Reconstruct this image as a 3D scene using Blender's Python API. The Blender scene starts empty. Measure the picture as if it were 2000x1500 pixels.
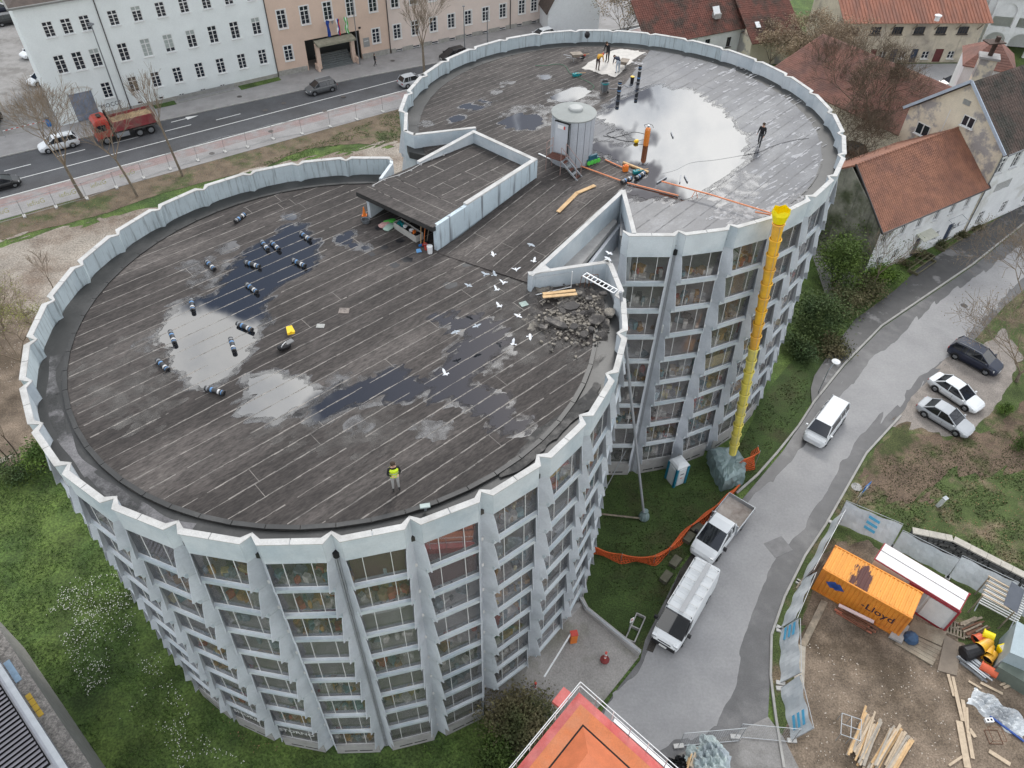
import bpy, math, random
import numpy as np
from mathutils import Vector, Matrix
from math import sin, cos, pi, radians
random.seed(7)
sc = bpy.context.scene
COL = sc.collection
# ---------------------------------------------------------------- camera
FOC, PITCH, ROLL, CZ, S = 1491.75, .7828, -.0236, 46.5, 25.0
cam = bpy.data.objects.new('camera', bpy.data.cameras.new('camera')); COL.objects.link(cam)
Rv = Vector((1, 0, 0)); Uv = Vector((0, sin(PITCH), cos(PITCH))); Fv = Vector((0, cos(PITCH), -sin(PITCH)))
Xv = Rv*cos(ROLL) - Uv*sin(ROLL); Yv = Rv*sin(ROLL) + Uv*cos(ROLL)
cm = Matrix((Xv, Yv, -Fv)).transposed().to_4x4(); cm.translation = Vector((0, 0, CZ))
cam.matrix_world = cm
cam.data.sensor_width = 36; cam.data.lens = FOC/2000*36
cam.data.clip_start = .5; cam.data.clip_end = 3000
sc.camera = cam
def ray(u, v):
 a = (u-1000)/FOC; b = (750-v)/FOC
 return Xv*a + Yv*b + Fv
def P(u, v, z=0.0):
 """survey: where the sight line through a point of the photo meets height z"""
 d = ray(u, v); return Vector((0, 0, CZ)) + d*((z-CZ)/d.z)
# ---------------------------------------------------------------- world
sc.view_settings.view_transform = 'Standard'; sc.view_settings.look = 'None'
sc.view_settings.exposure = .95; sc.view_settings.gamma = 1
SUN_EL, SUN_AZ = radians(43), radians(14)      # azimuth from +Y towards +X: ahead and a little right
W = bpy.data.worlds.new('World'); sc.world = W; W.use_nodes = True
nt = W.node_tree; N = nt.nodes; L = nt.links; N.clear()
def wn(t, **k):
 n = N.new(t)
 for a, b in k.items(): setattr(n, a, b)
 return n
tc = wn('ShaderNodeTexCoord')
sky = wn('ShaderNodeTexSky', sky_type='NISHITA', sun_disc=False); sky.sun_elevation = SUN_EL; sky.sun_rotation = SUN_AZ
nz = wn('ShaderNodeTexNoise'); nz.inputs['Scale'].default_value = 5; nz.inputs['Detail'].default_value = 5; nz.inputs['Roughness'].default_value = .55
L.new(tc.outputs['Generated'], nz.inputs['Vector'])
sb = wn('ShaderNodeVectorMath', operation='SUBTRACT'); L.new(nz.outputs['Color'], sb.inputs[0]); sb.inputs[1].default_value = (.5, .5, .5)
sm = wn('ShaderNodeVectorMath', operation='SCALE'); L.new(sb.outputs[0], sm.inputs[0]); sm.inputs['Scale'].default_value = .34
ad = wn('ShaderNodeVectorMath', operation='ADD'); L.new(tc.outputs['Generated'], ad.inputs[0]); L.new(sm.outputs[0], ad.inputs[1])
nm = wn('ShaderNodeVectorMath', operation='NORMALIZE'); L.new(ad.outputs[0], nm.inputs[0])
def skydir(u, v):
 d = ray(u, v).normalized(); return (d.x, d.y, -d.z)
acc = None
GAPS = [(520, 520, 4.6), (590, 470, 4.2), (470, 590, 2.2), (900, 640, 4.5), (870, 730, 4.5), (960, 760, 4.5), (730, 760, 3.6), (1010, 830, 3.5), (800, 700, 2.5), (1000, 235, 3.2), (930, 200, 3.4), (860, 215, 2.5),
  (1225, 290, 2.4), (1180, 295, 2.2), (1340, 375, 2.4), (1270, 375, 3.2), (1330, 275, 1.2), (1150, 240, 2.0), (1300, 160, 1.4), (700, 420, 3.2), (640, 390, 2.5)]
blobs = [(skydir(a, b), r) for a, b, r in GAPS]
blobs += [((-.7, .5, .5), 12), ((.8, -.1, .6), 14), ((-.3, -.8, .5), 16), ((.2, -.5, .84), 12), ((-.9, -.2, .4), 10), ((.75, .6, .25), 8)]
for d, r in blobs:
 dn = wn('ShaderNodeVectorMath', operation='DOT_PRODUCT'); L.new(nm.outputs[0], dn.inputs[0]); dn.inputs[1].default_value = Vector(d).normalized()
 mr = wn('ShaderNodeMapRange', interpolation_type='SMOOTHSTEP'); L.new(dn.outputs['Value'], mr.inputs['Value'])
 mr.inputs['From Min'].default_value = cos(radians(r*1.35)); mr.inputs['From Max'].default_value = cos(radians(r*.75))
 if acc is None: acc = mr.outputs[0]
 else:
  mx = wn('ShaderNodeMath', operation='MAXIMUM'); L.new(acc, mx.inputs[0]); L.new(mr.outputs[0], mx.inputs[1]); acc = mx.outputs[0]
n2 = wn('ShaderNodeTexNoise'); n2.inputs['Scale'].default_value = 5.5; n2.inputs['Detail'].default_value = 8; n2.inputs['Roughness'].default_value = .52
L.new(tc.outputs['Generated'], n2.inputs['Vector'])
fac = n2.outputs['Fac']
for u_, v_, r_, k_ in ((430, 690, 9, .13), (560, 780, 5, .12), (1400, 230, 5, .05)):
 dn = wn('ShaderNodeVectorMath', operation='DOT_PRODUCT'); L.new(nm.outputs[0], dn.inputs[0]); dn.inputs[1].default_value = Vector(skydir(u_, v_)).normalized()
 mr = wn('ShaderNodeMapRange', interpolation_type='SMOOTHSTEP'); L.new(dn.outputs['Value'], mr.inputs['Value']); mr.inputs['From Min'].default_value = cos(radians(r_*1.5)); mr.inputs['From Max'].default_value = cos(radians(r_*.4)); mr.inputs['To Max'].default_value = k_
 ma = wn('ShaderNodeMath', operation='ADD'); L.new(fac, ma.inputs[0]); L.new(mr.outputs[0], ma.inputs[1]); fac = ma.outputs[0]
cr = wn('ShaderNodeValToRGB'); L.new(fac, cr.inputs['Fac'])
e = cr.color_ramp.elements; e[0].position = .38; e[0].color = (3.4, 3.8, 4.6, 1); e[1].position = .62; e[1].color = (12, 12, 11.9, 1)
em = cr.color_ramp.elements.new(.5); em.color = (8.6, 8.9, 9.3, 1)
# overcast brightens around the veiled sun
sd = wn('ShaderNodeVectorMath', operation='DOT_PRODUCT'); L.new(tc.outputs['Generated'], sd.inputs[0])
sd.inputs[1].default_value = (cos(SUN_EL)*sin(SUN_AZ), cos(SUN_EL)*cos(SUN_AZ), sin(SUN_EL))
sr = wn('ShaderNodeMapRange', interpolation_type='SMOOTHSTEP'); L.new(sd.outputs['Value'], sr.inputs['Value'])
sr.inputs['From Min'].default_value = .86; sr.inputs['From Max'].default_value = 1; sr.inputs['To Min'].default_value = .95; sr.inputs['To Max'].default_value = 1.6
cs = wn('ShaderNodeVectorMath', operation='SCALE'); L.new(cr.outputs['Color'], cs.inputs[0]); L.new(sr.outputs[0], cs.inputs['Scale'])
skb = wn('ShaderNodeVectorMath', operation='SCALE'); L.new(sky.outputs[0], skb.inputs[0]); skb.inputs['Scale'].default_value = .36
mxc = wn('ShaderNodeMixRGB'); L.new(acc, mxc.inputs['Fac']); L.new(cs.outputs[0], mxc.inputs[1]); L.new(skb.outputs[0], mxc.inputs[2])
bg = wn('ShaderNodeBackground'); bg.inputs['Strength'].default_value = .1; L.new(mxc.outputs[0], bg.inputs['Color'])
ow = wn('ShaderNodeOutputWorld'); L.new(bg.outputs[0], ow.inputs['Surface'])
W.cycles.sampling_method = 'MANUAL'; W.cycles.sample_map_resolution = 512
sun = bpy.data.objects.new('sun', bpy.data.lights.new('sun', 'SUN')); COL.objects.link(sun)
sun.data.energy = .7; sun.data.angle = radians(14); sun.data.color = (1, .96, .9)
sv = Vector((cos(SUN_EL)*sin(SUN_AZ), cos(SUN_EL)*cos(SUN_AZ), sin(SUN_EL)))
sun.rotation_euler = sv.to_track_quat('Z', 'Y').to_euler()
# ---------------------------------------------------------------- materials
def srgb(r, g, b):
 f = lambda c: (c/255/12.92 if c <= 10 else ((c/255+.055)/1.055)**2.4)
 return (f(r), f(g), f(b))
MATS = {}
def mat(name, col, rough=.75, var=.12, scale=2.5, col2=None, lo=.45, hi=.62, bump=0., bscale=40, metal=0., ior=1.45, stretch=None, fine=.06, streak=None, stcol=(.05, .05, .05), gloss=0., grough=.1, alpha=1.):
 """procedural surface: base colour, large blotches of a second colour, fine grain, optional run-down streaks and a wet gloss"""
 if name in MATS: return MATS[name]
 m = bpy.data.materials.new(name); MATS[name] = m; m.use_nodes = True
 t = m.node_tree; n = t.nodes; l = t.links; b = n['Principled BSDF']
 b.inputs['Roughness'].default_value = rough; b.inputs['Metallic'].default_value = metal; b.inputs['IOR'].default_value = ior
 geo = n.new('ShaderNodeNewGeometry'); vec = geo.outputs['Position']
 if stretch:
  mp = n.new('ShaderNodeMapping'); mp.inputs['Rotation'].default_value = (0, 0, -stretch[0]); mp.inputs['Scale'].default_value = (stretch[1], stretch[2], 1)
  r_ = n.new('ShaderNodeVectorRotate'); r_.rotation_type = 'Z_AXIS'; r_.inputs['Angle'].default_value = -stretch[0]; l.new(vec, r_.inputs['Vector'])
  mp.inputs['Rotation'].default_value = (0, 0, 0); l.new(r_.outputs[0], mp.inputs['Vector']); vec = mp.outputs[0]
 def noise(s, d=4, r=.6, v=None):
  x = n.new('ShaderNodeTexNoise'); x.inputs['Scale'].default_value = s; x.inputs['Detail'].default_value = d; x.inputs['Roughness'].default_value = r
  l.new(v or vec, x.inputs['Vector']); return x.outputs['Fac']
 def rng(s, a, b_, c=0., d=1.):
  x = n.new('ShaderNodeMapRange'); l.new(s, x.inputs['Value']); x.inputs['From Min'].default_value = a; x.inputs['From Max'].default_value = b_
  x.inputs['To Min'].default_value = c; x.inputs['To Max'].default_value = d; return x.outputs[0]
 def mix(f, a, b_, mode='MIX'):
  x = n.new('ShaderNodeMixRGB'); x.blend_type = mode
  for k, s in ((0, f), (1, a), (2, b_)):
   if isinstance(s, (int, float)): x.inputs[k].default_value = s
   elif isinstance(s, tuple): x.inputs[k].default_value = (*s[:3], 1)
   else: l.new(s, x.inputs[k])
  return x.outputs[0]
 c = tuple(col)
 if col2 is not None: c = mix(rng(noise(scale/3., 6, .65), lo, hi), c, tuple(col2))
 if var:
  v1 = rng(noise(scale), .3, .7, 1-var, 1+var); c = mix(1., c, v1, 'MULTIPLY')
 if fine:
  v2 = rng(noise(scale*14, 2, .7), .3, .7, 1-fine*1.6, 1+fine*1.6); c = mix(1., c, v2, 'MULTIPLY')
 if streak:
  sp = n.new('ShaderNodeMapping'); sp.inputs['Scale'].default_value = (1, 1, .07); l.new(geo.outputs['Position'], sp.inputs['Vector'])
  s_ = rng(noise(streak[0], 3, .6, sp.outputs[0]), streak[1], streak[1]+.12); c = mix(rng(s_, 0, 1, 0, streak[2]), c, tuple(stcol))
 if isinstance(c, tuple): b.inputs['Base Color'].default_value = (*c, 1)
 else: l.new(c, b.inputs['Base Color'])
 if bump:
  bp = n.new('ShaderNodeBump'); bp.inputs['Strength'].default_value = min(1, bump); bp.inputs['Distance'].default_value = .03
  l.new(noise(bscale, 3, .6), bp.inputs['Height']); l.new(bp.outputs[0], b.inputs['Normal'])
 if gloss:
  g = n.new('ShaderNodeBsdfGlossy'); g.inputs['Roughness'].default_value = grough
  mx = n.new('ShaderNodeMixShader'); mx.inputs[0].default_value = gloss
  l.new(b.outputs[0], mx.inputs[1]); l.new(g.outputs[0], mx.inputs[2]); l.new(mx.outputs[0], n['Material Output'].inputs[0])
 return m
def glassmat(name, refl=.1, tint=(.75, .8, .78), rough=.02):
 m = bpy.data.materials.new(name); MATS[name] = m; m.use_nodes = True
 t = m.node_tree; n = t.nodes; l = t.links; n.remove(n['Principled BSDF'])
 tr = n.new('ShaderNodeBsdfTransparent'); tr.inputs[0].default_value = (*tint, 1)
 g = n.new('ShaderNodeBsdfGlossy'); g.inputs['Roughness'].default_value = rough; g.inputs['Color'].default_value = (.9, .95, 1, 1)
 d = n.new('ShaderNodeBsdfDiffuse'); d.inputs['Color'].default_value = (.34, .33, .32, 1)
 lw = n.new('ShaderNodeLayerWeight'); lw.inputs['Blend'].default_value = .25
 ma = n.new('ShaderNodeMath'); ma.operation = 'MULTIPLY_ADD'; l.new(lw.outputs['Fresnel'], ma.inputs[0]); ma.inputs[1].default_value = .3; ma.inputs[2].default_value = refl
 m0 = n.new('ShaderNodeMixShader'); m0.inputs[0].default_value = .07; l.new(tr.outputs[0], m0.inputs[1]); l.new(d.outputs[0], m0.inputs[2])
 mx = n.new('ShaderNodeMixShader'); l.new(ma.outputs[0], mx.inputs[0]); l.new(m0.outputs[0], mx.inputs[1]); l.new(g.outputs[0], mx.inputs[2])
 l.new(mx.outputs[0], n['Material Output'].inputs[0]); return m
# ---------------------------------------------------------------- mesh builder
class MB:
 def __init__(s): s.v = []; s.f = []; s.m = []
 def add(s, vs, fs, mi=0):
  o = len(s.v); s.v += [tuple(p) for p in vs]; s.f += [tuple(i+o for i in f) for f in fs]; s.m += [mi]*len(fs); return s
 def quad(s, *p, mi=0): return s.add(p, [tuple(range(len(p)))], mi)
 def prism(s, a, b, mi=0, cap=True):
  n = len(a); f = [(i, (i+1) % n, n+(i+1) % n, n+i) for i in range(n)]
  if cap: f += [tuple(range(n-1, -1, -1)), tuple(range(n, 2*n))]
  return s.add(list(a)+list(b), f, mi)
 def ext(s, pts, z0, z1, mi=0): return s.prism([(p[0], p[1], z0) for p in pts], [(p[0], p[1], z1) for p in pts], mi)
 def box(s, c, d, rz=0, mi=0, rx=0):
  x, y, z = d[0]/2, d[1]/2, d[2]/2; M = Matrix.Rotation(rz, 3, 'Z') @ Matrix.Rotation(rx, 3, 'X'); c = Vector(c)
  vs = [c + M @ Vector(q) for q in ((-x, -y, -z), (x, -y, -z), (x, y, -z), (-x, y, -z), (-x, -y, z), (x, -y, z), (x, y, z), (-x, y, z))]
  return s.add(vs, [(0, 3, 2, 1), (4, 5, 6, 7), (0, 1, 5, 4), (1, 2, 6, 5), (2, 3, 7, 6), (3, 0, 4, 7)], mi)
 def beam(s, a, b, w, h, mi=0):
  a = Vector(a); b = Vector(b); d = (b-a)
  if d.length < 1e-5: return s
  d.normalize(); up = Vector((0, 0, 1)) if abs(d.z) < .95 else Vector((1, 0, 0))
  r = d.cross(up).normalized()*w/2; u = r.cross(d).normalized()*h/2
  return s.prism([a-r-u, a+r-u, a+r+u, a-r+u], [b-r-u, b+r-u, b+r+u, b-r+u], mi)
 def tube(s, a, b, r0, r1=None, n=6, mi=0, cap=True):
  a = Vector(a); b = Vector(b); r1 = r0 if r1 is None else r1; d = b-a
  if d.length < 1e-6: return s
  d.normalize(); up = Vector((0, 0, 1)) if abs(d.z) < .9 else Vector((1, 0, 0)); x = d.cross(up).normalized(); y = d.cross(x)
  A = [a+(x*cos(2*pi*i/n)+y*sin(2*pi*i/n))*r0 for i in range(n)]; B = [b+(x*cos(2*pi*i/n)+y*sin(2*pi*i/n))*r1 for i in range(n)]
  return s.prism(A, B, mi, cap)
 def path(s, pts, r, n=5, mi=0):
  for i in range(len(pts)-1): s.tube(pts[i], pts[i+1], r, r, n, mi)
  return s
 def lathe(s, prof, c=(0, 0, 0), n=16, mi=0, axis=None, cap=True):
  c = Vector(c); M = axis or Matrix.Identity(3); o = len(s.v); vs = []; fs = []
  for r, z in prof: vs += [c + M @ Vector((r*cos(2*pi*i/n), r*sin(2*pi*i/n), z)) for i in range(n)]
  for k in range(len(prof)-1): fs += [(k*n+i, k*n+(i+1) % n, (k+1)*n+(i+1) % n, (k+1)*n+i) for i in range(n)]
  if cap: fs += [tuple(range(n-1, -1, -1)), tuple((len(prof)-1)*n+i for i in range(n))]
  return s.add(vs, fs, mi)
 def loft(s, secs, mi=0, closed=True, cap=True):
  n = len(secs[0]); vs = [p for q in secs for p in q]; fs = []
  for k in range(len(secs)-1):
   for i in range(n if closed else n-1): fs.append((k*n+i, k*n+(i+1) % n, (k+1)*n+(i+1) % n, (k+1)*n+i))
  if cap and closed: fs += [tuple(range(n-1, -1, -1)), tuple((len(secs)-1)*n+i for i in range(n))]
  return s.add(vs, fs, mi)
 def sheet(s, poly, z, mi=0): return s.add([(p[0], p[1], z) for p in poly], [tuple(range(len(poly)))], mi)
 def build(s, name, m, parent=None, world=False, smooth=False):
  me = bpy.data.meshes.new(name); v = s.v
  if world and parent is not None:
   Mi = wmat(parent).inverted(); v = [tuple(Mi @ Vector(p)) for p in v]
  me.from_pydata(v, [], s.f)
  for q in (m if isinstance(m, (list, tuple)) else [m]): me.materials.append(q)
  if isinstance(m, (list, tuple)) and len(m) > 1: me.polygons.foreach_set('material_index', s.m)
  if smooth: me.polygons.foreach_set('use_smooth', [True]*len(me.polygons))
  me.update()
  o = bpy.data.objects.new(name, me); COL.objects.link(o)
  if parent is not None: o.parent = parent
  return o
def wmat(o):
 M = Matrix.Identity(4)
 while o is not None: M = o.matrix_basis @ M; o = o.parent
 return M
def thing(name, label, cat, loc=(0, 0, 0), rz=0, group=None):
 o = bpy.data.objects.new(name, None); COL.objects.link(o); o.empty_display_size = .3
 o.location = loc; o.rotation_euler = (0, 0, rz); return tag(o, label, cat, group)
def tag(o, label=None, cat=None, group=None, kind=None):
 if label: o['label'] = label
 if cat: o['category'] = cat
 if group: o['group'] = group
 if kind: o['kind'] = kind
 return o
def dup(o, parent=None):
 c = o.copy(); COL.objects.link(c)
 if parent is not None: c.parent = parent
 for ch in list(o.children): dup(ch, c)
 return c
def struct(name, mb, m, z=None):
 o = mb.build(name, m); o['kind'] = 'structure'; return o
def stuff(name, mb, m, label, cat, smooth=False):
 o = mb.build(name, m, smooth=smooth); tag(o, label, cat, kind='stuff'); return o
def text_mb(txt, size, ext=0.004):
 c = bpy.data.curves.new('lettering', 'FONT'); c.body = txt; c.size = size; c.extrude = ext; c.resolution_u = 2
 c.align_x = 'CENTER'; c.align_y = 'CENTER'
 o = bpy.data.objects.new('lettering', c); COL.objects.link(o)
 me = o.to_mesh(); mb = MB(); mb.add([v.co[:] for v in me.vertices], [tuple(p.vertices) for p in me.polygons])
 o.to_mesh_clear(); bpy.data.objects.remove(o); bpy.data.curves.remove(c); return mb
def xform(mb, M):
 mb.v = [tuple(M @ Vector(p)) for p in mb.v]; return mb
def frame(o, x, y):
 """4x4 with origin o, x and y axes"""
 x = Vector(x).normalized(); z = x.cross(Vector(y)).normalized(); y = z.cross(x)
 M = Matrix((x, y, z)).transposed().to_4x4(); M.translation = Vector(o); return M
def vnoise(x, y, seed=0):
 xi = np.floor(x).astype(int); yi = np.floor(y).astype(int); fx = x-xi; fy = y-yi
 fx = fx*fx*(3-2*fx); fy = fy*fy*(3-2*fy)
 def h(a, b):
  n = (a*374761393+b*668265263+seed*1442695) & 0x7fffffff; n = ((n ^ (n >> 13))*1274126177) & 0x7fffffff
  return ((n ^ (n >> 16)) & 0xffff)/65535.
 return (h(xi, yi)*(1-fx)+h(xi+1, yi)*fx)*(1-fy)+(h(xi, yi+1)*(1-fx)+h(xi+1, yi+1)*fx)*fy
def fbm(x, y, seed=0, o=4):
 s = 0; a = .5
 for k in range(o): s = s + a*vnoise(x*2**k, y*2**k, seed+k); a *= .5
 return s/(1-.5**o)
# ================================================================ surfaces used throughout
WHITE = mat('painted_concrete', (.58, .62, .645), .55, .07, .9, col2=(.44, .50, .54), bump=.05, fine=.03, streak=(5, .66, .35), stcol=(.25, .28, .29))
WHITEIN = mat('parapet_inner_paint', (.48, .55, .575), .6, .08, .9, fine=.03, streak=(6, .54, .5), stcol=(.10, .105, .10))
RIBM = mat('rib_concrete', (.54, .565, .60), .6, .09, .8, col2=(.44, .465, .50), fine=.04, streak=(6, .64, .4), stcol=(.22, .24, .26))
COPE = mat('coping_cream', (.50, .495, .48), .7, .12, 1.5, col2=(.38, .37, .35), lo=.5, hi=.7)
BASEC = mat('base_concrete', (.35, .34, .33), .85, .15, 2)
DARK = mat('dark_void', (.012, .012, .012), .9, 0, fine=0)
STEEL = mat('galvanised_steel', (.42, .44, .46), .4, .08, 3, metal=.6)
FRAMEW = mat('window_frame_white', (.72, .72, .71), .5, .04)
BLACKP = mat('black_plastic', (.015, .015, .017), .4, .1)
RUBBER = mat('rubber', (.018, .018, .018), .8, .1)
WOODN = mat('new_timber', (.62, .42, .22), .7, .12, 4, col2=(.5, .32, .16))
WOODO = mat('weathered_timber', (.30, .25, .19), .85, .2, 4, col2=(.2, .17, .13))
WHITEP = mat('white_paint', (.78, .79, .79), .35, .03)
RED = mat('red_paint', (.55, .07, .05), .5, .1)
ORANGE = mat('orange_paint', (.75, .20, .03), .5, .1)
YELLOW = mat('yellow_plastic', (.85, .55, .02), .45, .06)
BLUE = mat('blue_plastic', (.03, .16, .42), .5, .1)
TEAL = mat('teal_plastic', (.01, .22, .24), .5, .1)
GREENP = mat('green_plastic', (.10, .55, .08), .5, .1)
GLASS = glassmat('garage_glass', .015, (.90, .89, .89))
WGLASS = mat('window_glass', (.02, .025, .035), .08, 0, fine=0, ior=1.6)
SLABM = mat('interior_floor', (.68, .67, .66), .8, .15, 1.5)
COREM = mat('interior_wall', (.22, .22, .21), .9, .25, .8)
ANG = radians(43.4)
FELT = mat('roof_felt', (.043, .0365, .0335), .8, .28, .6, col2=(.112, .098, .090), lo=.47, hi=.70, stretch=(ANG, .35, 1.3), bump=.15, bscale=25, fine=.3)
FELTD = mat('roof_felt_dark', (.022, .022, .021), .55, .35, .7, col2=(.06, .058, .056), lo=.5, hi=.7, bump=.15, bscale=20, fine=.12, gloss=.03, grough=.4)  # darker felt; the gutter's shadow is put into this colour too
FELT2 = mat('roof_felt_new', (.036, .041, .055), .5, .22, .8, col2=(.15, .155, .165), lo=.48, hi=.72, stretch=(ANG, .6, 1.2), bump=.25, bscale=6, fine=.2, gloss=.028, grough=.35)
SEAM = mat('felt_seam', (.235, .215, .195), .7, .3, 2.2, col2=(.14, .13, .12), lo=.5, hi=.62, fine=.15)
SEAMD = mat('felt_seam_dark', (.035, .037, .045), .5, .3, 2, fine=.1)
GRIT = mat('gutter_silt', (.17, .165, .17), .85, .3, .9, col2=(.05, .05, .05), lo=.45, hi=.55, fine=.15)
WATER = mat('standing_water', (.008, .009, .012), .03, 0, fine=0, ior=1.33, gloss=.22, grough=.01)
FILM = mat('wet_film', (.11, .108, .11), .4, .2, 2, gloss=.10, grough=.35, fine=.1)
def seethrough(m, lo=.42, hi=.66, top=.75, scale=1.6):
 t = m.node_tree; n = t.nodes; l = t.links; out = n['Material Output']; src = out.inputs[0].links[0].from_socket
 nz = n.new('ShaderNodeTexNoise'); nz.inputs['Scale'].default_value = scale; nz.inputs['Detail'].default_value = 5; g = n.new('ShaderNodeNewGeometry'); l.new(g.outputs['Position'], nz.inputs['Vector'])
 mr = n.new('ShaderNodeMapRange'); l.new(nz.outputs['Fac'], mr.inputs['Value']); mr.inputs['From Min'].default_value = lo; mr.inputs['From Max'].default_value = hi; mr.inputs['To Max'].default_value = top
 tr = n.new('ShaderNodeBsdfTransparent'); mx = n.new('ShaderNodeMixShader'); l.new(mr.outputs[0], mx.inputs[0]); l.new(tr.outputs[0], mx.inputs[1]); l.new(src, mx.inputs[2]); l.new(mx.outputs[0], out.inputs[0])
seethrough(FILM, .38, .62, .7)
WET = mat('wet_stain', (.016, .016, .018), .35, .2, 2, gloss=.02, grough=.2)
WATERE = mat('shallow_water', (.02, .02, .022), .12, 0, fine=0, ior=1.33, gloss=.17, grough=.06); seethrough(WATERE, .36, .56, .9, 2.2)
# ================================================================ the two round garage buildings
C1 = (-.3649*S, 1.2443*S); R1 = .5825*S; H1 = 1.5034; ST = .2104
C2 = (.2872*S, 2.1082*S); R2 = .6111*S; H2 = 3.2032
ZT = [20.10, 18.0, 15.87, 13.72, 11.60, 9.46, 7.34, 5.15, 3.0]
ZB = [18.33, 16.22, 14.05, 11.94, 9.79, 7.64, 5.49, 3.33, 1.22]
A0, D0, A1, D1 = .30, .43, .43, .75
def valley(c, R, h, sg, k):
 a = h+sg*ST*k; return Vector((c[0]+R*cos(a), c[1]+R*sin(a), 0))
def facet(c, R, h, sg, k):
 a, b = valley(c, R, h, sg, k), valley(c, R, h, sg, k+1)
 if sg < 0: a, b = b, a                           # always counter-clockwise: outward is to the right of a->b
 e = (b-a); ch = e.length; e.normalize(); n = Vector((e.y, -e.x, 0))
 return (lambda x, d, z: a+e*x+n*d+Vector((0, 0, z))), ch
def plate(mb, pts, off): mb.prism(pts, [p+off for p in pts])
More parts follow.
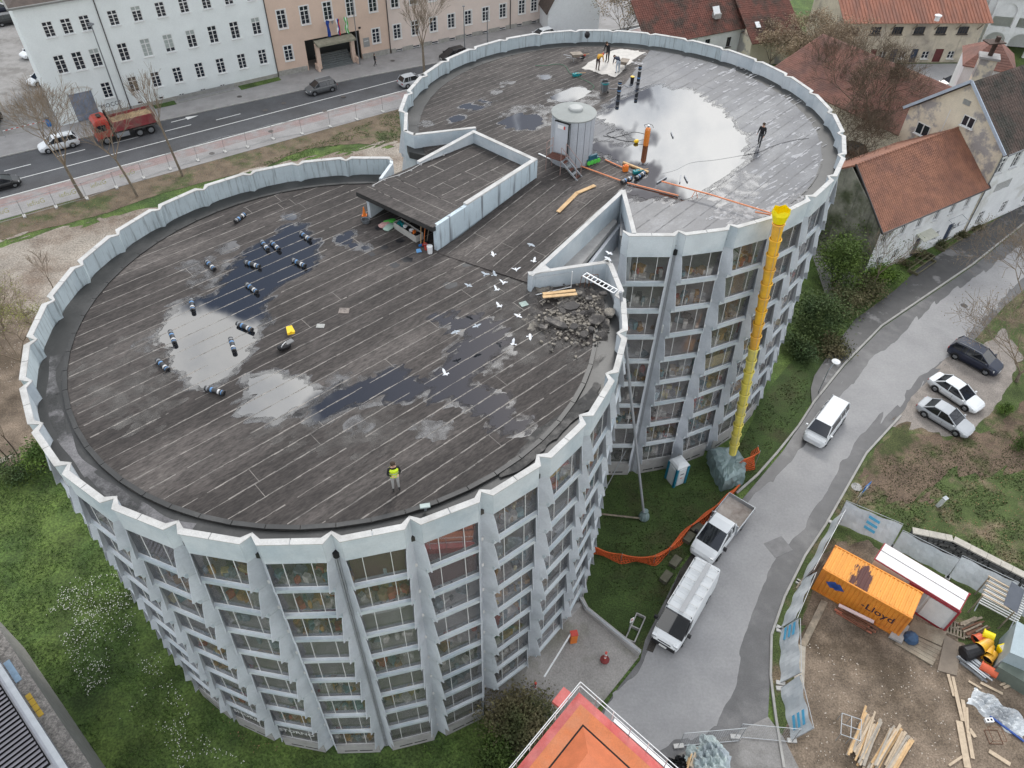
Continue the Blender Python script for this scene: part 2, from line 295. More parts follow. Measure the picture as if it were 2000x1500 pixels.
def drum(root, c, R, h, sg, ks, vis, rim, dz, zroof, skip=()):
 zt = [z+dz for z in ZT]; zb = [z+dz for z in ZB]
 hid = MB(); hidg = MB()
 for k in ks:
  F, ch = facet(c, R, h, sg, k); v = k in vis
  up = Vector((0, 0, 1))
  # parapet band, folded in at both ends
  out = [(0, 0), (A0, D0), (ch-A0, D0), (ch, 0)]; t = .2
  inn = [(0, -.09), (A0+.07, D0-t), (ch-A0-.07, D0-t), (ch, -.09)]
  mb = MB()
  for i in range(3):
   a, b, ci, d = out[i], out[i+1], inn[i+1], inn[i]
   g = .006 if i == 1 else 0
   mb.prism([F(a[0]+g, a[1], zt[0]), F(b[0]-g, b[1], zt[0]), F(ci[0]-g, ci[1], zt[0]), F(d[0]+g, d[1], zt[0])],
 [F(a[0]+g, a[1], rim-.05), F(b[0]-g, b[1], rim-.05), F(ci[0]-g, ci[1], rim-.05), F(d[0]+g, d[1], rim-.05)])
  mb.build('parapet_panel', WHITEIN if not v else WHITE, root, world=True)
  cb = MB(); o2 = [(0, .04), (A0-.03, D0+.045), (ch-A0+.03, D0+.045), (ch, .04)]; i2 = [(x, d-.04) for x, d in inn]
  for i in range(3):
   segs = [(0, .493), (.507, 1)] if i == 1 else [(0, 1)]
   for s0, s1 in segs:
    lp = lambda p, q, s: (p[0]+(q[0]-p[0])*s, p[1]+(q[1]-p[1])*s)
    q = [lp(o2[i], o2[i+1], s0), lp(o2[i], o2[i+1], s1), lp(i2[i], i2[i+1], s1), lp(i2[i], i2[i+1], s0)]
    cb.prism([F(x, d, rim-.05) for x, d in q], [F(x, d, rim) for x, d in q])
  cb.build('coping', COPE, root, world=True)
  for r in range(9):
   if (k, r) in skip: continue
   sp = MB() if v else hid; wf = MB() if v else hid; gl = MB() if v else hidg
   zn = zt[r+1] if r < 8 else zb[r]-.03
   if r < 8:
    sp.prism([F(A0-.02, D0-.06, zn), F(ch-A0+.02, D0-.06, zn), F(ch-A0+.02, D0+.10, zn+.02), F(A0-.02, D0+.10, zn+.02)],
 [F(A0-.02, D0-.06, zb[r]), F(ch-A0+.02, D0-.06, zb[r]), F(ch-A0+.02, D0+.13, zb[r]-.02), F(A0-.02, D0+.13, zb[r]-.02)])
    if v: sp.build('spandrel', WHITE, root, world=True)
   gl.prism([F(A0-.03, D0-.02, zb[r]), F(ch-A0+.03, D0-.02, zb[r]), F(ch-A0+.03, D0-.035, zb[r]), F(A0-.03, D0-.035, zb[r])],
 [F(A0-.03, D0-.10, zt[r]), F(ch-A0+.03, D0-.10, zt[r]), F(ch-A0+.03, D0-.115, zt[r]), F(A0-.03, D0-.115, zt[r])])
   for fx in (.27, .73):
    x = A0+(ch-2*A0)*fx
    wf.prism([F(x-.013, D0-.019, zb[r]), F(x+.013, D0-.019, zb[r]), F(x+.013, D0+.005, zb[r]), F(x-.013, D0+.005, zb[r])],
 [F(x-.013, D0-.099, zt[r]), F(x+.013, D0-.099, zt[r]), F(x+.013, D0-.075, zt[r]), F(x-.013, D0-.075, zt[r])])
   wf.prism([F(A0, D0-.018, zb[r]), F(ch-A0, D0-.018, zb[r]), F(ch-A0, D0+.0, zb[r]), F(A0, D0, zb[r])],
 [F(A0, D0-.018, zb[r]+.03), F(ch-A0, D0-.018, zb[r]+.03), F(ch-A0, D0, zb[r]+.03), F(A0, D0, zb[r]+.03)])
   if v:
    w = wf.build('window', FRAMEW, root, world=True); gl.build('pane', GLASS, w, world=True)
   # rib panels: one folded wing at either end of the facet
   zu = zt[r]-.012; zl = zn+.004 if r < 8 else .0; th = .035
   zc = zb[r]-.05
   for s_ in (0, 1):
    rb = MB() if v else hid
    X = (lambda x: x) if s_ == 0 else (lambda x: ch-x)
    lv = [(zu, A0, D0), (zt[r]-.10, A0, D0), (zt[r]-.40, A0+.04, D0+.07), (zc, A1, D1)]
    lv2 = [(zc, A0, D0), (zl, A0, D0)]; off = (F(X(1), 0, 0)-F(X(0), 0, 0))*th
    vs = []
    for (z_, a_, d_) in lv+lv2: vs += [F(X(0), 0, z_), F(X(a_), d_, z_)]
    m_ = len(vs); vs = vs+[p+off for p in vs]; fs = []
    for i in (0, 1, 2, 4):
     a, b = 2*i, 2*i+2
     fs += [(a, a+1, b+1, b), (a+m_, b+m_, b+1+m_, a+1+m_), (a+1, a+1+m_, b+1+m_, b+1)]
    fs += [(6, 7, 7+m_, 6+m_), (0, m_, 1+m_, 1)]
    if s_ == 1: fs = [f[::-1] for f in fs]
    rb.add(vs, fs)
    rb.quad(F(X(A0), D0-.05, zc), F(X(A1), D1, zc), F(X(A1), D0-.05, zc))
    if v: rb.build('rib_panel', RIBM, root, world=True)
  b_ = MB() if v else hid
  b_.prism([F(A0, D0-.3, 0), F(ch-A0, D0-.3, 0), F(ch-A0, D0+.06, 0), F(A0, D0+.06, 0)], [F(A0, D0-.3, zb[8]-.03), F(ch-A0, D0-.3, zb[8]-.03), F(ch-A0, D0+.06, zb[8]-.03), F(A0, D0+.06, zb[8]-.03)])
  if v:
   bp = b_.build('base_panel', BASEC, root, world=True); vb = MB()
   for fx in (.18, .53): vb.prism([F(A0+(ch-2*A0)*fx, D0+.061, .28), F(A0+(ch-2*A0)*(fx+.3), D0+.061, .28), F(A0+(ch-2*A0)*(fx+.3), D0+.0, .28), F(A0+(ch-2*A0)*fx, D0, .28)],
 [F(A0+(ch-2*A0)*fx, D0+.063, .40), F(A0+(ch-2*A0)*(fx+.3), D0+.063, .40), F(A0+(ch-2*A0)*(fx+.3), D0, .40), F(A0+(ch-2*A0)*fx, D0, .40)])
   vb.build('vent_slot', DARK, bp, world=True)
 if hid.f:
  o = hid.build('facade_behind', RIBM, root, world=True); o['kind'] = 'stuff'
  o = hidg.build('glazing_behind', GLASS, root, world=True); o['kind'] = 'stuff'
 # decks seen through the glass, and the core wall behind them
 n = 60; Rs = R*cos(ST/2)-.02+.18
 for i, z in enumerate(zb):
  m = MB(); z1 = z-.06
  m.lathe([(R-6.2, z1-.24), (Rs, z1-.24), (Rs, z1), (R-6.2, z1)], (c[0], c[1], 0), n, cap=False); m.build('parking_deck', SLABM, root, world=True)
 m = MB(); m.lathe([(R-6, 0), (R-6, zroof-.5)], (c[0], c[1], 0), 48, cap=False); m.build('core_wall', COREM, root, world=True)
g1 = thing('round_building', 'left round white concrete garage with black rolls scattered on its flat roof', 'building', (C1[0], C1[1], 0))
g2 = thing('round_building', 'far right round white concrete garage with a silo and a large puddle on its roof', 'building', (C2[0], C2[1], 0))
Z1, Z2 = 20.40, 20.90
skip1 = {(18, 8), (19, 8), (20, 8)}
drum(g1, C1, R1, H1, 1, range(0, 24), range(10, 24), 21.5, 0, Z1, skip1)
drum(g2, C2, R2, H2, -1, range(0, 23), range(11, 23), 21.85, .25, Z2)
# ================================================================ roofs
def clip(poly, p0, nrm):
 """keep the part of a 2-D polygon with (p-p0).nrm >= 0"""
 out = []
 for i in range(len(poly)):
  a, b = poly[i], poly[(i+1) % len(poly)]
  da = (a[0]-p0[0])*nrm[0]+(a[1]-p0[1])*nrm[1]; db = (b[0]-p0[0])*nrm[0]+(b[1]-p0[1])*nrm[1]
  if da >= 0: out.append(a)
  if (da >= 0) != (db >= 0):
   t = da/(da-db); out.append((a[0]+(b[0]-a[0])*t, a[1]+(b[1]-a[1])*t))
 return out
def circle(c, r, n=96): return [(c[0]+r*cos(2*pi*i/n), c[1]+r*sin(2*pi*i/n)) for i in range(n)]
def slope(A, B, zA, zB):
 d = (B[0]-A[0], B[1]-A[1]); l2 = d[0]**2+d[1]**2
 return lambda x, y: zA+(zB-zA)*min(1, max(0, ((x-A[0])*d[0]+(y-A[1])*d[1])/l2))
def strips(root, poly, zf, ang, width, m, seam, off=0., name='roof_felt_strip', seamw=.055, seed=1, cuts=True):
 """lapped felt strips: each is its own thin sheet, one long edge lying on its neighbour, with a worn bead along the lap"""
 rnd = random.Random(seed); d = (cos(ang), sin(ang)); n = (-d[1], d[0])
 t = [p[0]*n[0]+p[1]*n[1] for p in poly]; k0 = math.floor((min(t)-off)/width); k1 = math.ceil((max(t)-off)/width)
 for k in range(k0, k1):
  a = off+k*width; b = a+width
  q = clip(clip(poly, (n[0]*a, n[1]*a), n), (n[0]*b, n[1]*b), (-n[0], -n[1]))
  if len(q) < 3: continue
  mb = MB(); s = [p[0]*d[0]+p[1]*d[1] for p in q]; s0, s1 = min(s), max(s)
  zz = lambda p: zf(*p)+.004+.010*((p[0]*n[0]+p[1]*n[1]-a)/width)
  mb.prism([(p[0], p[1], zz(p)-.03) for p in q], [(p[0], p[1], zz(p)) for p in q], 0)
  # bead of bitumen along the lap: an uneven ribbon of real thickness
  x = s0; run = rnd.random() < .95
  while x < s1:
   w = seamw*rnd.uniform(.45, 1.35); ln = rnd.uniform(.12, .5)
   if rnd.random() < (.035 if run else .5): run = not run
   if run or rnd.random() < .35:
    c0 = (n[0]*b+d[0]*x, n[1]*b+d[1]*x); c1 = (n[0]*b+d[0]*min(x+ln+.02, s1), n[1]*b+d[1]*min(x+ln+.02, s1)); o_ = rnd.uniform(-.012, .012)
    r = [(c0[0]+n[0]*(o_-w/2), c0[1]+n[1]*(o_-w/2)), (c1[0]+n[0]*(o_-w/2), c1[1]+n[1]*(o_-w/2)), (c1[0]+n[0]*(o_+w/2), c1[1]+n[1]*(o_+w/2)), (c0[0]+n[0]*(o_+w/2), c0[1]+n[1]*(o_+w/2))]
    if all(inside(p, poly) for p in r): mb.add([(p[0], p[1], zf(*p)+.0165) for p in r], [(0, 1, 2, 3)], 1)
   x += ln
  if cuts:
   for j in range(rnd.randint(0, 2)):      # cross laps
    x = rnd.uniform(s0+1, s1-1) if s1-s0 > 3 else None
    if x is None: continue
    r = [(n[0]*(a+.03)+d[0]*x, n[1]*(a+.03)+d[1]*x), (n[0]*(b-.03)+d[0]*x, n[1]*(b-.03)+d[1]*x)]
    r = r+[(r[1][0]+d[0]*.03, r[1][1]+d[1]*.03), (r[0][0]+d[0]*.03, r[0][1]+d[1]*.03)]
    if all(inside(p, poly) for p in r): mb.add([(p[0], p[1], zf(*p)+.016) for p in r], [(3, 2, 1, 0)], 1)
  o = mb.build(name, [m, seam], root, world=True)
def inside(p, poly):
 c = False; j = len(poly)-1
 for i in range(len(poly)):
  a, b = poly[i], poly[j]
  if (a[1] > p[1]) != (b[1] > p[1]) and p[0] < (b[0]-a[0])*(p[1]-a[1])/(b[1]-a[1])+a[0]: c = not c
  j = i
 return c
xy = lambda v: (v.x, v.y)
HFL, HFR, HBR, HBL = P(695, 375, 22.1), P(845, 445, 22.1), P(1050, 312, 22.2), P(925, 255, 22.2)
RA, RB, RC, RD = P(855, 495, Z1), P(1045, 349, Z2), P(1212, 385, Z2), P(1036, 556, Z1)
EN = P(1190, 514, 21.5)                     # end of the left parapet by the shaft
n_s = Vector((-(RC-RD).y, (RC-RD).x, 0)).normalized()      # to the left of RD->RC
# left roof: circle cut by the shaft wall and by the hut
full = circle(C1, R1+.1)
base = clip(full, xy(RD), (n_s.x, n_s.y))
lowr = clip(full, xy(RD), (-n_s.x, -n_s.y))               # the part right of the wall line, kept only below RD-EN
ne = Vector(((EN-RD).y, -(EN-RD).x, 0)).normalized()
lowr = clip(lowr, xy(RD), (ne.x, ne.y))
sl = slope(RA, RB, Z1, Z2)
flat1 = lambda x, y: Z1
mb = MB(); mb.ext(base, Z1-.4, Z1-.10); mb.ext(lowr, Z1-.4, Z1-.10); mb.build('roof_deck', FELTD, g1, world=True)
inner = circle(C1, R1-1.0)
li = clip(clip(inner, xy(RD), (n_s.x, n_s.y)), xy(RA), tuple(-(Vector((-(RD-RA).y, (RD-RA).x))).normalized()))
lo2 = clip(clip(inner, xy(RD), (-n_s.x, -n_s.y)), xy(RD), (ne.x, ne.y))
# one polygon for the flat part: everything of the circle below the line RA-RD, plus the hut side
nA = Vector(((RD-RA).y, -(RD-RA).x)).normalized()
strips(g1, clip(inner, xy(RD), (n_s.x, n_s.y)) , lambda x, y: Z1, ANG, .90, FELT, SEAM, off=.25, seed=4)
strips(g1, lo2, lambda x, y: Z1, ANG, .90, FELT, SEAM, off=.25, seed=9)
ramp = [xy(RA), xy(RD), xy(RC), xy(RB)]
strips(g1, ramp, lambda x, y: sl(x, y)+.03, radians(54), .95, FELT, SEAM, off=.1, name='ramp_felt_strip', seed=21)
# raised kerb ring and silted gutter along the parapet
def kerb_ring(root, c, R, h, sg, ks, z, zg, mgut, w=.22, inset=1.0, mk=None, hk=.07):
 for k in ks:
  for j in range(2):
   a0 = h+sg*ST*(k+j*.5); a1 = h+sg*ST*(k+j*.5+.5)
   q = lambda a, r: (c[0]+r*cos(a), c[1]+r*sin(a)); g = .0012
   mb = MB(); p = [q(a0+sg*g, R-inset), q(a0+sg*g, R-inset-w), q(a1-sg*g, R-inset-w), q(a1-sg*g, R-inset)]
   if sg > 0: p = p[::-1]
   mb.ext(p, zg-.1, z+hk); mb.build('gutter_kerb', mk or FELTD, root, world=True)
 mb = MB()
 for k in ks:
  a0 = h+sg*ST*k; a1 = h+sg*ST*(k+1); q = lambda a, r: (c[0]+r*cos(a), c[1]+r*sin(a), zg)
  mb.add([q(a0, R-inset+.0), q(a0, R+.05), q((a0+a1)/2, R+.3), q(a1, R+.05), q(a1, R-inset)], [(0, 1, 2, 3, 4) if sg > 0 else (4, 3, 2, 1, 0)])
 mb.build('gutter', mgut, root, world=True)
kerb_ring(g1, C1, R1, H1, 1, range(0, 23), Z1, Z1-.08, FELTD)
mb = MB()                                    # silt lying in the gutter on the near left side
for k in range(9, 14):
 for j in range(8):
  a0 = H1+ST*(k+j/8); a1 = H1+ST*(k+(j+1)/8); w0 = .26+.1*sin(k*3+j*.7); w1 = .26+.1*sin(k*3+(j+1)*.7)
  q = lambda a, r: (C1[0]+r*cos(a), C1[1]+r*sin(a), Z1-.07)
  mb.add([q(a0, R1-.5-w0), q(a0, R1-.45+w0*.6), q(a1, R1-.45+w1*.6), q(a1, R1-.5-w1)], [(0, 1, 2, 3)])
mb.build('gutter_silt', GRIT, g1, world=True)
# right roof
full2 = circle(C2, R2+.05)
lineBC = ((RC-RB).y, -(RC-RB).x)
cut2 = clip(full2, xy(RB), tuple(-Vector(lineBC).normalized()))
mb = MB(); mb.ext(cut2, Z2-.5, Z2-.03); mb.build('roof_deck', FELTD, g2, world=True)
F2w = P(1258, 172, Z2); F2a = P(1165, 225, Z2); F2b = P(1225, 300, Z2); F2c = P(1262, 345, Z2)
in2 = clip(circle(C2, R2-.95), xy(RB), tuple(-Vector(lineBC).normalized()))
dir2 = (F2w-F2a); nn = (-dir2.y, dir2.x)
L2 = [P(1258, 172, Z2), P(1150, 232, Z2), P(1158, 300, Z2), P(1262, 345, Z2), P(1213, 378, Z2)]
newp = [xy(p) for p in (P(1258, 172, Z2), P(1150, 232, Z2), P(1158, 298, Z2), P(1262, 347, Z2), P(1216, 372, Z2))]
# new membrane covers the right part; the old felt lies under the rest
strips(g2, in2, lambda x, y: Z2, ANG, .55, FELT, SEAM, off=.1, name='roof_felt_strip', seamw=.03, seed=31, cuts=False)
cv = circle(C2, R2-.93, 180)
na = [(cv[i]) for i in range(180)]
newpoly = [q for q in cv if (q[0]-F2w.x)*nn[0]+(q[1]-F2w.y)*nn[1] < -.0 and q[0] > newp[0][0]-.1]
k1 = min(range(len(newpoly)), key=lambda i: (Vector(newpoly[i])-Vector(xy(P(1325, 110, Z2)))).length)
arc = [q for q in cv]
i0 = min(range(180), key=lambda i: (Vector(cv[i])-Vector(xy(P(1275, 97, Z2)))).length); i1 = min(range(180), key=lambda i: (Vector(cv[i])-Vector(xy(P(1216, 440, Z2)))).length)
arc = []; i = i1
while True:
 arc.append(cv[i % 180])
 if i % 180 == i0: break
 i += 1
newpoly = arc+[xy(P(1190, 205, Z2))]+newp[1:]
strips(g2, newpoly, lambda x, y: Z2+.02, radians(49), 1.0, FELT2, SEAMD, off=.2, name='membrane_strip', seamw=.06, seed=33)
kerb_ring(g2, C2, R2, H2, -1, range(0, 23), Z2, Z2-.02, FELTD, w=.12, inset=.85, mk=FELTD, hk=.03)
# ---- shaft between the two buildings (walls down to the ground, ledge part way)
def wall(mb, a, b, z0a, z0b, z1a, z1b, t=.2, side=1):
 d = (Vector((b[0]-a[0], b[1]-a[1], 0))).normalized(); n = Vector((-d.y, d.x, 0))*t*side
 A, B = Vector((a[0], a[1], 0)), Vector((b[0], b[1], 0))
 q = [A, B, B+n, A+n]; z0 = [z0a, z0b, z0b, z0a]; z1 = [z1a, z1b, z1b, z1a]
 lo = [p+Vector((0, 0, z)) for p, z in zip(q, z0)]; hi = [p+Vector((0, 0, z)) for p, z in zip(q, z1)]
 if side < 0: lo.reverse(); hi.reverse()
 mb.prism(lo, hi); return mb
SD, SC_ = P(1033, 537, 21.5), P(1213, 372, 21.85)
mb = MB(); wall(mb, SD, SC_, 14, 14, 21.5, 21.85, .22, -1); mb.build('shaft_wall', WHITE, g1, world=True)
mb = MB(); wall(mb, SD, SC_, 21.5, 21.85, 21.54, 21.9, .26, -1); mb.build('coping', COPE, g1, world=True)
mb = MB(); wall(mb, SD, EN, 14, 14, 21.5, 21.5, .2, 1); mb.build('shaft_wall', WHITE, g1, world=True)
mb = MB(); wall(mb, SD, EN, 21.5, 21.5, 21.54, 21.54, .24, 1); mb.build('coping', COPE, g1, world=True)
VL = valley(C1, R1, H1, 1, 24); mb = MB(); wall(mb, EN, VL, 0, 0, 21.5, 21.5, .2, -1); mb.build('end_panel', WHITE, g1, world=True)
mb = MB(); wall(mb, EN, VL, 21.5, 21.5, 21.54, 21.54, .24, -1); mb.build('coping', COPE, g1, world=True)
CR = P(1234, 456, 21.85); mb = MB(); wall(mb, SC_, CR, 0, 0, 21.85, 21.85, .22, 1); mb.build('end_panel', WHITE, g2, world=True)
mb = MB(); wall(mb, SC_, CR, 21.85, 21.85, 21.9, 21.9, .26, 1); mb.build('coping', COPE, g2, world=True)
tri = [P(1033, 537, 21.56), P(1077, 527, 21.56), P(1058, 512, 21.56)]; mb = MB(); mb.prism([p-Vector((0, 0, .1)) for p in tri], tri); mb.build('corner_cap', COPE, g1, world=True)
lg = [P(1085, 535, 20.2), P(1196, 425, 20.4), P(1206, 432, 20.4), P(1120, 535, 20.2)]
mb = MB(); mb.prism([p-Vector((0, 0, .35)) for p in lg], lg); mb.build('concrete_ledge', BASEC, g1, world=True)
w2a, w2b = P(1128, 540, 19.8), P(1209, 436, 20.0)
mb = MB(); wall(mb, w2a, w2b, 0, 0, 19.8, 20.0, .2, -1); mb.build('inner_shaft_wall', RIBM, g1, world=True)
mb = MB(); wall(mb, SD, SC_, 0, 0, 14, 14, .22, -1); wall(mb, SD, EN, 0, 0, 14, 14, .2, 1); mb.build('lower_shaft_wall', RIBM, g1, world=True)
# ---- the other side: walls of the notch facing the street
Q0 = valley(C2, R2, H2, -1, 0); Q1, Q2, Q3 = P(788, 256, 21.85), P(808, 264, 21.85), P(930, 250, 21.85)
for a, b in ((Q0, Q1), (Q1, Q2), (Q2, Q3)):
 mb = MB(); wall(mb, a, b, 0, 0, 21.8, 21.8, .2, 1); mb.build('end_panel', WHITE, g2, world=True)
 mb = MB(); wall(mb, a, b, 21.8, 21.8, 21.85, 21.85, .24, 1); mb.build('coping', COPE, g2, world=True)
Q4 = P(928, 262, 21.8)
V0 = valley(C1, R1, H1, 1, 0); Q5 = P(768, 319, 21.5); Q6 = P(746, 349, 21.5)
for a, b in ((Q5, V0), (Q6, Q5)):
 mb = MB(); wall(mb, a, b, 0, 0, 21.5, 21.5, .2, 1); mb.build('end_panel', WHITE, g1, world=True)
# ================================================================ ramp cover on the roof
hut = thing('ramp_cover', 'white walled ramp cover with a dark felt roof between the two round roofs', 'shelter', (HFR.x, HFR.y, Z1))
hz = slope(((HFL.x+HFR.x)/2, (HFL.y+HFR.y)/2), ((HBL.x+HBR.x)/2, (HBL.y+HBR.y)/2), 22.10, 21.45)
HP = [xy(HFL), xy(HFR), xy(HBR), xy(HBL)]
mb = MB(); mb.prism([(p[0], p[1], hz(*p)-.28) for p in HP], [(p[0], p[1], hz(*p)-.01) for p in HP]); mb.build('roof_slab', FELTD, hut, world=True)
ux = (HBR-HFR); ux.z = 0; ux.normalize(); uy = (HFL-HFR); uy.z = 0; wid = uy.length; uy.normalize(); ln = (HBR-HFR).length
def HU(s, t, dz=0): p = HFR+ux*s+uy*t; return (p.x, p.y, hz(p.x, p.y)+dz)
for i in range(3):                         # boards of felt across the front
 mb = MB(); q = [HU(i*.95+.01, .02), HU(i*.95+.94, .02), HU(i*.95+.94, wid-.02), HU(i*.95+.01, wid-.02)]
 mb.prism([(a, b, c) for a, b, c in q], [(a, b, c+.015) for a, b, c in q])
 for k in range(26):
  t = k*wid/26
  if random.random() < .85: mb.add([(HU(i*.95+.93, t, .018)), HU(i*.95+.965, t, .018), HU(i*.95+.965, t+.24, .018), HU(i*.95+.93, t+.24, .018)], [(3, 2, 1, 0)], 1)
 mb.build('roof_felt_strip', [FELT, SEAM], hut, world=True)
back = [xy(Vector(HU(2.9, .03))), xy(Vector(HU(ln-.1, .03))), xy(Vector(HU(ln-.1, wid-.3))), xy(Vector(HU(2.9, wid-.03)))]
strips(hut, back, lambda x, y: hz(x, y), radians(52), 1.05, FELT, SEAM, off=.3, seed=51)
mb = MB(); wall(mb, HFR-uy*.02+ux*.25, HBR, Z1-.1, Z2-.15, 22.08, 22.2, .24, 1); mb.build('side_wall', mat('stained_white_wall', (.50, .585, .63), .6, .07, .9, fine=.03, streak=(3.2, .55, .75), stcol=(.10, .10, .11)), hut, world=True)
wq = [HFR+ux*3.0, HBR]; mb = MB(); wall(mb, wq[0]+uy*.001, wq[1], 21.95, 22.2, 22.22, 22.25, .3, 1); mb.build('coping', COPE, hut, world=True)
mb = MB(); wall(mb, HBR, HBL, Z2-.1, Z2-.1, 22.2, 22.2, .24, 1); mb.build('back_wall', WHITE, hut, world=True)
mb = MB(); wall(mb, HBR, HBL, 22.2, 22.2, 22.25, 22.25, .28, 1); mb.build('coping', COPE, hut, world=True)
HLm = HFL+ux*5.3; mb = MB(); wall(mb, HBL, HLm, 0, 0, 22.2, 21.9, .24, 1); mb.build('side_wall', WHITE, hut, world=True)
mb = MB(); wall(mb, HBL, HLm, 22.2, 21.9, 22.25, 21.95, .28, 1); mb.build('coping', COPE, hut, world=True)
mb = MB(); wall(mb, HLm, HFL+ux*.3-uy*.5, 0, Z1-.3, 21.6, 21.8, .2, 1); mb.build('side_wall', WHITE, hut, world=True)
# inside of the opening: ramp well with low parapet
mb = MB(); a = HFR+ux*1.9+uy*.3; b = HFL+ux*1.9-uy*.3; wall(mb, a, b, Z1-.1, Z1-.1, Z1+.75, Z1+.75, .18, -1); mb.build('inner_parapet', mat('old_render', (.28, .275, .26), .85, .25, 1.5, col2=(.1, .1, .095)), hut, world=True)
mb = MB(); a = HFR+ux*2.6+uy*.3; b = HFL+ux*2.6-uy*.3; wall(mb, a, b, Z1-.1, Z1-.1, 21.8, 21.8, .1, -1); mb.build('rear_panel', COREM, hut, world=True)
# lightning conductor with clamps along the left edge
cd = thing('conductor_wire', 'white lightning conductor wire on small clamps along the left edge of the ramp cover roof', 'wire', HU(1.2, wid-.5))
pts = [HU(1.2+s*1.02, wid-.5+.08*sin(s*1.7)+(.25 if s < 2 else .1), .09) for s in range(9)]
MB().path(pts, .014).build('wire', FRAMEW, cd, world=True)
for p in pts: MB().lathe([(.09, 0), (.07, .05), (.02, .09)], (p[0], p[1], p[2]-.07), 8).build('wire_clamp', BASEC, cd, world=True)
# ================================================================ puddles: ragged water sheets in the hollows of the roofs
def puddle(polys, z, m, name='puddle', cell=.11, amp=.45, seed=1, ang=ANG, grow=0., cl=None, ns=1.0):
 d = np.array([cos(ang), sin(ang)]); n = np.array([-d[1], d[0]])
 P2 = [np.array([[p.x*d[0]+p.y*d[1], p.x*n[0]+p.y*n[1]] for p in pl]) for pl in polys]
 al = np.concatenate(P2); lo = al.min(0)-.8; hi = al.max(0)+.8
 X = np.arange(lo[0], hi[0], cell); Y = np.arange(lo[1], hi[1], cell); GX, GY = np.meshgrid(X, Y, indexing='ij')
 best = np.full(GX.shape, 1e9)
 for q in P2:
  ins = np.zeros(GX.shape, bool); dist = np.full(GX.shape, 1e9); j = len(q)-1
  for i in range(len(q)):
   a, b = q[i], q[j]
   with np.errstate(divide='ignore', invalid='ignore'):
    c = ((a[1] > GY) != (b[1] > GY)) & (GX < (b[0]-a[0])*(GY-a[1])/(b[1]-a[1])+a[0])
   ins ^= c; e = b-a; t = np.clip(((GX-a[0])*e[0]+(GY-a[1])*e[1])/max(1e-9, e@e), 0, 1)
   dist = np.minimum(dist, np.hypot(GX-a[0]-t*e[0], GY-a[1]-t*e[1])); j = i
  best = np.minimum(best, np.where(ins, -dist, dist))
 if cl is not None: best = np.maximum(best, cl)
 f = best-grow+amp*1.3*(fbm(GX*.4*ns+50, GY*3.2*ns+50, seed, 4)-.5)*2+amp*.8*(fbm(GX*.9*ns+9, GY*1.1*ns+9, seed+7, 3)-.5)
 mb = MB(); cache = {}
 def vert(key, x, y):
  if key not in cache: cache[key] = len(mb.v); mb.v.append((x*d[0]+y*n[0], x*d[1]+y*n[1], z))
  return cache[key]
 for i, j in zip(*np.where((np.minimum.reduce([f[:-1, :-1], f[1:, :-1], f[1:, 1:], f[:-1, 1:]]) < 0))):
  cs = [(i, j), (i+1, j), (i+1, j+1), (i, j+1)]; out = []
  for k in range(4):
   a, b = cs[k], cs[(k+1) % 4]; fa, fb = f[a], f[b]
   if fa < 0: out.append(vert(('c',)+a, X[a[0]], Y[a[1]]))
   if (fa < 0) != (fb < 0):
    t = fa/(fa-fb); out.append(vert(('e',)+tuple(sorted((a, b))), X[a[0]]+(X[b[0]]-X[a[0]])*t, Y[a[1]]+(Y[b[1]]-Y[a[1]])*t))
  if len(out) > 2: mb.f.append(tuple(out)); mb.m.append(0)
 if mb.f: return struct(name, mb, m)
pz = lambda z, *a: [P(a[i], a[i+1], z) for i in range(0, len(a), 2)]
el = lambda z, u, v, a, b, n=14: [P(u+a*cos(2*pi*i/n), v-b*sin(2*pi*i/n), z) for i in range(n)]
W1 = Z1+.0161
big1 = [pz(W1, 455,525,480,492,520,472,560,442,592,442,620,470,628,500,600,530,560,548,532,565,520,600,525,620,505,650,500,665,480,700,440,735,400,755,375,755,345,720,340,690,312,655,322,625,350,597,385,582,420,577,440,545),
  pz(W1, 480,737,520,730,570,737,600,747,630,762,620,780,570,800,540,822,480,812,462,795,490,770)]
puddle(big1, W1, WATER, seed=3, grow=-.12); puddle(big1, W1-.0007, WATERE, seed=3, grow=.16)
puddle(big1+[el(W1, 415, 518, 22, 9), el(W1, 400, 545, 24, 14), el(W1, 305, 672, 28, 8), el(W1, 447, 485, 18, 7), el(W1, 372, 522, 14, 7), el(W1, 545, 775, 60, 40), el(W1, 665, 742, 20, 9)], W1-.0013, FILM, name='wet_patch', seed=3, grow=.28)
str1 = [pz(W1, 590,795,640,765,700,742,760,727,800,737,832,762,800,782,740,775,680,790,630,815,600,815),
  pz(W1, 850,620,900,625,950,625,980,640,985,680,960,700,920,740,940,760,975,770,1000,810,1030,830,1030,845,980,835,930,800,880,780,840,775,830,750,870,715,890,680,920,660,880,642)]
puddle(str1, W1+.0002, WATER, seed=11, amp=.6, grow=-.08); puddle(str1, W1-.0006, WATERE, seed=11, amp=.7, grow=.2)
puddle(str1+[el(W1, 700, 835, 16, 8), el(W1, 850, 840, 30, 10), el(W1, 935, 690, 60, 40)], W1-.0013, FILM, name='wet_patch', seed=14, grow=.3)
sm1 = [el(W1, 672, 468, 16, 9), el(W1, 690, 480, 10, 6), el(W1, 568, 424, 13, 7), el(W1, 714, 484, 8, 4), el(W1, 682, 457, 10, 5)]
puddle(sm1, W1, WATER, seed=5, amp=.12, cell=.06, ns=2); puddle(sm1, W1-.0013, FILM, name='wet_patch', seed=5, amp=.15, cell=.07, grow=.25)
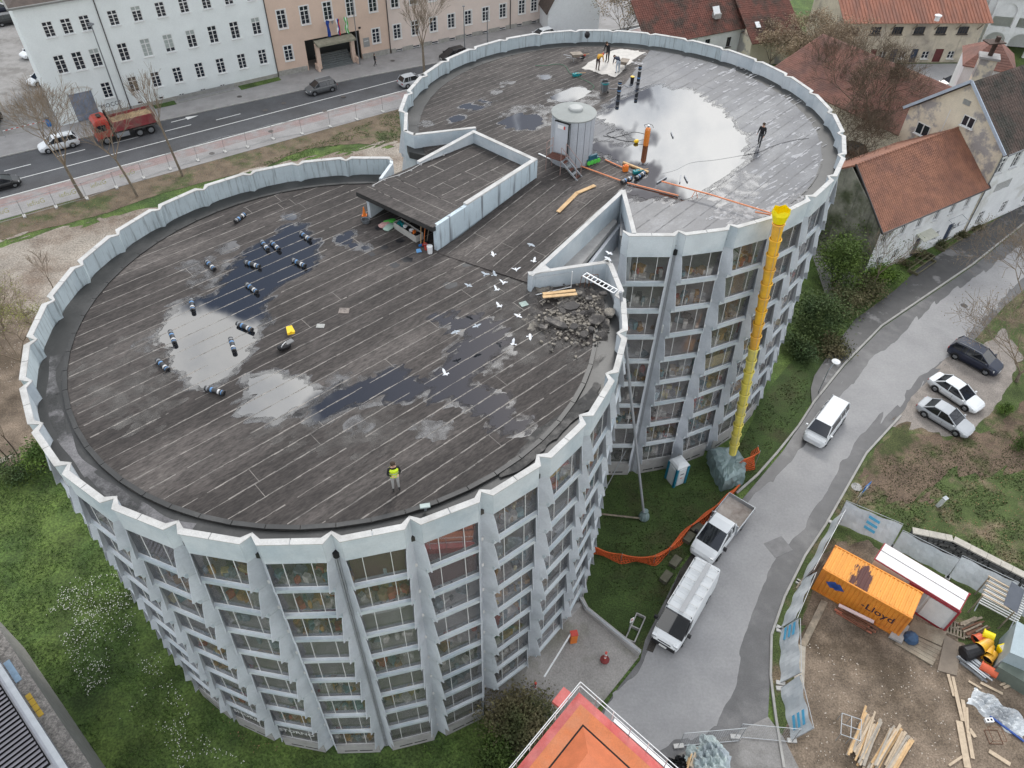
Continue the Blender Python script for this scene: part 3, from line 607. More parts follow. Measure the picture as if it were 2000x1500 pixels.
dk = [el(W1, 740, 446, 9, 4), el(W1, 781, 469, 9, 5), el(W1, 751, 484, 7, 4), el(W1, 727, 497, 7, 4), el(W1, 795, 507, 11, 6), el(W1, 772, 518, 9, 5), pz(W1, 900,515,925,508,945,497,948,502,930,518,905,522), el(W1, 963, 512, 13, 7), el(W1, 880, 557, 14, 7)]
puddle(dk, W1-.0004, WET, name='wet_patch', seed=6, amp=.1, cell=.06, ns=2)
tar = [pz(W1, 1000,900,1060,835,1110,800,1150,770,1165,750,1172,765,1140,810,1090,860,1030,905,1000,920,960,935,985,915)]
puddle(tar, W1-.0009, mat('tar_smear', (.03, .029, .028), .7, .4, 3, col2=(.09, .085, .08), lo=.5, hi=.6, fine=.2), name='tar_patch', seed=8, amp=.5)
W2 = Z2+.0362
big2 = [pz(W2, 1250,177,1290,165,1350,178,1410,215,1450,258,1468,285,1440,330,1400,365,1370,380,1345,388,1300,388,1240,386,1228,380,1245,360,1262,345,1215,320,1172,302,1160,292,1162,276,1210,284,1240,278,1222,262,1180,238,1163,230,1210,195)]
puddle(big2, W2+.010, WATER, seed=21, cell=.13, amp=.5, grow=-.15); puddle(big2, W2-.0007, WATERE, seed=21, cell=.13, amp=.6, grow=.25)
WMB = mat('wet_membrane', (.05, .055, .07), .35, .2, 2, gloss=.10, grough=.22); seethrough(WMB, .36, .6, .85, 1.2)
puddle(big2+[el(W2, 1420, 360, 60, 30)], W2-.0013, WMB, name='wet_patch', seed=21, grow=.4, amp=.7)
oth = [pz(W2, 965,240,990,228,1020,222,1050,225,1058,240,1040,252,990,250), pz(W2, 1075,190,1100,178,1140,168,1150,178,1130,192,1090,200), el(W2, 920, 208, 20, 5), el(W2, 945, 198, 12, 4), el(W2, 895, 232, 14, 5), el(W2, 1068, 152, 13, 5)]
puddle(oth, W2-.014, WATER, seed=23, amp=.35); puddle(oth+[el(W2, 1040, 225, 60, 20), el(W2, 1120, 190, 50, 16), el(W2, 988, 162, 10, 5), el(W2, 965, 180, 9, 4), el(W2, 835, 240, 12, 4)], W2-.0155, FILM, name='wet_patch', seed=23, amp=.5, grow=.2)
scr = [pz(W2, 1138,133,1160,118,1195,98,1230,96,1262,102,1240,118,1200,150,1185,146,1160,140)]
puddle(scr, W2-.0005, mat('bare_screed', (.55, .52, .48), .8, .12, 2, fine=.1), name='bare_screed', seed=25, amp=.25)
LIME = mat('lime_scale', (.42, .41, .41), .8, .2, 3, fine=.1); seethrough(LIME, .36, .6, .85, 2.5)
FLK = mat('flaking_scale', (.36, .36, .37), .8, .2, 3, fine=.1)
puddle([pz(W2, 1395,430,1440,385,1475,330,1490,290,1440,225,1400,160,1330,120,1440,130,1560,200,1600,270,1590,345,1500,410)], W2-.0018, FLK, name='lime_flakes', seed=51, amp=1.5, cl=-.02, grow=-.62, cell=.06, ns=2.6)
SILT = mat('dry_silt', (.17, .16, .15), .85, .2, 2, fine=.15); seethrough(SILT, .38, .68, .6, 1.2)
puddle([pz(W1, 930,560,1010,530,1060,560,1080,640,1150,690,1120,760,1000,720,900,640), pz(W1, 480,830,560,800,700,800,820,840,700,880,560,870), pz(W1, 150,700,300,640,360,760,320,860,200,830)], W1-.0016, SILT, name='dry_silt', seed=53, amp=1.6, cell=.12)
scr2 = [pz(W2, 1385,420,1420,392,1440,372,1455,380,1440,400,1480,412,1500,405,1560,372,1580,378,1540,405,1490,425,1430,440), el(W2, 1150, 228, 12, 4), pz(W2, 1255,108,1268,103,1240,125,1228,134)]
puddle(scr2, W2+.0006, LIME, name='lime_stain', seed=28, amp=.85, ns=1.6, cell=.09)
# ================================================================ ground
def region(name, pts, z, m, zs=0, rag=None):
 if rag: return puddle([[P(pts[i], pts[i+1], zs) for i in range(0, len(pts), 2)]], z, m, name, cell=.3, amp=rag, seed=len(name)+len(pts), ang=.7, ns=.9)
 mb = MB(); q = [P(pts[i], pts[i+1], zs) for i in range(0, len(pts), 2)]
 mb.add([(p.x, p.y, z) for p in q], [tuple(range(len(q)))])
 o = struct(name, mb, m)
 # make it face up
 if o.data.polygons[0].normal.z < 0: o.data.flip_normals()
 return o
GRASS = mat('grass_ground', (.088, .132, .030), .9, .4, .5, col2=(.048, .085, .02), lo=.42, hi=.6, bump=.6, bscale=14, fine=.35)
GRASSD = mat('grass_shaded', (.045, .075, .018), .9, .3, .7, col2=(.055, .05, .022), lo=.5, hi=.7, bump=.6, bscale=14, fine=.35)  # darker copy of the grass, shade between the walls put into its colour
SOIL = mat('soil', (.20, .155, .115), .95, .3, .7, col2=(.10, .075, .052), lo=.45, hi=.62, bump=.6, bscale=8, fine=.25)
GRAVEL = mat('pale_rubble_ground', (.33, .29, .245), .95, .15, .4, col2=(.20, .155, .12), lo=.48, hi=.62, bump=.6, bscale=9, fine=.25)
LEAF = mat('leaf_litter_ground', (.15, .115, .08), .95, .3, .8, col2=(.07, .085, .032), lo=.5, hi=.62, bump=.6, bscale=12, fine=.35)
LAWN2 = mat('patchy_lawn', (.066, .092, .028), .95, .3, .8, col2=(.17, .13, .085), lo=.5, hi=.62, bump=.6, bscale=12, fine=.35)
ASPH = mat('asphalt', (.088, .09, .096), .85, .08, .6, col2=(.07, .07, .073), bump=.2, bscale=60, fine=.1)
ASPHL = mat('road_surface_dry', (.31, .305, .305), .75, .07, .4, col2=(.26, .257, .26), bump=.1, bscale=60, fine=.05)
ASPHW = mat('road_surface_wet', (.085, .083, .085), .55, .2, .9, col2=(.13, .126, .126), lo=.5, hi=.62, fine=.1, gloss=.02, grough=.3)
PAVE = mat('pavement', (.30, .29, .285), .85, .08, .8, col2=(.25, .24, .235), fine=.06)
PINKP = mat('cycle_track_paint', (.27, .20, .19), .85, .12, 1.5, col2=(.27, .255, .25), fine=.08)
KERB = mat('kerb_stone', (.36, .35, .33), .8, .15, 2)
LINE = mat('road_marking', (.72, .72, .70), .7, .12, 6)
YARD = mat('yard_paving', (.26, .25, .24), .9, .12, .8, col2=(.18, .17, .16), lo=.48, hi=.6, fine=.1)
mb = MB(); mb.add([(-400, -120, -.03), (400, -120, -.03), (400, 600, -.03), (-400, 600, -.03)], [(0, 1, 2, 3)]); struct('ground', mb, GRASS)
def offs(n, d): return n
rd = Vector((.8096, .5870, 0)); rn = Vector((-.587, .8096, 0))
def RP(s, t, z=0): p = rd*s+rn*t; return Vector((p.x, p.y, z))
def band(name, s0, s1, t0, t1, z, m, z0=None):
 mb = MB()
 if z0 is None: mb.add([RP(s0, t0, z), RP(s1, t0, z), RP(s1, t1, z), RP(s0, t1, z)], [(0, 1, 2, 3)])
 else: mb.prism([RP(s0, t0, z0), RP(s1, t0, z0), RP(s1, t1, z0), RP(s0, t1, z0)], [RP(s0, t0, z), RP(s1, t0, z), RP(s1, t1, z), RP(s0, t1, z)])
 return struct(name, mb, m)
region('leaf_litter', [-260,560,-120,900,-60,900,0,470,90,445,160,430,250,400,330,375,420,350,520,325,600,290,700,280,820,290,835,205,770,212,560,270,280,348,45,421,-150,478], 0.002, LEAF, rag=.3)
region('rubble_ground', [-260,900,-60,900,20,905,120,880,420,640,820,420,900,290,800,272,720,290,600,312,520,325,420,362,330,392,250,418,150,440,0,475,-160,515], .006, GRAVEL, rag=1.4)
region('bare_soil', [-200,600,0,590,110,640,90,900,0,900,-200,900], .010, SOIL, rag=1.2)
band('pavement', -120, 160, 89.3, 91.9, .03, PAVE, -.2); band('cycle_track', -120, 160, 91.9, 93.7, .026, PINKP, -.2)
band('street', -120, 160, 93.8, 104.2, .012, ASPH)
band('kerb', -120, 160, 93.7, 93.8, .05, KERB, -.2)
wp = [P(120, 247), P(153, 240), P(545, 151), P(765, 105), P(1069, 48)]
region('far_pavement', [-400,420,-100,330,157,271,420,213,560,183,700,152,860,122,1000,95,1300,40,1300,-60,545,60,120,150,0,40,-400,40], .10, PAVE)
mb = MB()
kp = [P(a, b) for a, b in ((-400, 422), (-100, 332), (157, 272), (420, 214), (560, 184), (700, 153), (860, 123), (1000, 96), (1300, 41))]
for a, b in zip(kp, kp[1:]): wall(mb, a, b, 0, 0, .13, .13, .14, 1)
struct('far_kerb', mb, KERB)
def mark(name, s0, s1, t, w=.13, z=.018):
 mb = MB(); mb.add([RP(s0, t-w/2, z), RP(s1, t-w/2, z), RP(s1, t+w/2, z), RP(s0, t+w/2, z)], [(0, 1, 2, 3)]); return struct(name, mb, LINE)
mark('road_line', -120, 160, 97.41); mark('edge_line', -120, 160, 94.0, .13)
def st(u, v): p = P(u, v); return p.dot(rd), p.dot(rn)
z1 = lambda x, y: (x/3.571, y/3.571)
for a, b in (((30, 1195), (215, 1145)), ((400, 1090), (595, 1045)), ((775, 1000), (980, 955)), ((1150, 915), (1335, 872)), ((1505, 835), (1680, 797)), ((-330, 1290), (-150, 1245))):
 (sa, ta), (sb_, tb) = st(*z1(*a)), st(*z1(*b)); mark('lane_dash', sa, sb_, (ta+tb)/2, .14)
sa, ta = st(*z1(1190, 850)); sb2, tb2 = st(*z1(1365, 815))
mb = MB(); m_ = (ta+tb2)/2
mb.add([RP(sa, m_-.08, .018), RP(sa+2.0, m_-.08, .018), RP(sa+2.0, m_-.45, .018), RP(sa+3.6, m_, .018), RP(sa+2.0, m_+.45, .018), RP(sa+2.0, m_+.08, .018), RP(sa, m_+.08, .018)], [(0, 1, 2, 3, 4, 5, 6)]); struct('turn_arrow', mb, LINE)
region('side_plaza', [-400,420,-100,330,0,268,115,250,130,225,60,40,-100,-60,-600,60], .104, YARD)
# manholes on the street side
for i_, (u, v) in enumerate(((518, 216), (554, 202), (634, 217), (414, 300), (529, 257), (671, 190), (468, 190), (174, 246), (767, 120))):
 p = P(u, v); o = MB().lathe([(.34, 0), (.34, .012)], (p.x, p.y, .03 if v > 200 else .10), 20).build('manhole_cover', mat('cast_iron', (.09, .08, .075), .7, .2, 6)); tag(o, 'round cast iron manhole cover '+('in the near pavement below the peach entrance', 'in the paving before the grass verge', 'in the near pavement below the grey car', 'reddish one, in the near pavement beside the fence', 'in the near pavement between two fence posts', 'in the far pavement right of the entrance', 'in the far pavement before the area railing', 'in the paving before the arched gate', 'in the far pavement beside the pedestrian')[i_], 'manhole cover', 'manhole covers along the street')
# ---- right side
region('road_wet_margin', [1530,1560,1500,1400,1508,1250,1532,1170,1572,1090,1612,1030,1652,960,1692,890,1757,812,1815,745,1880,690,1960,600,2100,480,2600,200,2600,60,2200,330,2000,440,1900,520,1723,640,1650,715,1591,787,1530,880,1450,975,1400,1020,1330,1110,1260,1250,1250,1290,1210,1340,1175,1390,1120,1560], .010, ASPHW)
puddle([pz(0, 1185,1390,1205,1345,1262,1290,1300,1200,1372,1060,1430,1010,1500,950,1570,865,1640,770,1700,700,1790,625,1900,540,2060,440,2300,300,2300,340,2070,480,1950,585,1870,680,1800,740,1745,795,1675,850,1630,915,1600,975,1575,1030,1520,1085,1490,1140,1475,1195,1450,1260,1445,1310,1430,1365,1400,1420,1330,1440,1290,1465,1250,1490,1200,1480,1180,1440)], .014, ASPHL, name='road', seed=41, amp=.55, cell=.25, ang=radians(55), ns=.8)
region('side_pavement', [1585,790,1650,713,1723,638,1900,518,2000,438,2200,325,2600,60,2600,0,2100,350,2000,400,1900,455,1800,520,1745,570,1670,625,1620,690,1590,735,1583,760], .11, mat('wet_pavement', (.055, .053, .053), .6, .2, 1.0, col2=(.17, .165, .165), lo=.56, hi=.62, gloss=.02, grough=.3))
mb = MB(); kp = [P(a, b) for a, b in ((1440, 965), (1480, 930), (1520, 885), (1560, 835), (1591, 787), (1650, 713), (1723, 638), (1900, 518), (2000, 438), (2200, 325), (2600, 60))]
for a, b in zip(kp, kp[1:]): wall(mb, a, b, -.1, -.1, .13, .13, .16, 1)
struct('kerb', mb, KERB)
mb = MB(); kp = [P(a, b) for a, b in ((1528, 1500), (1512, 1400), (1502, 1320), (1504, 1240), (1530, 1165), (1570, 1085), (1610, 1025), (1650, 955), (1690, 885), (1757, 812))]
for a, b in zip(kp, kp[1:]): wall(mb, a, b, -.1, -.1, .13, .13, .15, -1)
struct('kerb', mb, KERB)
region('lawn_right', [1530,1560,1514,1400,1505,1320,1507,1240,1533,1165,1573,1085,1612,1025,1652,955,1692,885,1757,812,1815,745,1880,690,1960,600,2100,480,2900,100,2900,1500,2200,1560], .012, LAWN2)
region('parking_gravel', [1745,830,1757,812,1815,745,1850,700,1900,690,1960,640,2000,700,1940,800,1900,850,1840,850,1790,835,1765,835], .017, mat('parking_grit', (.27, .24, .215), .9, .2, 1, fine=.2), rag=.5)
region('bare_soil', [1690,900,1757,830,1830,850,1900,850,1960,830,2000,780,2200,650,2200,900,1990,930,1850,920,1800,990,1740,990,1690,960], .020, mat('muddy_soil', (.14, .10, .07), .95, .3, .7, col2=(.06, .07, .025), lo=.5, hi=.6, bump=.6, bscale=8, fine=.3), rag=1.3)
region('yard_soil', [1600,1080,1640,1065,1700,1060,1850,1230,1990,1330,2150,1450,2150,1620,1500,1620,1500,1480,1530,1440,1560,1350,1560,1250,1580,1180], .018, SOIL, rag=.5)
region('yard_hardstanding', [1480,1600,1330,1600,1290,1500,1330,1470,1440,1430,1500,1400,1530,1440,1560,1500], .022, YARD)
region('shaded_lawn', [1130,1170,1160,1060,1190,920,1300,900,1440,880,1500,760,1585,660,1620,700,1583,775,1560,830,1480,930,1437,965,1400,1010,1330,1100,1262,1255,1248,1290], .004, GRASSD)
region('road_gutter_bed', [1262,1270,1330,1110,1400,1015,1415,1025,1345,1120,1275,1275], .016, mat('dark_soil', (.05, .045, .04), .95, .3, 2, fine=.3))
# ramp up to the entrance of the left building
pr = [P(940, 1362, 1.9), P(1033, 1284, 2.0), P(1095, 1222, 1.7), P(1140, 1180, 1.2), P(1248, 1283, .03), P(1172, 1378, .03), P(1105, 1440, .02), P(1000, 1480, .4)]
mb = MB(); mb.add(pr, [(3, 2, 1, 7), (3, 7, 6, 4), (1, 0, 7), (4, 6, 5)]); o = struct('driveway', mb, mat('driveway_surface', (.27, .255, .24), .85, .12, .7, col2=(.17, .165, .135), lo=.5, hi=.65, fine=.12)); o.data.update()
for p in o.data.polygons: pass
mb = MB()
for a, b in zip(pr[:3], pr[1:4]): mb.prism([a-Vector((0, 0, 1.9)), b-Vector((0, 0, 1.2)), b+Vector((-.25, .2, -1.2)), a+Vector((-.25, .2, -1.9))], [a+Vector((0, 0, .12)), b+Vector((0, 0, .12)), b+Vector((-.25, .2, .12)), a+Vector((-.25, .2, .12))])
struct('driveway_kerb', mb, BASEC)
rw = thing('retaining_wall', 'low concrete retaining wall with metal rails beside the entrance drive', 'wall', (P(1248, 1275).x, P(1248, 1275).y, 0))
mb = MB(); a, b, c_ = P(1131, 1168, 1.5), P(1142, 1190, 1.4), P(1248, 1276, .55)
for p, q, z0, z1_ in ((a, b, 1.5, 1.4), (b, c_, 1.4, .55)): wall(mb, p, q, 0, 0, z0, z1_, .3, 1)
mb.build('wall', BASEC, rw, world=True)
for k in (0, 1):
 MB().path([a+Vector((0, 0, .08+k*.12)), b+Vector((.1, 0, .08+k*.12)), c_+Vector((.1, 0, .08+k*.12))], .03).build('rail', STEEL, rw, world=True)
# ================================================================ buildings along the street
def zat(b, u, v):
 r = ray(u, v); t = b.y/r.y; return CZ+t*r.z
def onplane(A, B, u, v):
 """point of the vertical plane through A and B seen at (u, v): distance along, height"""
 d = (B-A); d.z = 0; d.normalize(); n = Vector((d.y, -d.x, 0)); r = ray(u, v); O = Vector((0, 0, CZ)); t = (A-O).dot(n)/r.dot(n); p = O+r*t
 return (p-A).dot(d), p.z
def wthing(name, label, cat, A, B):
 d = B-A; return thing(name, label, cat, (A.x, A.y, 0), math.atan2(d.y, d.x))
_wc = {}
def window_mesh(w, h, cols, rows, transom, reveal, fm, sill=True, sur=None):
 key = (w, h, cols, rows, transom, reveal, fm.name, sill, sur.name if sur else '')
 if key in _wc: return _wc[key]
 f = MB(); t = .07; y = reveal
 f.box((-w/2+t/2, y, h/2), (t, .07, h)); f.box((w/2-t/2, y, h/2), (t, .07, h)); f.box((0, y, t/2), (w-2*t, .07, t)); f.box((0, y, h-t/2), (w-2*t, .07, t))
 for i in range(1, cols): f.box((-w/2+w*i/cols, y, h/2), (t*1.5, .08, h-2*t))
 if transom: f.box((0, y, h*transom), (w-2*t, .085, t*1.4))
 for i in range(1, rows):
  z = h*(transom or 1)*i/rows
  f.box((0, y+.01, z), (w-2*t, .04, .035))
 if sill: f.box((0, -.07, -.04), (w+.2, .3, .07))
 if sur:
  g = .14
  for x in (-w/2-g/2, w/2+g/2): f.box((x, -.02, h/2), (g, .05, h+2*g), mi=0)
  f.box((0, -.02, h+g/2), (w, .05, g))
 fo = f.build('window', fm); COL.objects.unlink(fo)
 g = MB(); g.box((0, y+.02, h/2), (w-.04, .02, h-.04)); go = g.build('pane', WGLASS); COL.objects.unlink(go)
 me = (fo.data, go.data); bpy.data.objects.remove(fo); bpy.data.objects.remove(go); _wc[key] = me; return me
def put_window(root, s, z, w, h, cols=2, rows=3, transom=.72, reveal=.12, fm=None, sill=True, sur=None, blind=None, M=None):
 a, b = window_mesh(w, h, cols, rows, transom, reveal, fm or FRAMEW, sill, sur)
 o = bpy.data.objects.new('window', a); COL.objects.link(o); o.parent = root; o.location = (s, 0, z)
 if M is not None: o.matrix_basis = M @ Matrix.Translation((s, 0, z))
 p = bpy.data.objects.new('pane', b); COL.objects.link(p); p.parent = o
 if blind: q = MB(); q.box((0, reveal+.005, h-h*blind/2), (w-.1, .012, h*blind-.06)); q.build('blind', BLIND, o)
 return o
BLIND = mat('roller_blind', (.36, .40, .38), .8, .05)
def pierced(mb, x0, x1, z0, z1, holes, reveal=.3, y=0, mi=0):
 """front skin in the local x-z plane with rectangular holes (x, z, w, h) and their reveals"""
 zs = sorted({z0, z1, *[h[1] for h in holes if z0 < h[1] < z1], *[h[1]+h[3] for h in holes if z0 < h[1]+h[3] < z1]})
 for za, zb_ in zip(zs, zs[1:]):
  zm = (za+zb_)/2; cuts = sorted([(h[0]-h[2]/2, h[0]+h[2]/2) for h in holes if h[1] < zm < h[1]+h[3]])
  x = x0
  for a, b in cuts+[(x1, x1)]:
   if a > x+1e-4: mb.quad((x, y, za), (a, y, za), (a, y, zb_), (x, y, zb_), mi=mi)
   x = max(x, b)
 for hh in holes:
  s, z, w, h = hh[:4]
  a, b = s-w/2, s+w/2; r = y+reveal
  mb.quad((a, y, z), (b, y, z), (b, r, z), (a, r, z), mi=mi); mb.quad((a, y, z+h), (a, r, z+h), (b, r, z+h), (b, y, z+h), mi=mi)
  mb.quad((a, y, z), (a, r, z), (a, r, z+h), (a, y, z+h), mi=mi); mb.quad((b, y, z), (b, y, z+h), (b, r, z+h), (b, r, z), mi=mi)
  if len(hh) == 4: mb.quad((a, r, z), (b, r, z), (b, r, z+h), (a, r, z+h), mi=mi)
def shell(mb, x0, x1, y1, z0, z1, mi=0):
 mb.quad((x1, 0, z0), (x1, y1, z0), (x1, y1, z1), (x1, 0, z1), mi=mi); mb.quad((x0, y1, z0), (x0, 0, z0), (x0, 0, z1), (x0, y1, z1), mi=mi)
 mb.quad((x1, y1, z0), (x0, y1, z0), (x0, y1, z1), (x1, y1, z1), mi=mi); mb.quad((x0, 0, z1), (x1, 0, z1), (x1, y1, z1), (x0, y1, z1), mi=mi)
PALE = mat('pale_mint_render', (.76, .80, .79), .8, .04, .5, fine=.02, streak=(2.5, .7, .2), stcol=(.4, .42, .4))
PEACH = mat('peach_render', (.66, .50, .40), .8, .05, .5, fine=.02); PEACH2 = mat('pale_peach_render', (.69, .585, .52), .8, .05, .5, fine=.02)
PLINTH = mat('stone_plinth', (.34, .33, .30), .9, .2, 2, fine=.1)
PIPE = mat('dark_drainpipe', (.06, .055, .055), .5, .1)
wA, wB = P(153, 240), P(545, 151)
b1 = wthing('white_building', 'long pale mint building with arched grey gate and rows of white windows', 'building', wA, wB)
X3 = [.84, 2.87, 4.94, 8.19, 10.98, 13.85, 16.74, 19.6, 22.5, 25.4]; X2 = [.65, 2.7, 4.72, 8.06, 10.86, 13.69, 16.61, 19.44, 22.37, 25.35]; X1 = [4.64, 7.93, 10.81, 13.64, 16.56, 19.43, 22.38, 25.33]
holes = [(x, 10.57, 1.12, 1.75) for x in X3]+[(x, 6.27, 1.16, 2.16) for x in X2]+[(x, 2.26, 1.1, 1.95) for x in X1]
holes += [(1.45, .1, 2.75, 3.55)]+[(x, .6, .6, .36) for x in (7.97, 10.72)]+[(x, .2, .7, .55) for x in (13.4, 16.3, 19.0)]
mb = MB(); pierced(mb, -2.05, 27.02, 0, 14.3, holes, .25); shell(mb, -2.05, 27.02, 15, 0, 14.3); mb.build('wall', PALE, b1)
BL = {(1, 2): .3, (1, 4): 1.0, (1, 5): .8, (1, 6): .28, (1, 9): .3, (0, 4): .35, (0, 8): .5}
for i, x in enumerate(X3): put_window(b1, x, 10.57, 1.12, 1.75, blind=BL.get((0, i)))
for i, x in enumerate(X2): put_window(b1, x, 6.27, 1.16, 2.16, blind=BL.get((1, i)))
for x in X1: put_window(b1, x, 2.26, 1.1, 1.95)
for x in (7.97, 10.72): put_window(b1, x, .6, .6, .36, 1, 1, None, sill=False)
for x in (13.4, 16.3, 19.0): put_window(b1, x, .2, .7, .55, 2, 1, None, sill=False)
mb = MB(); mb.box((17.0, -.05, .3), (20.0, .1, .62)); mb.box((4.9, -.05, .3), (4, .1, .62)); mb.build('plinth', PLINTH, b1)
GATE = mat('grey_blue_gate', (.22, .25, .31), .7, .2, 1.2, col2=(.16, .18, .22), fine=.1)
mb = MB(); n = 12; arc = [(1.45-1.37*cos(pi*i/n), .14, 3.62+.55*sin(pi*i/n)) for i in range(n+1)]
mb.prism([(.09, .1, .05)]+[(a, .1, c) for a, b, c in arc][::1]+[(2.81, .1, .05)], [(.09, .16, .05)]+[(a, .16, c) for a, b, c in arc]+[(2.81, .16, .05)])
gt = mb.build('gate', GATE, b1)
for x in (.55, 1.0, 1.45, 1.9, 2.35): MB().box((x, .09, 2.0), (.045, .03, 3.8)).build('gate_batten', GATE, gt)
# arch top is drawn in the wall by a stone surround
mb = MB()
for i in range(n):
 a, b = arc[i], arc[i+1]; k = 1.12; f = lambda p, k: (1.45+(p[0]-1.45)*k, -.02, 3.62+(p[2]-3.62)*k*1.15+(.1 if k > 1 else 0))
 mb.prism([f(a, 1), f(b, 1), f(b, k), f(a, k)], [(q[0], q[1]-.05, q[2]) for q in (f(a, 1), f(b, 1), f(b, k), f(a, k))])
mb.build('gate_arch', mat('pale_stone', (.6, .6, .57), .8, .1, 3), b1)
mb = MB(); mb.quad((.1, .02, 3.6), (2.8, .02, 3.6), (2.8, .02, 3.66), (.1, .02, 3.66));
MB().tube((6.64, -.12, .1), (6.64, -.12, 14.2), .07).build('drainpipe', PIPE, b1)
MB().tube((26.95, -.12, .1), (26.95, -.12, 14.2), .07).build('drainpipe', PIPE, b1)
mb = MB(); mb.prism([(-2.6, -.7, 14.3), (27.2, -.7, 14.3), (27.2, 15.5, 14.3), (-2.6, 15.5, 14.3)], [(-2.6, -.7, 14.5), (27.2, -.7, 14.5), (27.2, 15.5, 14.5), (-2.6, 15.5, 14.5)]); mb.build('eave', mat('grey_eave', (.2, .2, .19), .8, .1), b1)
mb = MB(); mb.prism([(-2.4, -.4, 14.5), (27.2, -.4, 14.5), (27.2, 15.2, 14.5), (-2.4, 15.2, 14.5)], [(4, 7.2, 18.5), (27.2, 7.2, 18.5), (27.2, 7.6, 18.5), (4, 7.6, 18.5)])
mb.build('roof', mat('dark_roof', (.09, .07, .06), .8, .2), b1)
lm = thing('street_lamp', 'tall grey street lamp post standing before the pale mint wall beside the drainpipe', 'street lamp', (P(246, 211).x, P(246, 211).y, .1))
p = wA+(wB-wA).normalized()*5.7; hp = Vector((p.x+.3, p.y-1.0, 0)); lm.location = (hp.x, hp.y, .1)
MB().tube((0, 0, 0), (0, 0, 11.4), .10, .06, 8).build('pole', mat('lamp_grey', (.16, .17, .18), .5, .1), lm); MB().lathe([(.05, 0), (.36, .08), (.36, .16), (.1, .3)], (0, 0, 11.3), 12).build('lamp_head', mat('lamp_grey', (0, 0, 0)), lm)
g = text_mb('"MOCO!', .75, .006); xform(g, frame((4.35, -.012, 1.35), (1, 0, .06), (0, 0, 1))); g.build('graffiti', BLACKP, b1)
# metal railing in front of the basement windows, grass verges
rl = thing('area_railing', 'grey vertical bar railing in front of the basement windows of the pale mint building', 'railing', b1.location, b1.rotation_euler.z)
for k in range(54):
 MB().box((12.5+k*.145, -1.1, .55), (.035, .03, 1.0)).build('bar', STEEL, rl) if k < 54 else None
for z in (.1, 1.05): MB().box((16.4, -1.1, z), (7.9, .05, .05)).build('rail', STEEL, rl)
mb = MB(); mb.box((16.4, -1.0, .06), (8.2, .3, .16)); mb.build('kerb', PLINTH, rl)
def local_sheet(name, root, pts, z, m):
 mb = MB(); mb.add([tuple(wmat(root) @ Vector((x, y, z))) for x, y in pts], [tuple(range(len(pts)))]); return struct(name, mb, m)
local_sheet('grass_verge', b1, [(21, -1.6), (26.9, -1.3), (26.9, -.1), (21, -.1)], .125, GRASS); local_sheet('grass_verge', b1, [(9.4, -1.3), (12.2, -1.4), (12.2, -.1), (9.4, -.1)], .125, GRASS)
# ---- peach building
pA, pB = P(545, 151), P(765, 105)
b2 = wthing('peach_building', 'long peach building with a covered stair entrance and three flags, beside the pale mint one', 'building', pA, pB)
XA = [1.95, 5.23, 8.58, 11.97, 15.39, 18.82, 21.8, 24.9, 27.9, 30.9, 34, 37.1, 40.7, 43.0]; XB = [2.02, 15.4, 18.82, 21.78, 24.85, 27.93, 30.89, 34.02, 37.16, 40.71, 43.03, 46]
XBa = [5.27, 12.0, 14.9, 18.9, 21.79, 24.99, 28, 31, 33.94, 37.13, 40.3, 43.15]
holes = [(x, 6.4, 1.2, 2.4) for x in XA]+[(x, 2.0, 1.15, 2.05) for x in XB]+[(x, 10.9, 1.2, 2.3) for x in XA]+[(x, .02, 1.15, .5) for x in XBa if not 4.4 < x < 13]
h1 = [h for h in holes if h[0] < 17.4]+[(8.7, .02, 8.3, 4.25, 0)]; h2 = [h for h in holes if h[0] > 17.4]
mb = MB(); pierced(mb, 0.02, 17.45, 0, 15, h1, .25); mb.quad((17.45, 0, 0), (17.45, 15, 0), (17.45, 15, 15), (17.45, 0, 15)); mb.quad((.02, 0, 15), (17.45, 0, 15), (17.45, 15, 15), (.02, 15, 15)); mb.build('wall', PEACH, b2)
mb = MB(); pierced(mb, 17.45, 48, 0, 14.6, h2, .25); shell(mb, 17.46, 48, 15, 0, 14.6); mb.build('wall', PEACH2, b2)
SUR = mat('window_surround', (.74, .72, .66), .7, .05)
for x in XA:
 put_window(b2, x, 6.4, 1.2, 2.4, 2, 3, .74, sur=SUR); put_window(b2, x, 10.9, 1.2, 2.3, 2, 3, .74, sur=SUR)
for x in XB: put_window(b2, x, 2.0, 1.15, 2.05, 2, 3, .7, sur=SUR)
for x in XBa:
 if 4.4 < x < 13: continue
 o = put_window(b2, x, .02, 1.15, .5, 1, 1, None, sill=False); MB().box((0, -.04, .25), (1.15, .05, .07)).build('window_bar', FRAMEW, o)
mb = MB(); mb.box((2.2, -.06, .42), (4.3, .12, .84)); mb.box((15.1, -.06, .42), (4.4, .12, .84)); mb.build('plinth', PLINTH, b2)
mb = MB()
for a, b in zip([17.6]+[x+.58 for x in XBa if x > 17.5], [x-.58 for x in XBa if x > 17.5]+[47]): mb.box(((a+b)/2, -.05, .35), (b-a, .1, .7))
mb.build('plinth', PLINTH, b2)
for x in (17.45, 38.5): MB().tube((x, -.1, .1), (x, -.1, 14.5), .07).build('drainpipe', PIPE, b2)
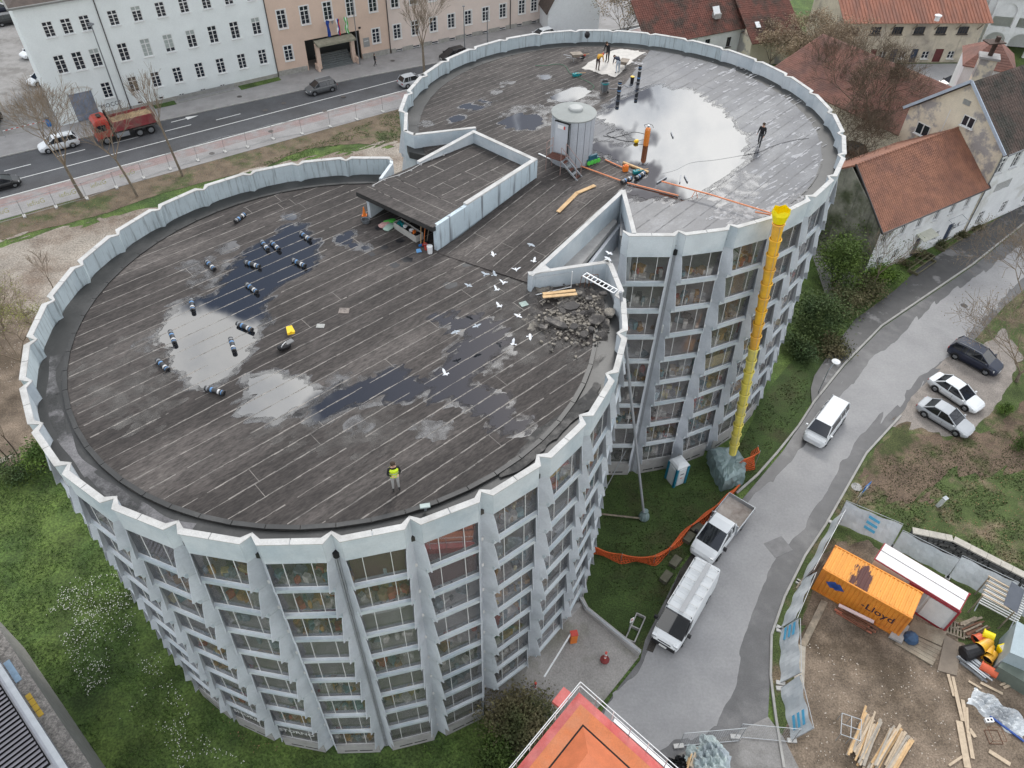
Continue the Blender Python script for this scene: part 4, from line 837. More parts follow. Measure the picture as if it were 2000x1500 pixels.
# entrance recess
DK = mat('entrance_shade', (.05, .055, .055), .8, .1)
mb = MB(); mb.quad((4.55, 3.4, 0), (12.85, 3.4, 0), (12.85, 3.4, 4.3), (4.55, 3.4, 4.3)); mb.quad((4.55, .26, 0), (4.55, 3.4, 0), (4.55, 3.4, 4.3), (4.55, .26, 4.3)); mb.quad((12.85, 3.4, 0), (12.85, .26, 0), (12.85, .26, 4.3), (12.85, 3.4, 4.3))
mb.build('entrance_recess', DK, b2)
for k in range(8):
 mb = MB(); mb.box((8.7, .24-k*.0+.32*k-.9, .09+.17*k), (5.0, .33, .17+.0*k)); mb.build('step', mat('grey_step', (.15, .165, .165), .8, .1), b2)
mb = MB(); mb.prism([(5.9, -1.5, 3.55), (11.7, -1.5, 3.55), (11.7, .3, 3.6), (5.9, .3, 3.6)], [(5.9, -1.5, 3.85), (11.7, -1.5, 3.85), (11.7, .3, 3.95), (5.9, .3, 3.95)]); mb.build('canopy', mat('mossy_canopy', (.27, .26, .20), .9, .2, 2), b2)
for x in (6.1, 11.4): MB().box((x, -.3, 1.85), (.55, .55, 3.5)).build('pillar', PEACH, b2)
for x in (5.7, 11.75): MB().box((x, -.6, .45), (.3, 1.5, .9)).build('stair_wall', PEACH, b2)
MB().box((13.76, -.03, 2.4), (.95, .05, 1.3)).build('notice_plate', mat('grey_plate', (.3, .3, .29), .6, .1), b2); MB().box((13.76, -.062, 2.6), (.6, .01, .08)).build('plate_lettering', FRAMEW, b2)
MB().box((12.95, -.04, 4.6), (.35, .05, .25)).build('street_number_plate', BLACKP, b2)
mb = MB(); mb.prism([(8.85, -.04, 6.3), (9.15, -.04, 6.3), (9.15, -.04, 6.0), (9.0, -.04, 5.75), (8.85, -.04, 6.0)][::-1], [(8.85, -.09, 6.3), (9.15, -.09, 6.3), (9.15, -.09, 6.0), (9.0, -.09, 5.75), (8.85, -.09, 6.0)][::-1]); mb.build('coat_of_arms', mat('shield_grey', (.35, .34, .34), .6, .2, 8), b2)
def flag(x, cols, label, lean):
 f = thing('flag', label, 'flag', tuple(wmat(b2) @ Vector((x, 0, 4.6))), b2.rotation_euler.z, 'flags over the peach building entrance')
 MB().tube((0, 0, 0), (lean, -1.3, 2.4), .03).build('flagpole', FRAMEW, f); nb = 10
 for ci, c in enumerate(cols):
  mb = MB(); n = len(cols); sec = []
  for j in range(nb+1):
   z = 2.3-2.2*j/nb; row = []
   for i in range(3):
    t = (ci+i/2)/n; row.append((lean*.95+(t-.5)*.42*(1+.2*sin(j))+.05*sin(j*.9+x), -1.2+.10*sin(j*1.3+t*5), z-.15*t))
   sec.append(row)
  mb.loft(sec, closed=False, cap=False); mb.build('flag_stripe', c, f)
FB = mat('flag_blue', (.02, .06, .28), .8, .1); FG = mat('flag_green', (.06, .42, .08), .8, .1); FW = mat('flag_white', (.75, .75, .75), .8, .05); FR = mat('flag_red', (.55, .04, .04), .8, .1)
flag(8.0, [FB], 'plain deep blue flag hanging leftmost over the entrance', -.1); flag(9.35, [FW, FB, FR], 'white blue and red flag hanging between the blue and green ones', .05); flag(10.5, [FG, FW, FG], 'green and white flag hanging rightmost over the entrance', .15)
# ---- white gable house behind the far roof
wl = P(1069, 66); wr = P(1172, 58)
b3 = wthing('white_gable_house', 'plain white windowless gable wall beyond the far rim, right of the peach building', 'house', wl, wr)
mb = MB(); g = [(0, 0), (8.6, 0), (8.6, 3.3), (4.5, 9.5), (3.2, 9.5), (0, 3.3)]
mb.prism([(x, 0, z) for x, z in g], [(x, 14, z) for x, z in g]); mb.build('wall', mat('white_render', (.74, .76, .77), .8, .04), b3)
mb = MB(); mb.prism([(-.35, -.3, 2.95), (-.35, 14, 2.95), (-.2, 14, 3.15), (-.2, -.3, 3.15)], [(3.6, -.3, 10.3), (3.6, 14, 10.3), (3.7, 14, 10.5), (3.7, -.3, 10.5)]); mb.build('roof_slope', mat('dark_roof', (0, 0, 0)), b3)
# ================================================================ houses to the right
def tiled(root, a, b, c, d, rows, m, name='roof_tiles', cols=0, th=.05, world=True):
 """roof slope a-b (eave) to d-c (ridge), laid as overlapping courses of tiles with rolls"""
 a, b, c, d = map(Vector, (a, b, c, d)); nrm = (b-a).cross(d-a).normalized(); nrm = nrm if nrm.z > 0 else -nrm
 mb = MB(); mb.prism([p-nrm*.12 for p in (a, b, c, d)], [p-nrm*.0 for p in (a, b, c, d)])
 for r in range(rows):
  t0, t1 = r/rows, (r+1.12)/rows if r < rows-1 else 1
  p0, p1, q0, q1 = a.lerp(d, t0), b.lerp(c, t0), a.lerp(d, t1), b.lerp(c, t1); n = cols or 1
  if cols:
   for i in range(cols):
    e0, e1, f0, f1 = p0.lerp(p1, i/n), p0.lerp(p1, (i+.86)/n), q0.lerp(q1, i/n), q0.lerp(q1, (i+.86)/n); j = random.uniform(.7, 1.25)
    mb.add([e0+nrm*.01, e0+nrm*th*j, e1+nrm*th*j*.8, e1+nrm*.01, f0+nrm*.012, f1+nrm*.012], [(0, 3, 2, 1), (1, 2, 5, 4), (0, 1, 4), (2, 3, 5)])
  else: mb.add([p0, p0+nrm*th, p1+nrm*th, p1, q0+nrm*.012, q1+nrm*.012], [(0, 3, 2, 1), (1, 2, 5, 4), (0, 1, 4), (2, 3, 5)])
 o = mb.build(name, m, root, world=world); o['kind'] = 'stuff'; return o
TILEO = mat('orange_clay_tiles', (.27, .125, .08), .8, .16, 1.4, col2=(.21, .10, .07), fine=.18)
TILER = mat('aged_red_tiles', (.22, .105, .08), .85, .2, 1.2, col2=(.155, .085, .07), fine=.22)
TILEM = mat('mossy_brown_tiles', (.085, .06, .05), .9, .3, 1.2, col2=(.045, .042, .035), lo=.45, hi=.6, fine=.3)
TILED = mat('dark_red_tiles', (.15, .06, .045), .9, .25, 1.2, col2=(.075, .05, .04), fine=.22)
OLDW = mat('old_white_render', (.74, .75, .755), .85, .08, .7, col2=(.55, .54, .5), lo=.56, hi=.68, fine=.04)
CREAM = mat('peeling_cream_render', (.70, .63, .50), .85, .1, .8, col2=(.36, .34, .33), lo=.54, hi=.60, fine=.05)
dA = Vector((.84435, .53579, 0)); nA_ = Vector((.53579, -.84435, 0)); hA = P(1710, 532)
def HW(s, o, z): return hA+dA*s-nA_*o+Vector((0, 0, z))
ha = thing('small_house', 'small white house with an orange tiled roof beside the curving side road', 'house', tuple(hA), math.atan2(dA.y, dA.x))
winA = [(-1.09, 5.27), (1.65, 5.11), (4.14, 5.13), (6.84, 5.11), (9.38, 5.08), (11.84, 5.26)]
hol = [(x+.0, 4.0, .75, 1.35) for x, z in winA]+[(x, .05, 1.0, 2.25) for x in (5.6, 10.9)]+[(8.6, .9, .8, 1.2), (2.2, .9, .8, 1.2), (-.4, .9, .8, 1.2)]
mb = MB(); pierced(mb, -2.1, 13.95, 0, 5.95, hol, .22); shell(mb, -2.1, 13.95, 10.6, 0, 5.95); mb.build('wall', OLDW, ha); g_ = [(0, 0), (0, 5.95), (5.3, 9.9), (10.6, 5.95), (10.6, 0)]; MB().prism([(-2.16, y, z) for y, z in g_], [(-2.11, y, z) for y, z in g_]).build('gable_wall', mat('dark_gable_render', (.25, .24, .20), .9, .3, 1.2, col2=(.08, .09, .05), streak=(3, .55, .5), stcol=(.05, .05, .04)), ha)  # gable wall darkened in its colour to blend with the dark growth around
for x, z in winA: put_window(ha, x, 4.0, .75, 1.35, 2, 2, None)
for x in (8.6, 2.2, -.4): put_window(ha, x, .9, .8, 1.2, 2, 2, None)
DOORB = mat('dark_blue_door', (.035, .05, .085), .6, .15)
for x in (5.6, 10.9):
 o = MB().box((x, .14, 1.18), (.95, .06, 2.2)).build('door', DOORB, ha); MB().box((x+.35, .09, 1.1), (.04, .06, .16)).build('handle', STEEL, o)
mb = MB(); mb.prism([(4.6, -1.1, 2.75), (7.0, -1.1, 2.75), (7.0, 0, 3.0), (4.6, 0, 3.0)], [(4.6, -1.1, 2.8), (7.0, -1.1, 2.8), (7.0, 0, 3.05), (4.6, 0, 3.05)]); mb.build('door_canopy', mat('frosted_canopy', (.5, .5, .42), .4, .1), ha)
MB().path([(9.8, 0, 3.1), (9.8, -1, 2.8), (12, -1, 2.8), (12, 0, 3.1), (9.8, 0, 3.1)], .03).build('canopy_frame', STEEL, ha)
e0, e1, r0, r1 = HW(-2.55, -.45, 5.75), HW(14.2, -.45, 5.75), HW(-1.6, 5.35, 9.98), HW(14.7, 5.35, 9.98)
tiled(ha, e0, e1, r1, r0, 26, TILEO, cols=62)
e2, e3 = HW(-2.55, 11.1, 5.75), HW(14.2, 11.1, 5.75); tiled(ha, e3, e2, r0, r1, 14, TILEO)
MB().tube(e0+Vector((0, 0, .0)), e1, .08).build('gutter', PIPE, ha, world=True)
mb = MB()
for i in range(40): mb.tube(r0.lerp(r1, i/40), r0.lerp(r1, (i+.9)/40), .13, .11, 6)
mb.build('ridge_tiles', TILEO, ha, world=True)
mb = MB(); mb.beam(e0, r0, .1, .2); mb.beam(e1, r1, .1, .2); mb.build('verge_board', PIPE, ha, world=True)
for s, t in ((7.2, 'hok'), (11.9, 'SLK')):
 g = text_mb(t, .8, .006); xform(g, frame((s, -.012, 1.7), (1, 0, .1), (0, 0, 1))); g.build('graffiti', BLACKP, ha)
# long house behind with the cream gable
co = Vector((48.85, 71.73, 0)); ux2, uy2 = dA, -nA_
hb = thing('long_house', 'long white house with mossy brown roof and a peeling cream gable', 'house', tuple(co), math.atan2(dA.y, dA.x))
g_ = [(0, 0), (11.3, 0), (11.3, 9.7), (5.9, 14.4), (0, 9.8)]
mb = MB(); mb.prism([(0, y, z) for y, z in g_], [(.3, y, z) for y, z in g_]); mb.build('gable_wall', CREAM, hb)
hol = [(1.0+i*2.6, 7.0, 1.15, 1.7) for i in range(12)]+[(2.2+i*4.2, .6, 1.0, 1.5) for i in range(8)]+[(3.6, 4.3, 2.8, 1.1)]
mb = MB(); pierced(mb, .31, 34, 0, 9.7, hol, .22); mb.quad((34, 11.3, 0), (.31, 11.3, 0), (.31, 11.3, 9.7), (34, 11.3, 9.7)); mb.build('wall', OLDW, hb)
for h in hol[:-1]: put_window(hb, h[0], h[1], h[2], h[3], 2, 2, .7)
for k in range(9): MB().box((2.4+k*.3, .1, 4.85), (.09, .12, 1.1)).build('vent_bar', FRAMEW, hb)
MB().box((3.6, .2, 4.85), (2.8, .02, 1.1)).build('vent_back', DARK, hb)
def HB_(x, y, z): return co+dA*x+uy2*y+Vector((0, 0, z))
tiled(hb, HB_(-.35, -.5, 9.5), HB_(34, -.5, 9.5), HB_(34, 5.9, 14.65), HB_(-.35, 5.9, 14.65), 22, TILEM, cols=90)
tiled(hb, HB_(34, 11.8, 9.5), HB_(-.35, 11.8, 9.5), HB_(-.35, 5.9, 14.65), HB_(34, 5.9, 14.65), 10, TILEM)
mb = MB(); mb.beam(HB_(-.4, -.5, 9.62), HB_(-.4, 5.9, 14.78), .12, .3); mb.beam(HB_(-.4, 11.8, 9.62), HB_(-.4, 5.9, 14.78), .12, .3); mb.build('verge_flashing', mat('blue_grey_flashing', (.42, .48, .56), .5, .1), hb, world=True)
MB().tube(HB_(.2, -.55, 9.45), HB_(34, -.55, 9.45), .09).build('gutter', mat('lamp_grey', (0, 0, 0)), hb, world=True)
MB().tube(HB_(.1, -.12, 0), HB_(.1, -.12, 9.4), .06).build('drainpipe', mat('lamp_grey', (0, 0, 0)), hb, world=True)
def GM(y0): return Matrix.Translation((-.0, 0, 0)) @ Matrix.Rotation(-pi/2, 4, 'Z')
for yy, zz, w, h in ((4.6, 10.4, 1.35, 1.1), (8.9, 7.6, 1.6, 1.25)):
 o = put_window(hb, 0, 0, w, h, 2, 1, None, reveal=-.03); o.matrix_basis = Matrix.Translation((-.03, yy, zz)) @ Matrix.Rotation(-pi/2, 4, 'Z')
MB().box((-.04, 5.6, 12.6), (.05, .8, .5)).build('gable_vent', STEEL, hb); MB().box((-.02, 6.9, 9.0), (.04, .07, 4.6)).build('gable_conduit', FRAMEW, hb)
# chimney house
ch = P(1905, 175, 6); cq = thing('chimney_house', 'small hipped red tiled roof with a big cream chimney behind the cream gable', 'house', (ch.x+6, ch.y+8, 0), math.atan2(dA.y, dA.x))
a_ = P(1880, 128, 8); b_ = P(1985, 145, 8)
dx = (b_-a_).normalized(); dy = Vector((-dx.y, dx.x, 0)); q = [a_, b_, b_+dy*7, a_+dy*7]; cen = (q[0]+q[2])/2+Vector((0, 0, 2.6))
cq.location = (a_.x, a_.y, 0)
mb = MB(); q2 = [p+(cen-p)*.08 for p in q]; mb.ext([(p.x, p.y) for p in q2], 0, 8.05); mb.build('wall', OLDW, cq, world=True)
for i in range(4): tiled(cq, q[i], q[(i+1) % 4], cen, cen+Vector((.01, 0, 0)), 12, TILER, name='roof_tiles')
cp = P(1908, 165, 7.5); mb = MB(); mb.box((cp.x, cp.y, 8.2), (1.9, 1.5, 5.2), math.atan2(dx.y, dx.x)); mb.build('chimney', CREAM, cq, world=True)
mb = MB(); mb.box((cp.x, cp.y, 10.9), (2.3, 1.9, .25), math.atan2(dx.y, dx.x)); mb.build('chimney_cap', BASEC, cq, world=True)
MB().tube((cp.x, cp.y, 11), (cp.x+.1, cp.y, 13.2), .28, .28, 8).build('flue', mat('rusty_flue', (.07, .045, .035), .8, .2), cq, world=True)
mb = MB(); mb.box((cp.x-.2, cp.y, 12.6), (2.2, 1.4, .12), .2); mb.build('flue_cowl', mat('rusty_flue', (0, 0, 0)), cq, world=True)
# long low building with the red tiled roof
la, lb = P(1755, 265, 4.5), P(1860, 170, 8.2); ldir = (P(1605, 65, 8.2)-lb).normalized()
lw = thing('long_shed', 'long low building under one wide faded red tiled roof behind the bare trees', 'building', (la.x, la.y, 0))
lend = 21
tiled(lw, la, la+ldir*lend, lb+ldir*(lend-1.5), lb, 30, TILER, cols=70)
lo_ = lb+(lb-la)*1.0; lo_.z = 4.5; tiled(lw, lo_+ldir*lend, lo_, lb, lb+ldir*(lend-1.5), 12, TILER)
mb = MB(); li_ = (lb-la); li_.z = 0; li_.normalize(); q = [la+li_*.4, la+li_*.4+ldir*(lend-.4), lo_-li_*.4+ldir*(lend-.4), lo_-li_*.4]; mb.ext([(p.x, p.y) for p in q], 0, 4.45); mb.build('wall', CREAM, lw, world=True)
mb = MB(); mb.prism([la+li_*.4, lb-Vector((0, 0, .1)), lo_-li_*.4], [p+ldir*.2 for p in (la+li_*.4, lb-Vector((0, 0, .1)), lo_-li_*.4)]); mb.build('gable_wall', CREAM, lw, world=True)
# rusty metal roofed building
ra, rb_ = P(1654, 46, 6.1), P(1941, 45, 6.1)
rdv = (rb_-ra).normalized(); rdn = Vector((-rdv.y, rdv.x, 0))
RUST = mat('rusty_sheet_roof', (.30, .12, .075), .7, .18, .8, col2=(.22, .10, .07), stretch=(math.atan2(rdv.y, rdv.x), 2.5, .35), fine=.08)
rw0 = ra+rdn*.9; rw0.z = 0; rb2 = thing('rusty_roof_building', 'old cream building with a rust red metal sheet roof at the top right', 'building', (rw0.x, rw0.y, 0), math.atan2(rdv.y, rdv.x))
Lr = (rb_-ra).length
ups = [1.8+i*3.35 for i in range(6)]; low = [(4.0, 1.6), (6.0, 1.0), (7.5, 1.1), (9.2, 1.0), (10.6, 1.0), (12.4, 1.0), (14.2, 1.1), (16.2, 1.3), (18.2, 1.0)]
hol = [(x, 4.2, 1.6, 1.1) for x in ups]+[(x, .6 if i % 2 == 0 else .05, w, 1.1 if i % 2 == 0 else 2.0) for i, (x, w) in enumerate(low)]
mb = MB(); pierced(mb, .3, Lr-.6, 0, 5.9, hol, .2); shell(mb, .3, Lr-.6, 13, 0, 5.9); mb.prism([(.3, 0, 5.9), (.3, 6.5, 9.4), (.3, 13, 5.9)], [(.4, 0, 5.9), (.4, 6.5, 9.4), (.4, 13, 5.9)]); mb.build('wall', mat('stained_cream_render', (.54, .48, .38), .9, .12, .9, col2=(.36, .32, .27), lo=.5, hi=.65, streak=(2, .62, .4), stcol=(.2, .17, .14)), rb2)
for x in ups: put_window(rb2, x, 4.2, 1.6, 1.1, 4, 2, None, fm=mat('dark_window_frame', (.06, .05, .045), .7, .1))
for i, (x, w) in enumerate(low):
 if i % 2 == 0: put_window(rb2, x, .6, w, 1.1, 2, 2, None)
 else: MB().box((x, .12, 1.05), (w-.05, .06, 1.95)).build('door', mat('dark_red_door', (.12, .03, .03), .6, .1) if i in (1, 7) else DOORB, rb2)
def RW(x, y, z): return rw0+rdv*x+rdn*y+Vector((0, 0, z))
s_e0, s_e1, s_r0, s_r1 = RW(-.4, -.9, 6.1), RW(Lr+.0, -.9, 6.1), RW(-.6, 6.5, 9.9), RW(Lr-.2, 6.5, 9.9)
for i in range(44):                                     # standing seam sheets
 a, b, c_, d_ = s_e0.lerp(s_e1, i/44), s_e0.lerp(s_e1, (i+.985)/44), s_r0.lerp(s_r1, (i+.985)/44), s_r0.lerp(s_r1, i/44)
 mb = MB(); mb.prism([p-Vector((0, 0, .05)) for p in (a, b, c_, d_)], [a, b, c_, d_]); mb.beam(a+Vector((0, 0, .03)), d_+Vector((0, 0, .03)), .04, .07); mb.build('roof_sheet', RUST, rb2, world=True)
mb = MB(); p4 = [s_r0, s_r1, RW(Lr, 13.9, 6.1), RW(-.4, 13.9, 6.1)]; mb.prism([p-Vector((0, 0, .1)) for p in p4], p4); mb.build('rear_roof', RUST, rb2, world=True)
vp = P(1832, 33, 7.4); MB().lathe([(.35, 0), (.35, .6), (.5, .62), (.5, .75), (.1, .9)], tuple(vp-Vector((0, 0, .5))), 12).build('roof_vent', WHITEP, rb2, world=True)
for k in range(7): MB().beam(RW(.9+k*3.3, 0, 4.9), RW(.9+k*3.3, -.85, 5.9), .12, .12).build('roof_strut', WOODO, rb2, world=True)
# arcade building far right
aa, ab = P(1905, 105, 0), P(2050, 118, 0); av = wthing('arcade_building', 'white building with round arches and a red tiled roof in the top right corner', 'building', aa, ab)
mb = MB(); mb.box((8, 5, 7.2), (18, 9.5, 3.2)); mb.box((8, 7, 3), (18, 6, 5.6)); mb.build('wall', OLDW, av)
for k in range(5):
 x0 = k*3.6
 for z0 in (0, 4.2):
  mb = MB(); n = 10; arc_ = [(x0+1.8-1.45*cos(pi*i/n), z0+2.2+1.25*sin(pi*i/n)) for i in range(n+1)]
  for i in range(n):
   (xa, za), (xb, zb_) = arc_[i], arc_[i+1]; mb.prism([(xa, 0, za), (xb, 0, zb_), (xb, 0, z0+4.2), (xa, 0, z0+4.2)], [(xa, .4, za), (xb, .4, zb_), (xb, .4, z0+4.2), (xa, .4, z0+4.2)])
  mb.box((x0+.17, .2, z0+2.1), (.34, .4, 4.2)); mb.box((x0+3.43, .2, z0+2.1), (.34, .4, 4.2)); mb.build('arch', OLDW, av)
M_ = wmat(av); tiled(av, M_ @ Vector((-.5, -.6, 8.6)), M_ @ Vector((18, -.6, 8.6)), M_ @ Vector((18, 5, 11.5)), M_ @ Vector((-.5, 5, 11.5)), 16, TILEO, cols=30)
# two dark roofed houses beyond the trees
ta, tb_ = P(1362, 66, 5), P(1462, 47, 5); t0 = wthing('dark_roof_house', 'old house with dark red tiled roof, open skylight and white wall', 'house', ta, tb_)
Lt = (tb_-ta).length; mb = MB(); hol = [(2.2, 2.6, .9, 1.3), (6.2, 2.2, .8, 1.4)]; pierced(mb, .2, Lt-.3, 0, 5, hol, .2); shell(mb, .2, Lt-.3, 9, 0, 5); mb.prism([(Lt-.3, 0, 5), (Lt-.3, 4.8, 9), (Lt-.3, 9.6, 5)][::-1], [(Lt-.4, 0, 5), (Lt-.4, 4.8, 9), (Lt-.4, 9.6, 5)][::-1]); mb.build('wall', OLDW, t0)
for h in hol: put_window(t0, *h, 2, 2, None, fm=mat('dark_window_frame', (0, 0, 0)))
M_ = wmat(t0); tiled(t0, M_ @ Vector((-9, -.7, 4.8)), M_ @ Vector((Lt+.2, -.7, 4.8)), M_ @ Vector((Lt+.2, 4.8, 9.3)), M_ @ Vector((-9, 4.8, 9.3)), 22, TILED, cols=50)
mb = MB(); mb.box((3.8, 1.0, 6.7), (1.0, .9, .7)); mb.build('skylight', BASEC, t0); mb = MB(); mb.box((3.7, 1.1, 7.35), (1.15, 1.2, .06), rx=.9); mb.build('skylight_hatch', WHITEP, t0)
ta, tb_ = P(1470, 82, 4), P(1566, 70, 4); t1 = wthing('brown_roof_house', 'low house with a brown red tiled roof and one small roof window', 'house', ta, tb_)
Lt = (tb_-ta).length; mb = MB(); mb.box((Lt/2, 6, 2), (Lt-.6, 11, 4)); mb.build('wall', CREAM, t1)
M_ = wmat(t1); tiled(t1, M_ @ Vector((-.3, -.5, 3.9)), M_ @ Vector((Lt+.2, -.5, 3.9)), M_ @ Vector((Lt+.2, 7, 8.5)), M_ @ Vector((-.3, 7, 8.5)), 24, TILED, cols=40)
mb = MB(); mb.box((1.6, 1.9, 5.6), (.7, 1.0, .1), rx=.55); mb.build('roof_window', WHITEP, t1)
local_sheet('courtyard', rb2, [(-2, -.5), (26, -.5), (30, -16), (8, -16), (2, -9)], .03, ASPHL)
region('back_yard', [1560,420,1500,260,1640,180,1760,270,1800,330,1720,440,1700,540,1620,600], .016, YARD)
# ================================================================ trees and shrubs
BARK = mat('grey_brown_bark', (.20, .165, .125), .95, .25, 3, fine=.2); BARKD = mat('dark_bark', (.085, .065, .05), .95, .25, 3, fine=.2)
TWIG = mat('pale_twigs', (.24, .19, .14), .95, .2, 2); TWIGD = mat('brown_twigs', (.12, .09, .062), .95, .2, 2)
def leafm(n, c, c2): return mat(n, c, .8, .3, 1.2, col2=c2, lo=.42, hi=.6, fine=.25)
LTAN = leafm('dry_tan_seed_leaves', (.34, .26, .17), (.20, .15, .10)); LYG = leafm('yellow_green_buds', (.26, .27, .06), (.14, .15, .05))
LGR = leafm('fresh_green_leaves', (.12, .18, .035), (.06, .10, .02)); LDK = leafm('dark_ivy_leaves', (.045, .08, .025), (.085, .12, .035)); LBR = leafm('brown_green_leaves', (.15, .13, .065), (.07, .085, .03))
LBG = leafm('bright_green_leaves', (.13, .21, .03), (.06, .11, .02))
def branches(mb, tips, p, d, ln, r, depth, rnd, up=.25, spread=.55, kids=3, n=5, minr=.012):
 segs = 3; q = Vector(p); d = Vector(d).normalized()
 for s in range(segs):
  dd = (d+Vector((rnd.uniform(-1, 1), rnd.uniform(-1, 1), rnd.uniform(-.4, 1)*up*2))*.16).normalized(); e = q+dd*ln/segs
  mb.tube(q, e, max(minr, r*(1-s*.18)), max(minr, r*(1-(s+1)*.18)), n if depth > 2 else 3, cap=False)
  if depth > 0 and s > 0:
   for k in range(kids if s == segs-1 else max(1, kids-2)):
    a = rnd.uniform(0, 2*pi); u = dd.cross(Vector((0, 0, 1)));
    if u.length < .05: u = Vector((1, 0, 0))
    u.normalize(); v = dd.cross(u); nd = (dd*(1-spread*.5)+(u*cos(a)+v*sin(a))*spread+Vector((0, 0, up))).normalized()
    branches(mb, tips, e, nd, ln*rnd.uniform(.6, .82), r*rnd.uniform(.45, .62), depth-1, rnd, up, spread, kids, n, minr)
  q = e; d = dd
 if depth == 0: tips.append((Vector(q), d))
def leaves(mb, pts, n, rad, size, rnd, flat=.7):
 for p, d in pts:
  for _ in range(n):
   c = p+Vector((rnd.gauss(0, rad), rnd.gauss(0, rad), rnd.gauss(0, rad*flat))); s = size*rnd.uniform(.5, 1.4)
   a = Vector((rnd.gauss(0, 1), rnd.gauss(0, 1), rnd.gauss(0, .6))).normalized(); b = a.cross(Vector((rnd.gauss(0, 1), rnd.gauss(0, 1), rnd.gauss(0, 1)))).normalized()
   mb.add([c-a*s, c+b*s*.55, c+a*s, c-b*s*.55], [(0, 1, 2, 3)])
def tree(name, base, h, label, cat, seed, bark=BARK, twig=TWIG, leaf=None, lean=(0, 0), depth=4, kids=3, trunk=.35, r=.16, nl=6, ls=.06, lrad=.3, group=None, spread=.55, up=.25):
 rnd = random.Random(seed); t = thing(name, label, cat, tuple(base), 0, group)
 tr = MB(); th = h*trunk; top = Vector((lean[0]*th, lean[1]*th, th)); mid = top*.5+Vector((rnd.uniform(-.1, .1), rnd.uniform(-.1, .1), 0))
 tr.tube((0, 0, -.1), mid, r*1.15, r, 8); tr.tube(mid, top, r, r*.8, 8); tr.build('trunk', bark, t)
 cr = MB(); tips = []; total = h*(1-trunk); l0 = total*.42
 for k in range(kids+1):
  a = 2*pi*k/(kids+1)+rnd.uniform(-.5, .5); d = Vector((cos(a)*spread+lean[0], sin(a)*spread+lean[1], 1))
  branches(cr, tips, top, d, l0*rnd.uniform(.8, 1.1), r*.55, depth-1, rnd, up, spread, kids)
 cr.build('crown', twig, t)
 if leaf is not None:
  lf = MB(); leaves(lf, tips, nl, lrad, ls, rnd); o = lf.build('foliage', leaf, t); o['kind'] = 'stuff'
 return t
def bush(name, base, rad, h, label, cat, seed, leaf, n=2500, ls=.09, group=None, lobes=9, bark=BARKD):
 rnd = random.Random(seed); t = thing(name, label, cat, tuple(base), 0, group)
 st = MB(); pts = []
 for k in range(lobes):
  a = rnd.uniform(0, 2*pi); q = rnd.uniform(.1, .85); e = Vector((cos(a)*rad[0]*q, sin(a)*rad[1]*q, h*rnd.uniform(.35, .95)*(1.1-q*.5)))
  m_ = e*.5+Vector((rnd.uniform(-.2, .2), rnd.uniform(-.2, .2), 0)); st.tube((0, 0, -.05), m_, .05, .035, 4, cap=False); st.tube(m_, e, .035, .012, 4, cap=False)
  for j in range(3):
   e2 = e+Vector((rnd.gauss(0, .35*rad[0]*.5), rnd.gauss(0, .35*rad[1]*.5), rnd.gauss(0, .12*h))); st.tube(m_, e2, .02, .008, 3, cap=False); pts.append((e2, None))
  pts.append((e, None))
 st.build('stem', bark, t); lf = MB(); rr = (rad[0]+rad[1])/2*.26
 leaves(lf, pts, max(1, n//len(pts)), rr, ls, rnd, .7); o = lf.build('foliage', leaf, t); o['kind'] = 'stuff'; return t
GT = 'bare street trees by the cycle track'
tree('street_tree', P(161, 386), 13, 'forked bare street tree, leftmost of the row between the drive and the fence', 'tree', 3, lean=(-.12, .02), depth=5, trunk=.3, r=.17, group=GT)
tree('street_tree', P(269, 384), 10, 'thin leaning bare street tree, in line with the red tipper truck cab', 'tree', 5, lean=(-.22, .03), depth=4, trunk=.45, r=.13, group=GT)
tree('street_tree', P(357, 344), 11.5, 'slender bare street tree, in line with the tail of the red tipper truck', 'tree', 9, lean=(-.12, .02), depth=4, trunk=.5, r=.13, group=GT, spread=.35)
tree('street_tree', P(829, 146), 11.5, 'tall bare street tree standing alone before the peach building', 'tree', 12, depth=5, trunk=.35, r=.17, group=GT, spread=.42)
tree('budding_tree', P(53, 722), 7.5, 'multi-stemmed tree with yellow green buds at the left edge by the rim', 'tree', 15, leaf=LYG, depth=5, trunk=.12, r=.12, lean=(-.25, .1), spread=.6, nl=9, ls=.05, lrad=.22)
tree('budding_tree', P(8, 640), 5.5, 'smaller budding tree cut by the left edge above the others', 'tree', 16, leaf=LYG, depth=4, trunk=.12, r=.1, spread=.6, nl=5, ls=.05, lrad=.25)
tree('sapling', P(105, 566), 4.5, 'thin bare sapling on the pale rubble by the left rim', 'tree', 17, depth=3, trunk=.3, r=.05, spread=.35)
tree('sapling', P(18, 897), 4.2, 'thin bare leaning sapling on the brown soil at the left edge', 'tree', 18, bark=BARKD, twig=TWIGD, depth=3, trunk=.4, r=.05, lean=(-.3, .1), spread=.35)
tree('sapling', P(37, 893), 4.8, 'taller bare sapling with dark stem just right of the leaning one', 'tree', 19, bark=BARKD, twig=TWIGD, depth=3, trunk=.4, r=.05, lean=(-.2, .15), spread=.35)
bush('shrub', P(88, 912), (1.4, 1.4), 2.6, 'bright green leafy shrub against the left foot of the round wall', 'shrub', 20, LBG, 2600, .08)
bush('shrub', P(30, 925), (2.2, 1.3), 1.4, 'low dark ivy covered shrub at the left edge of the lawn', 'shrub', 21, LDK, 2400, .08)
GB = 'trees behind the far roof'
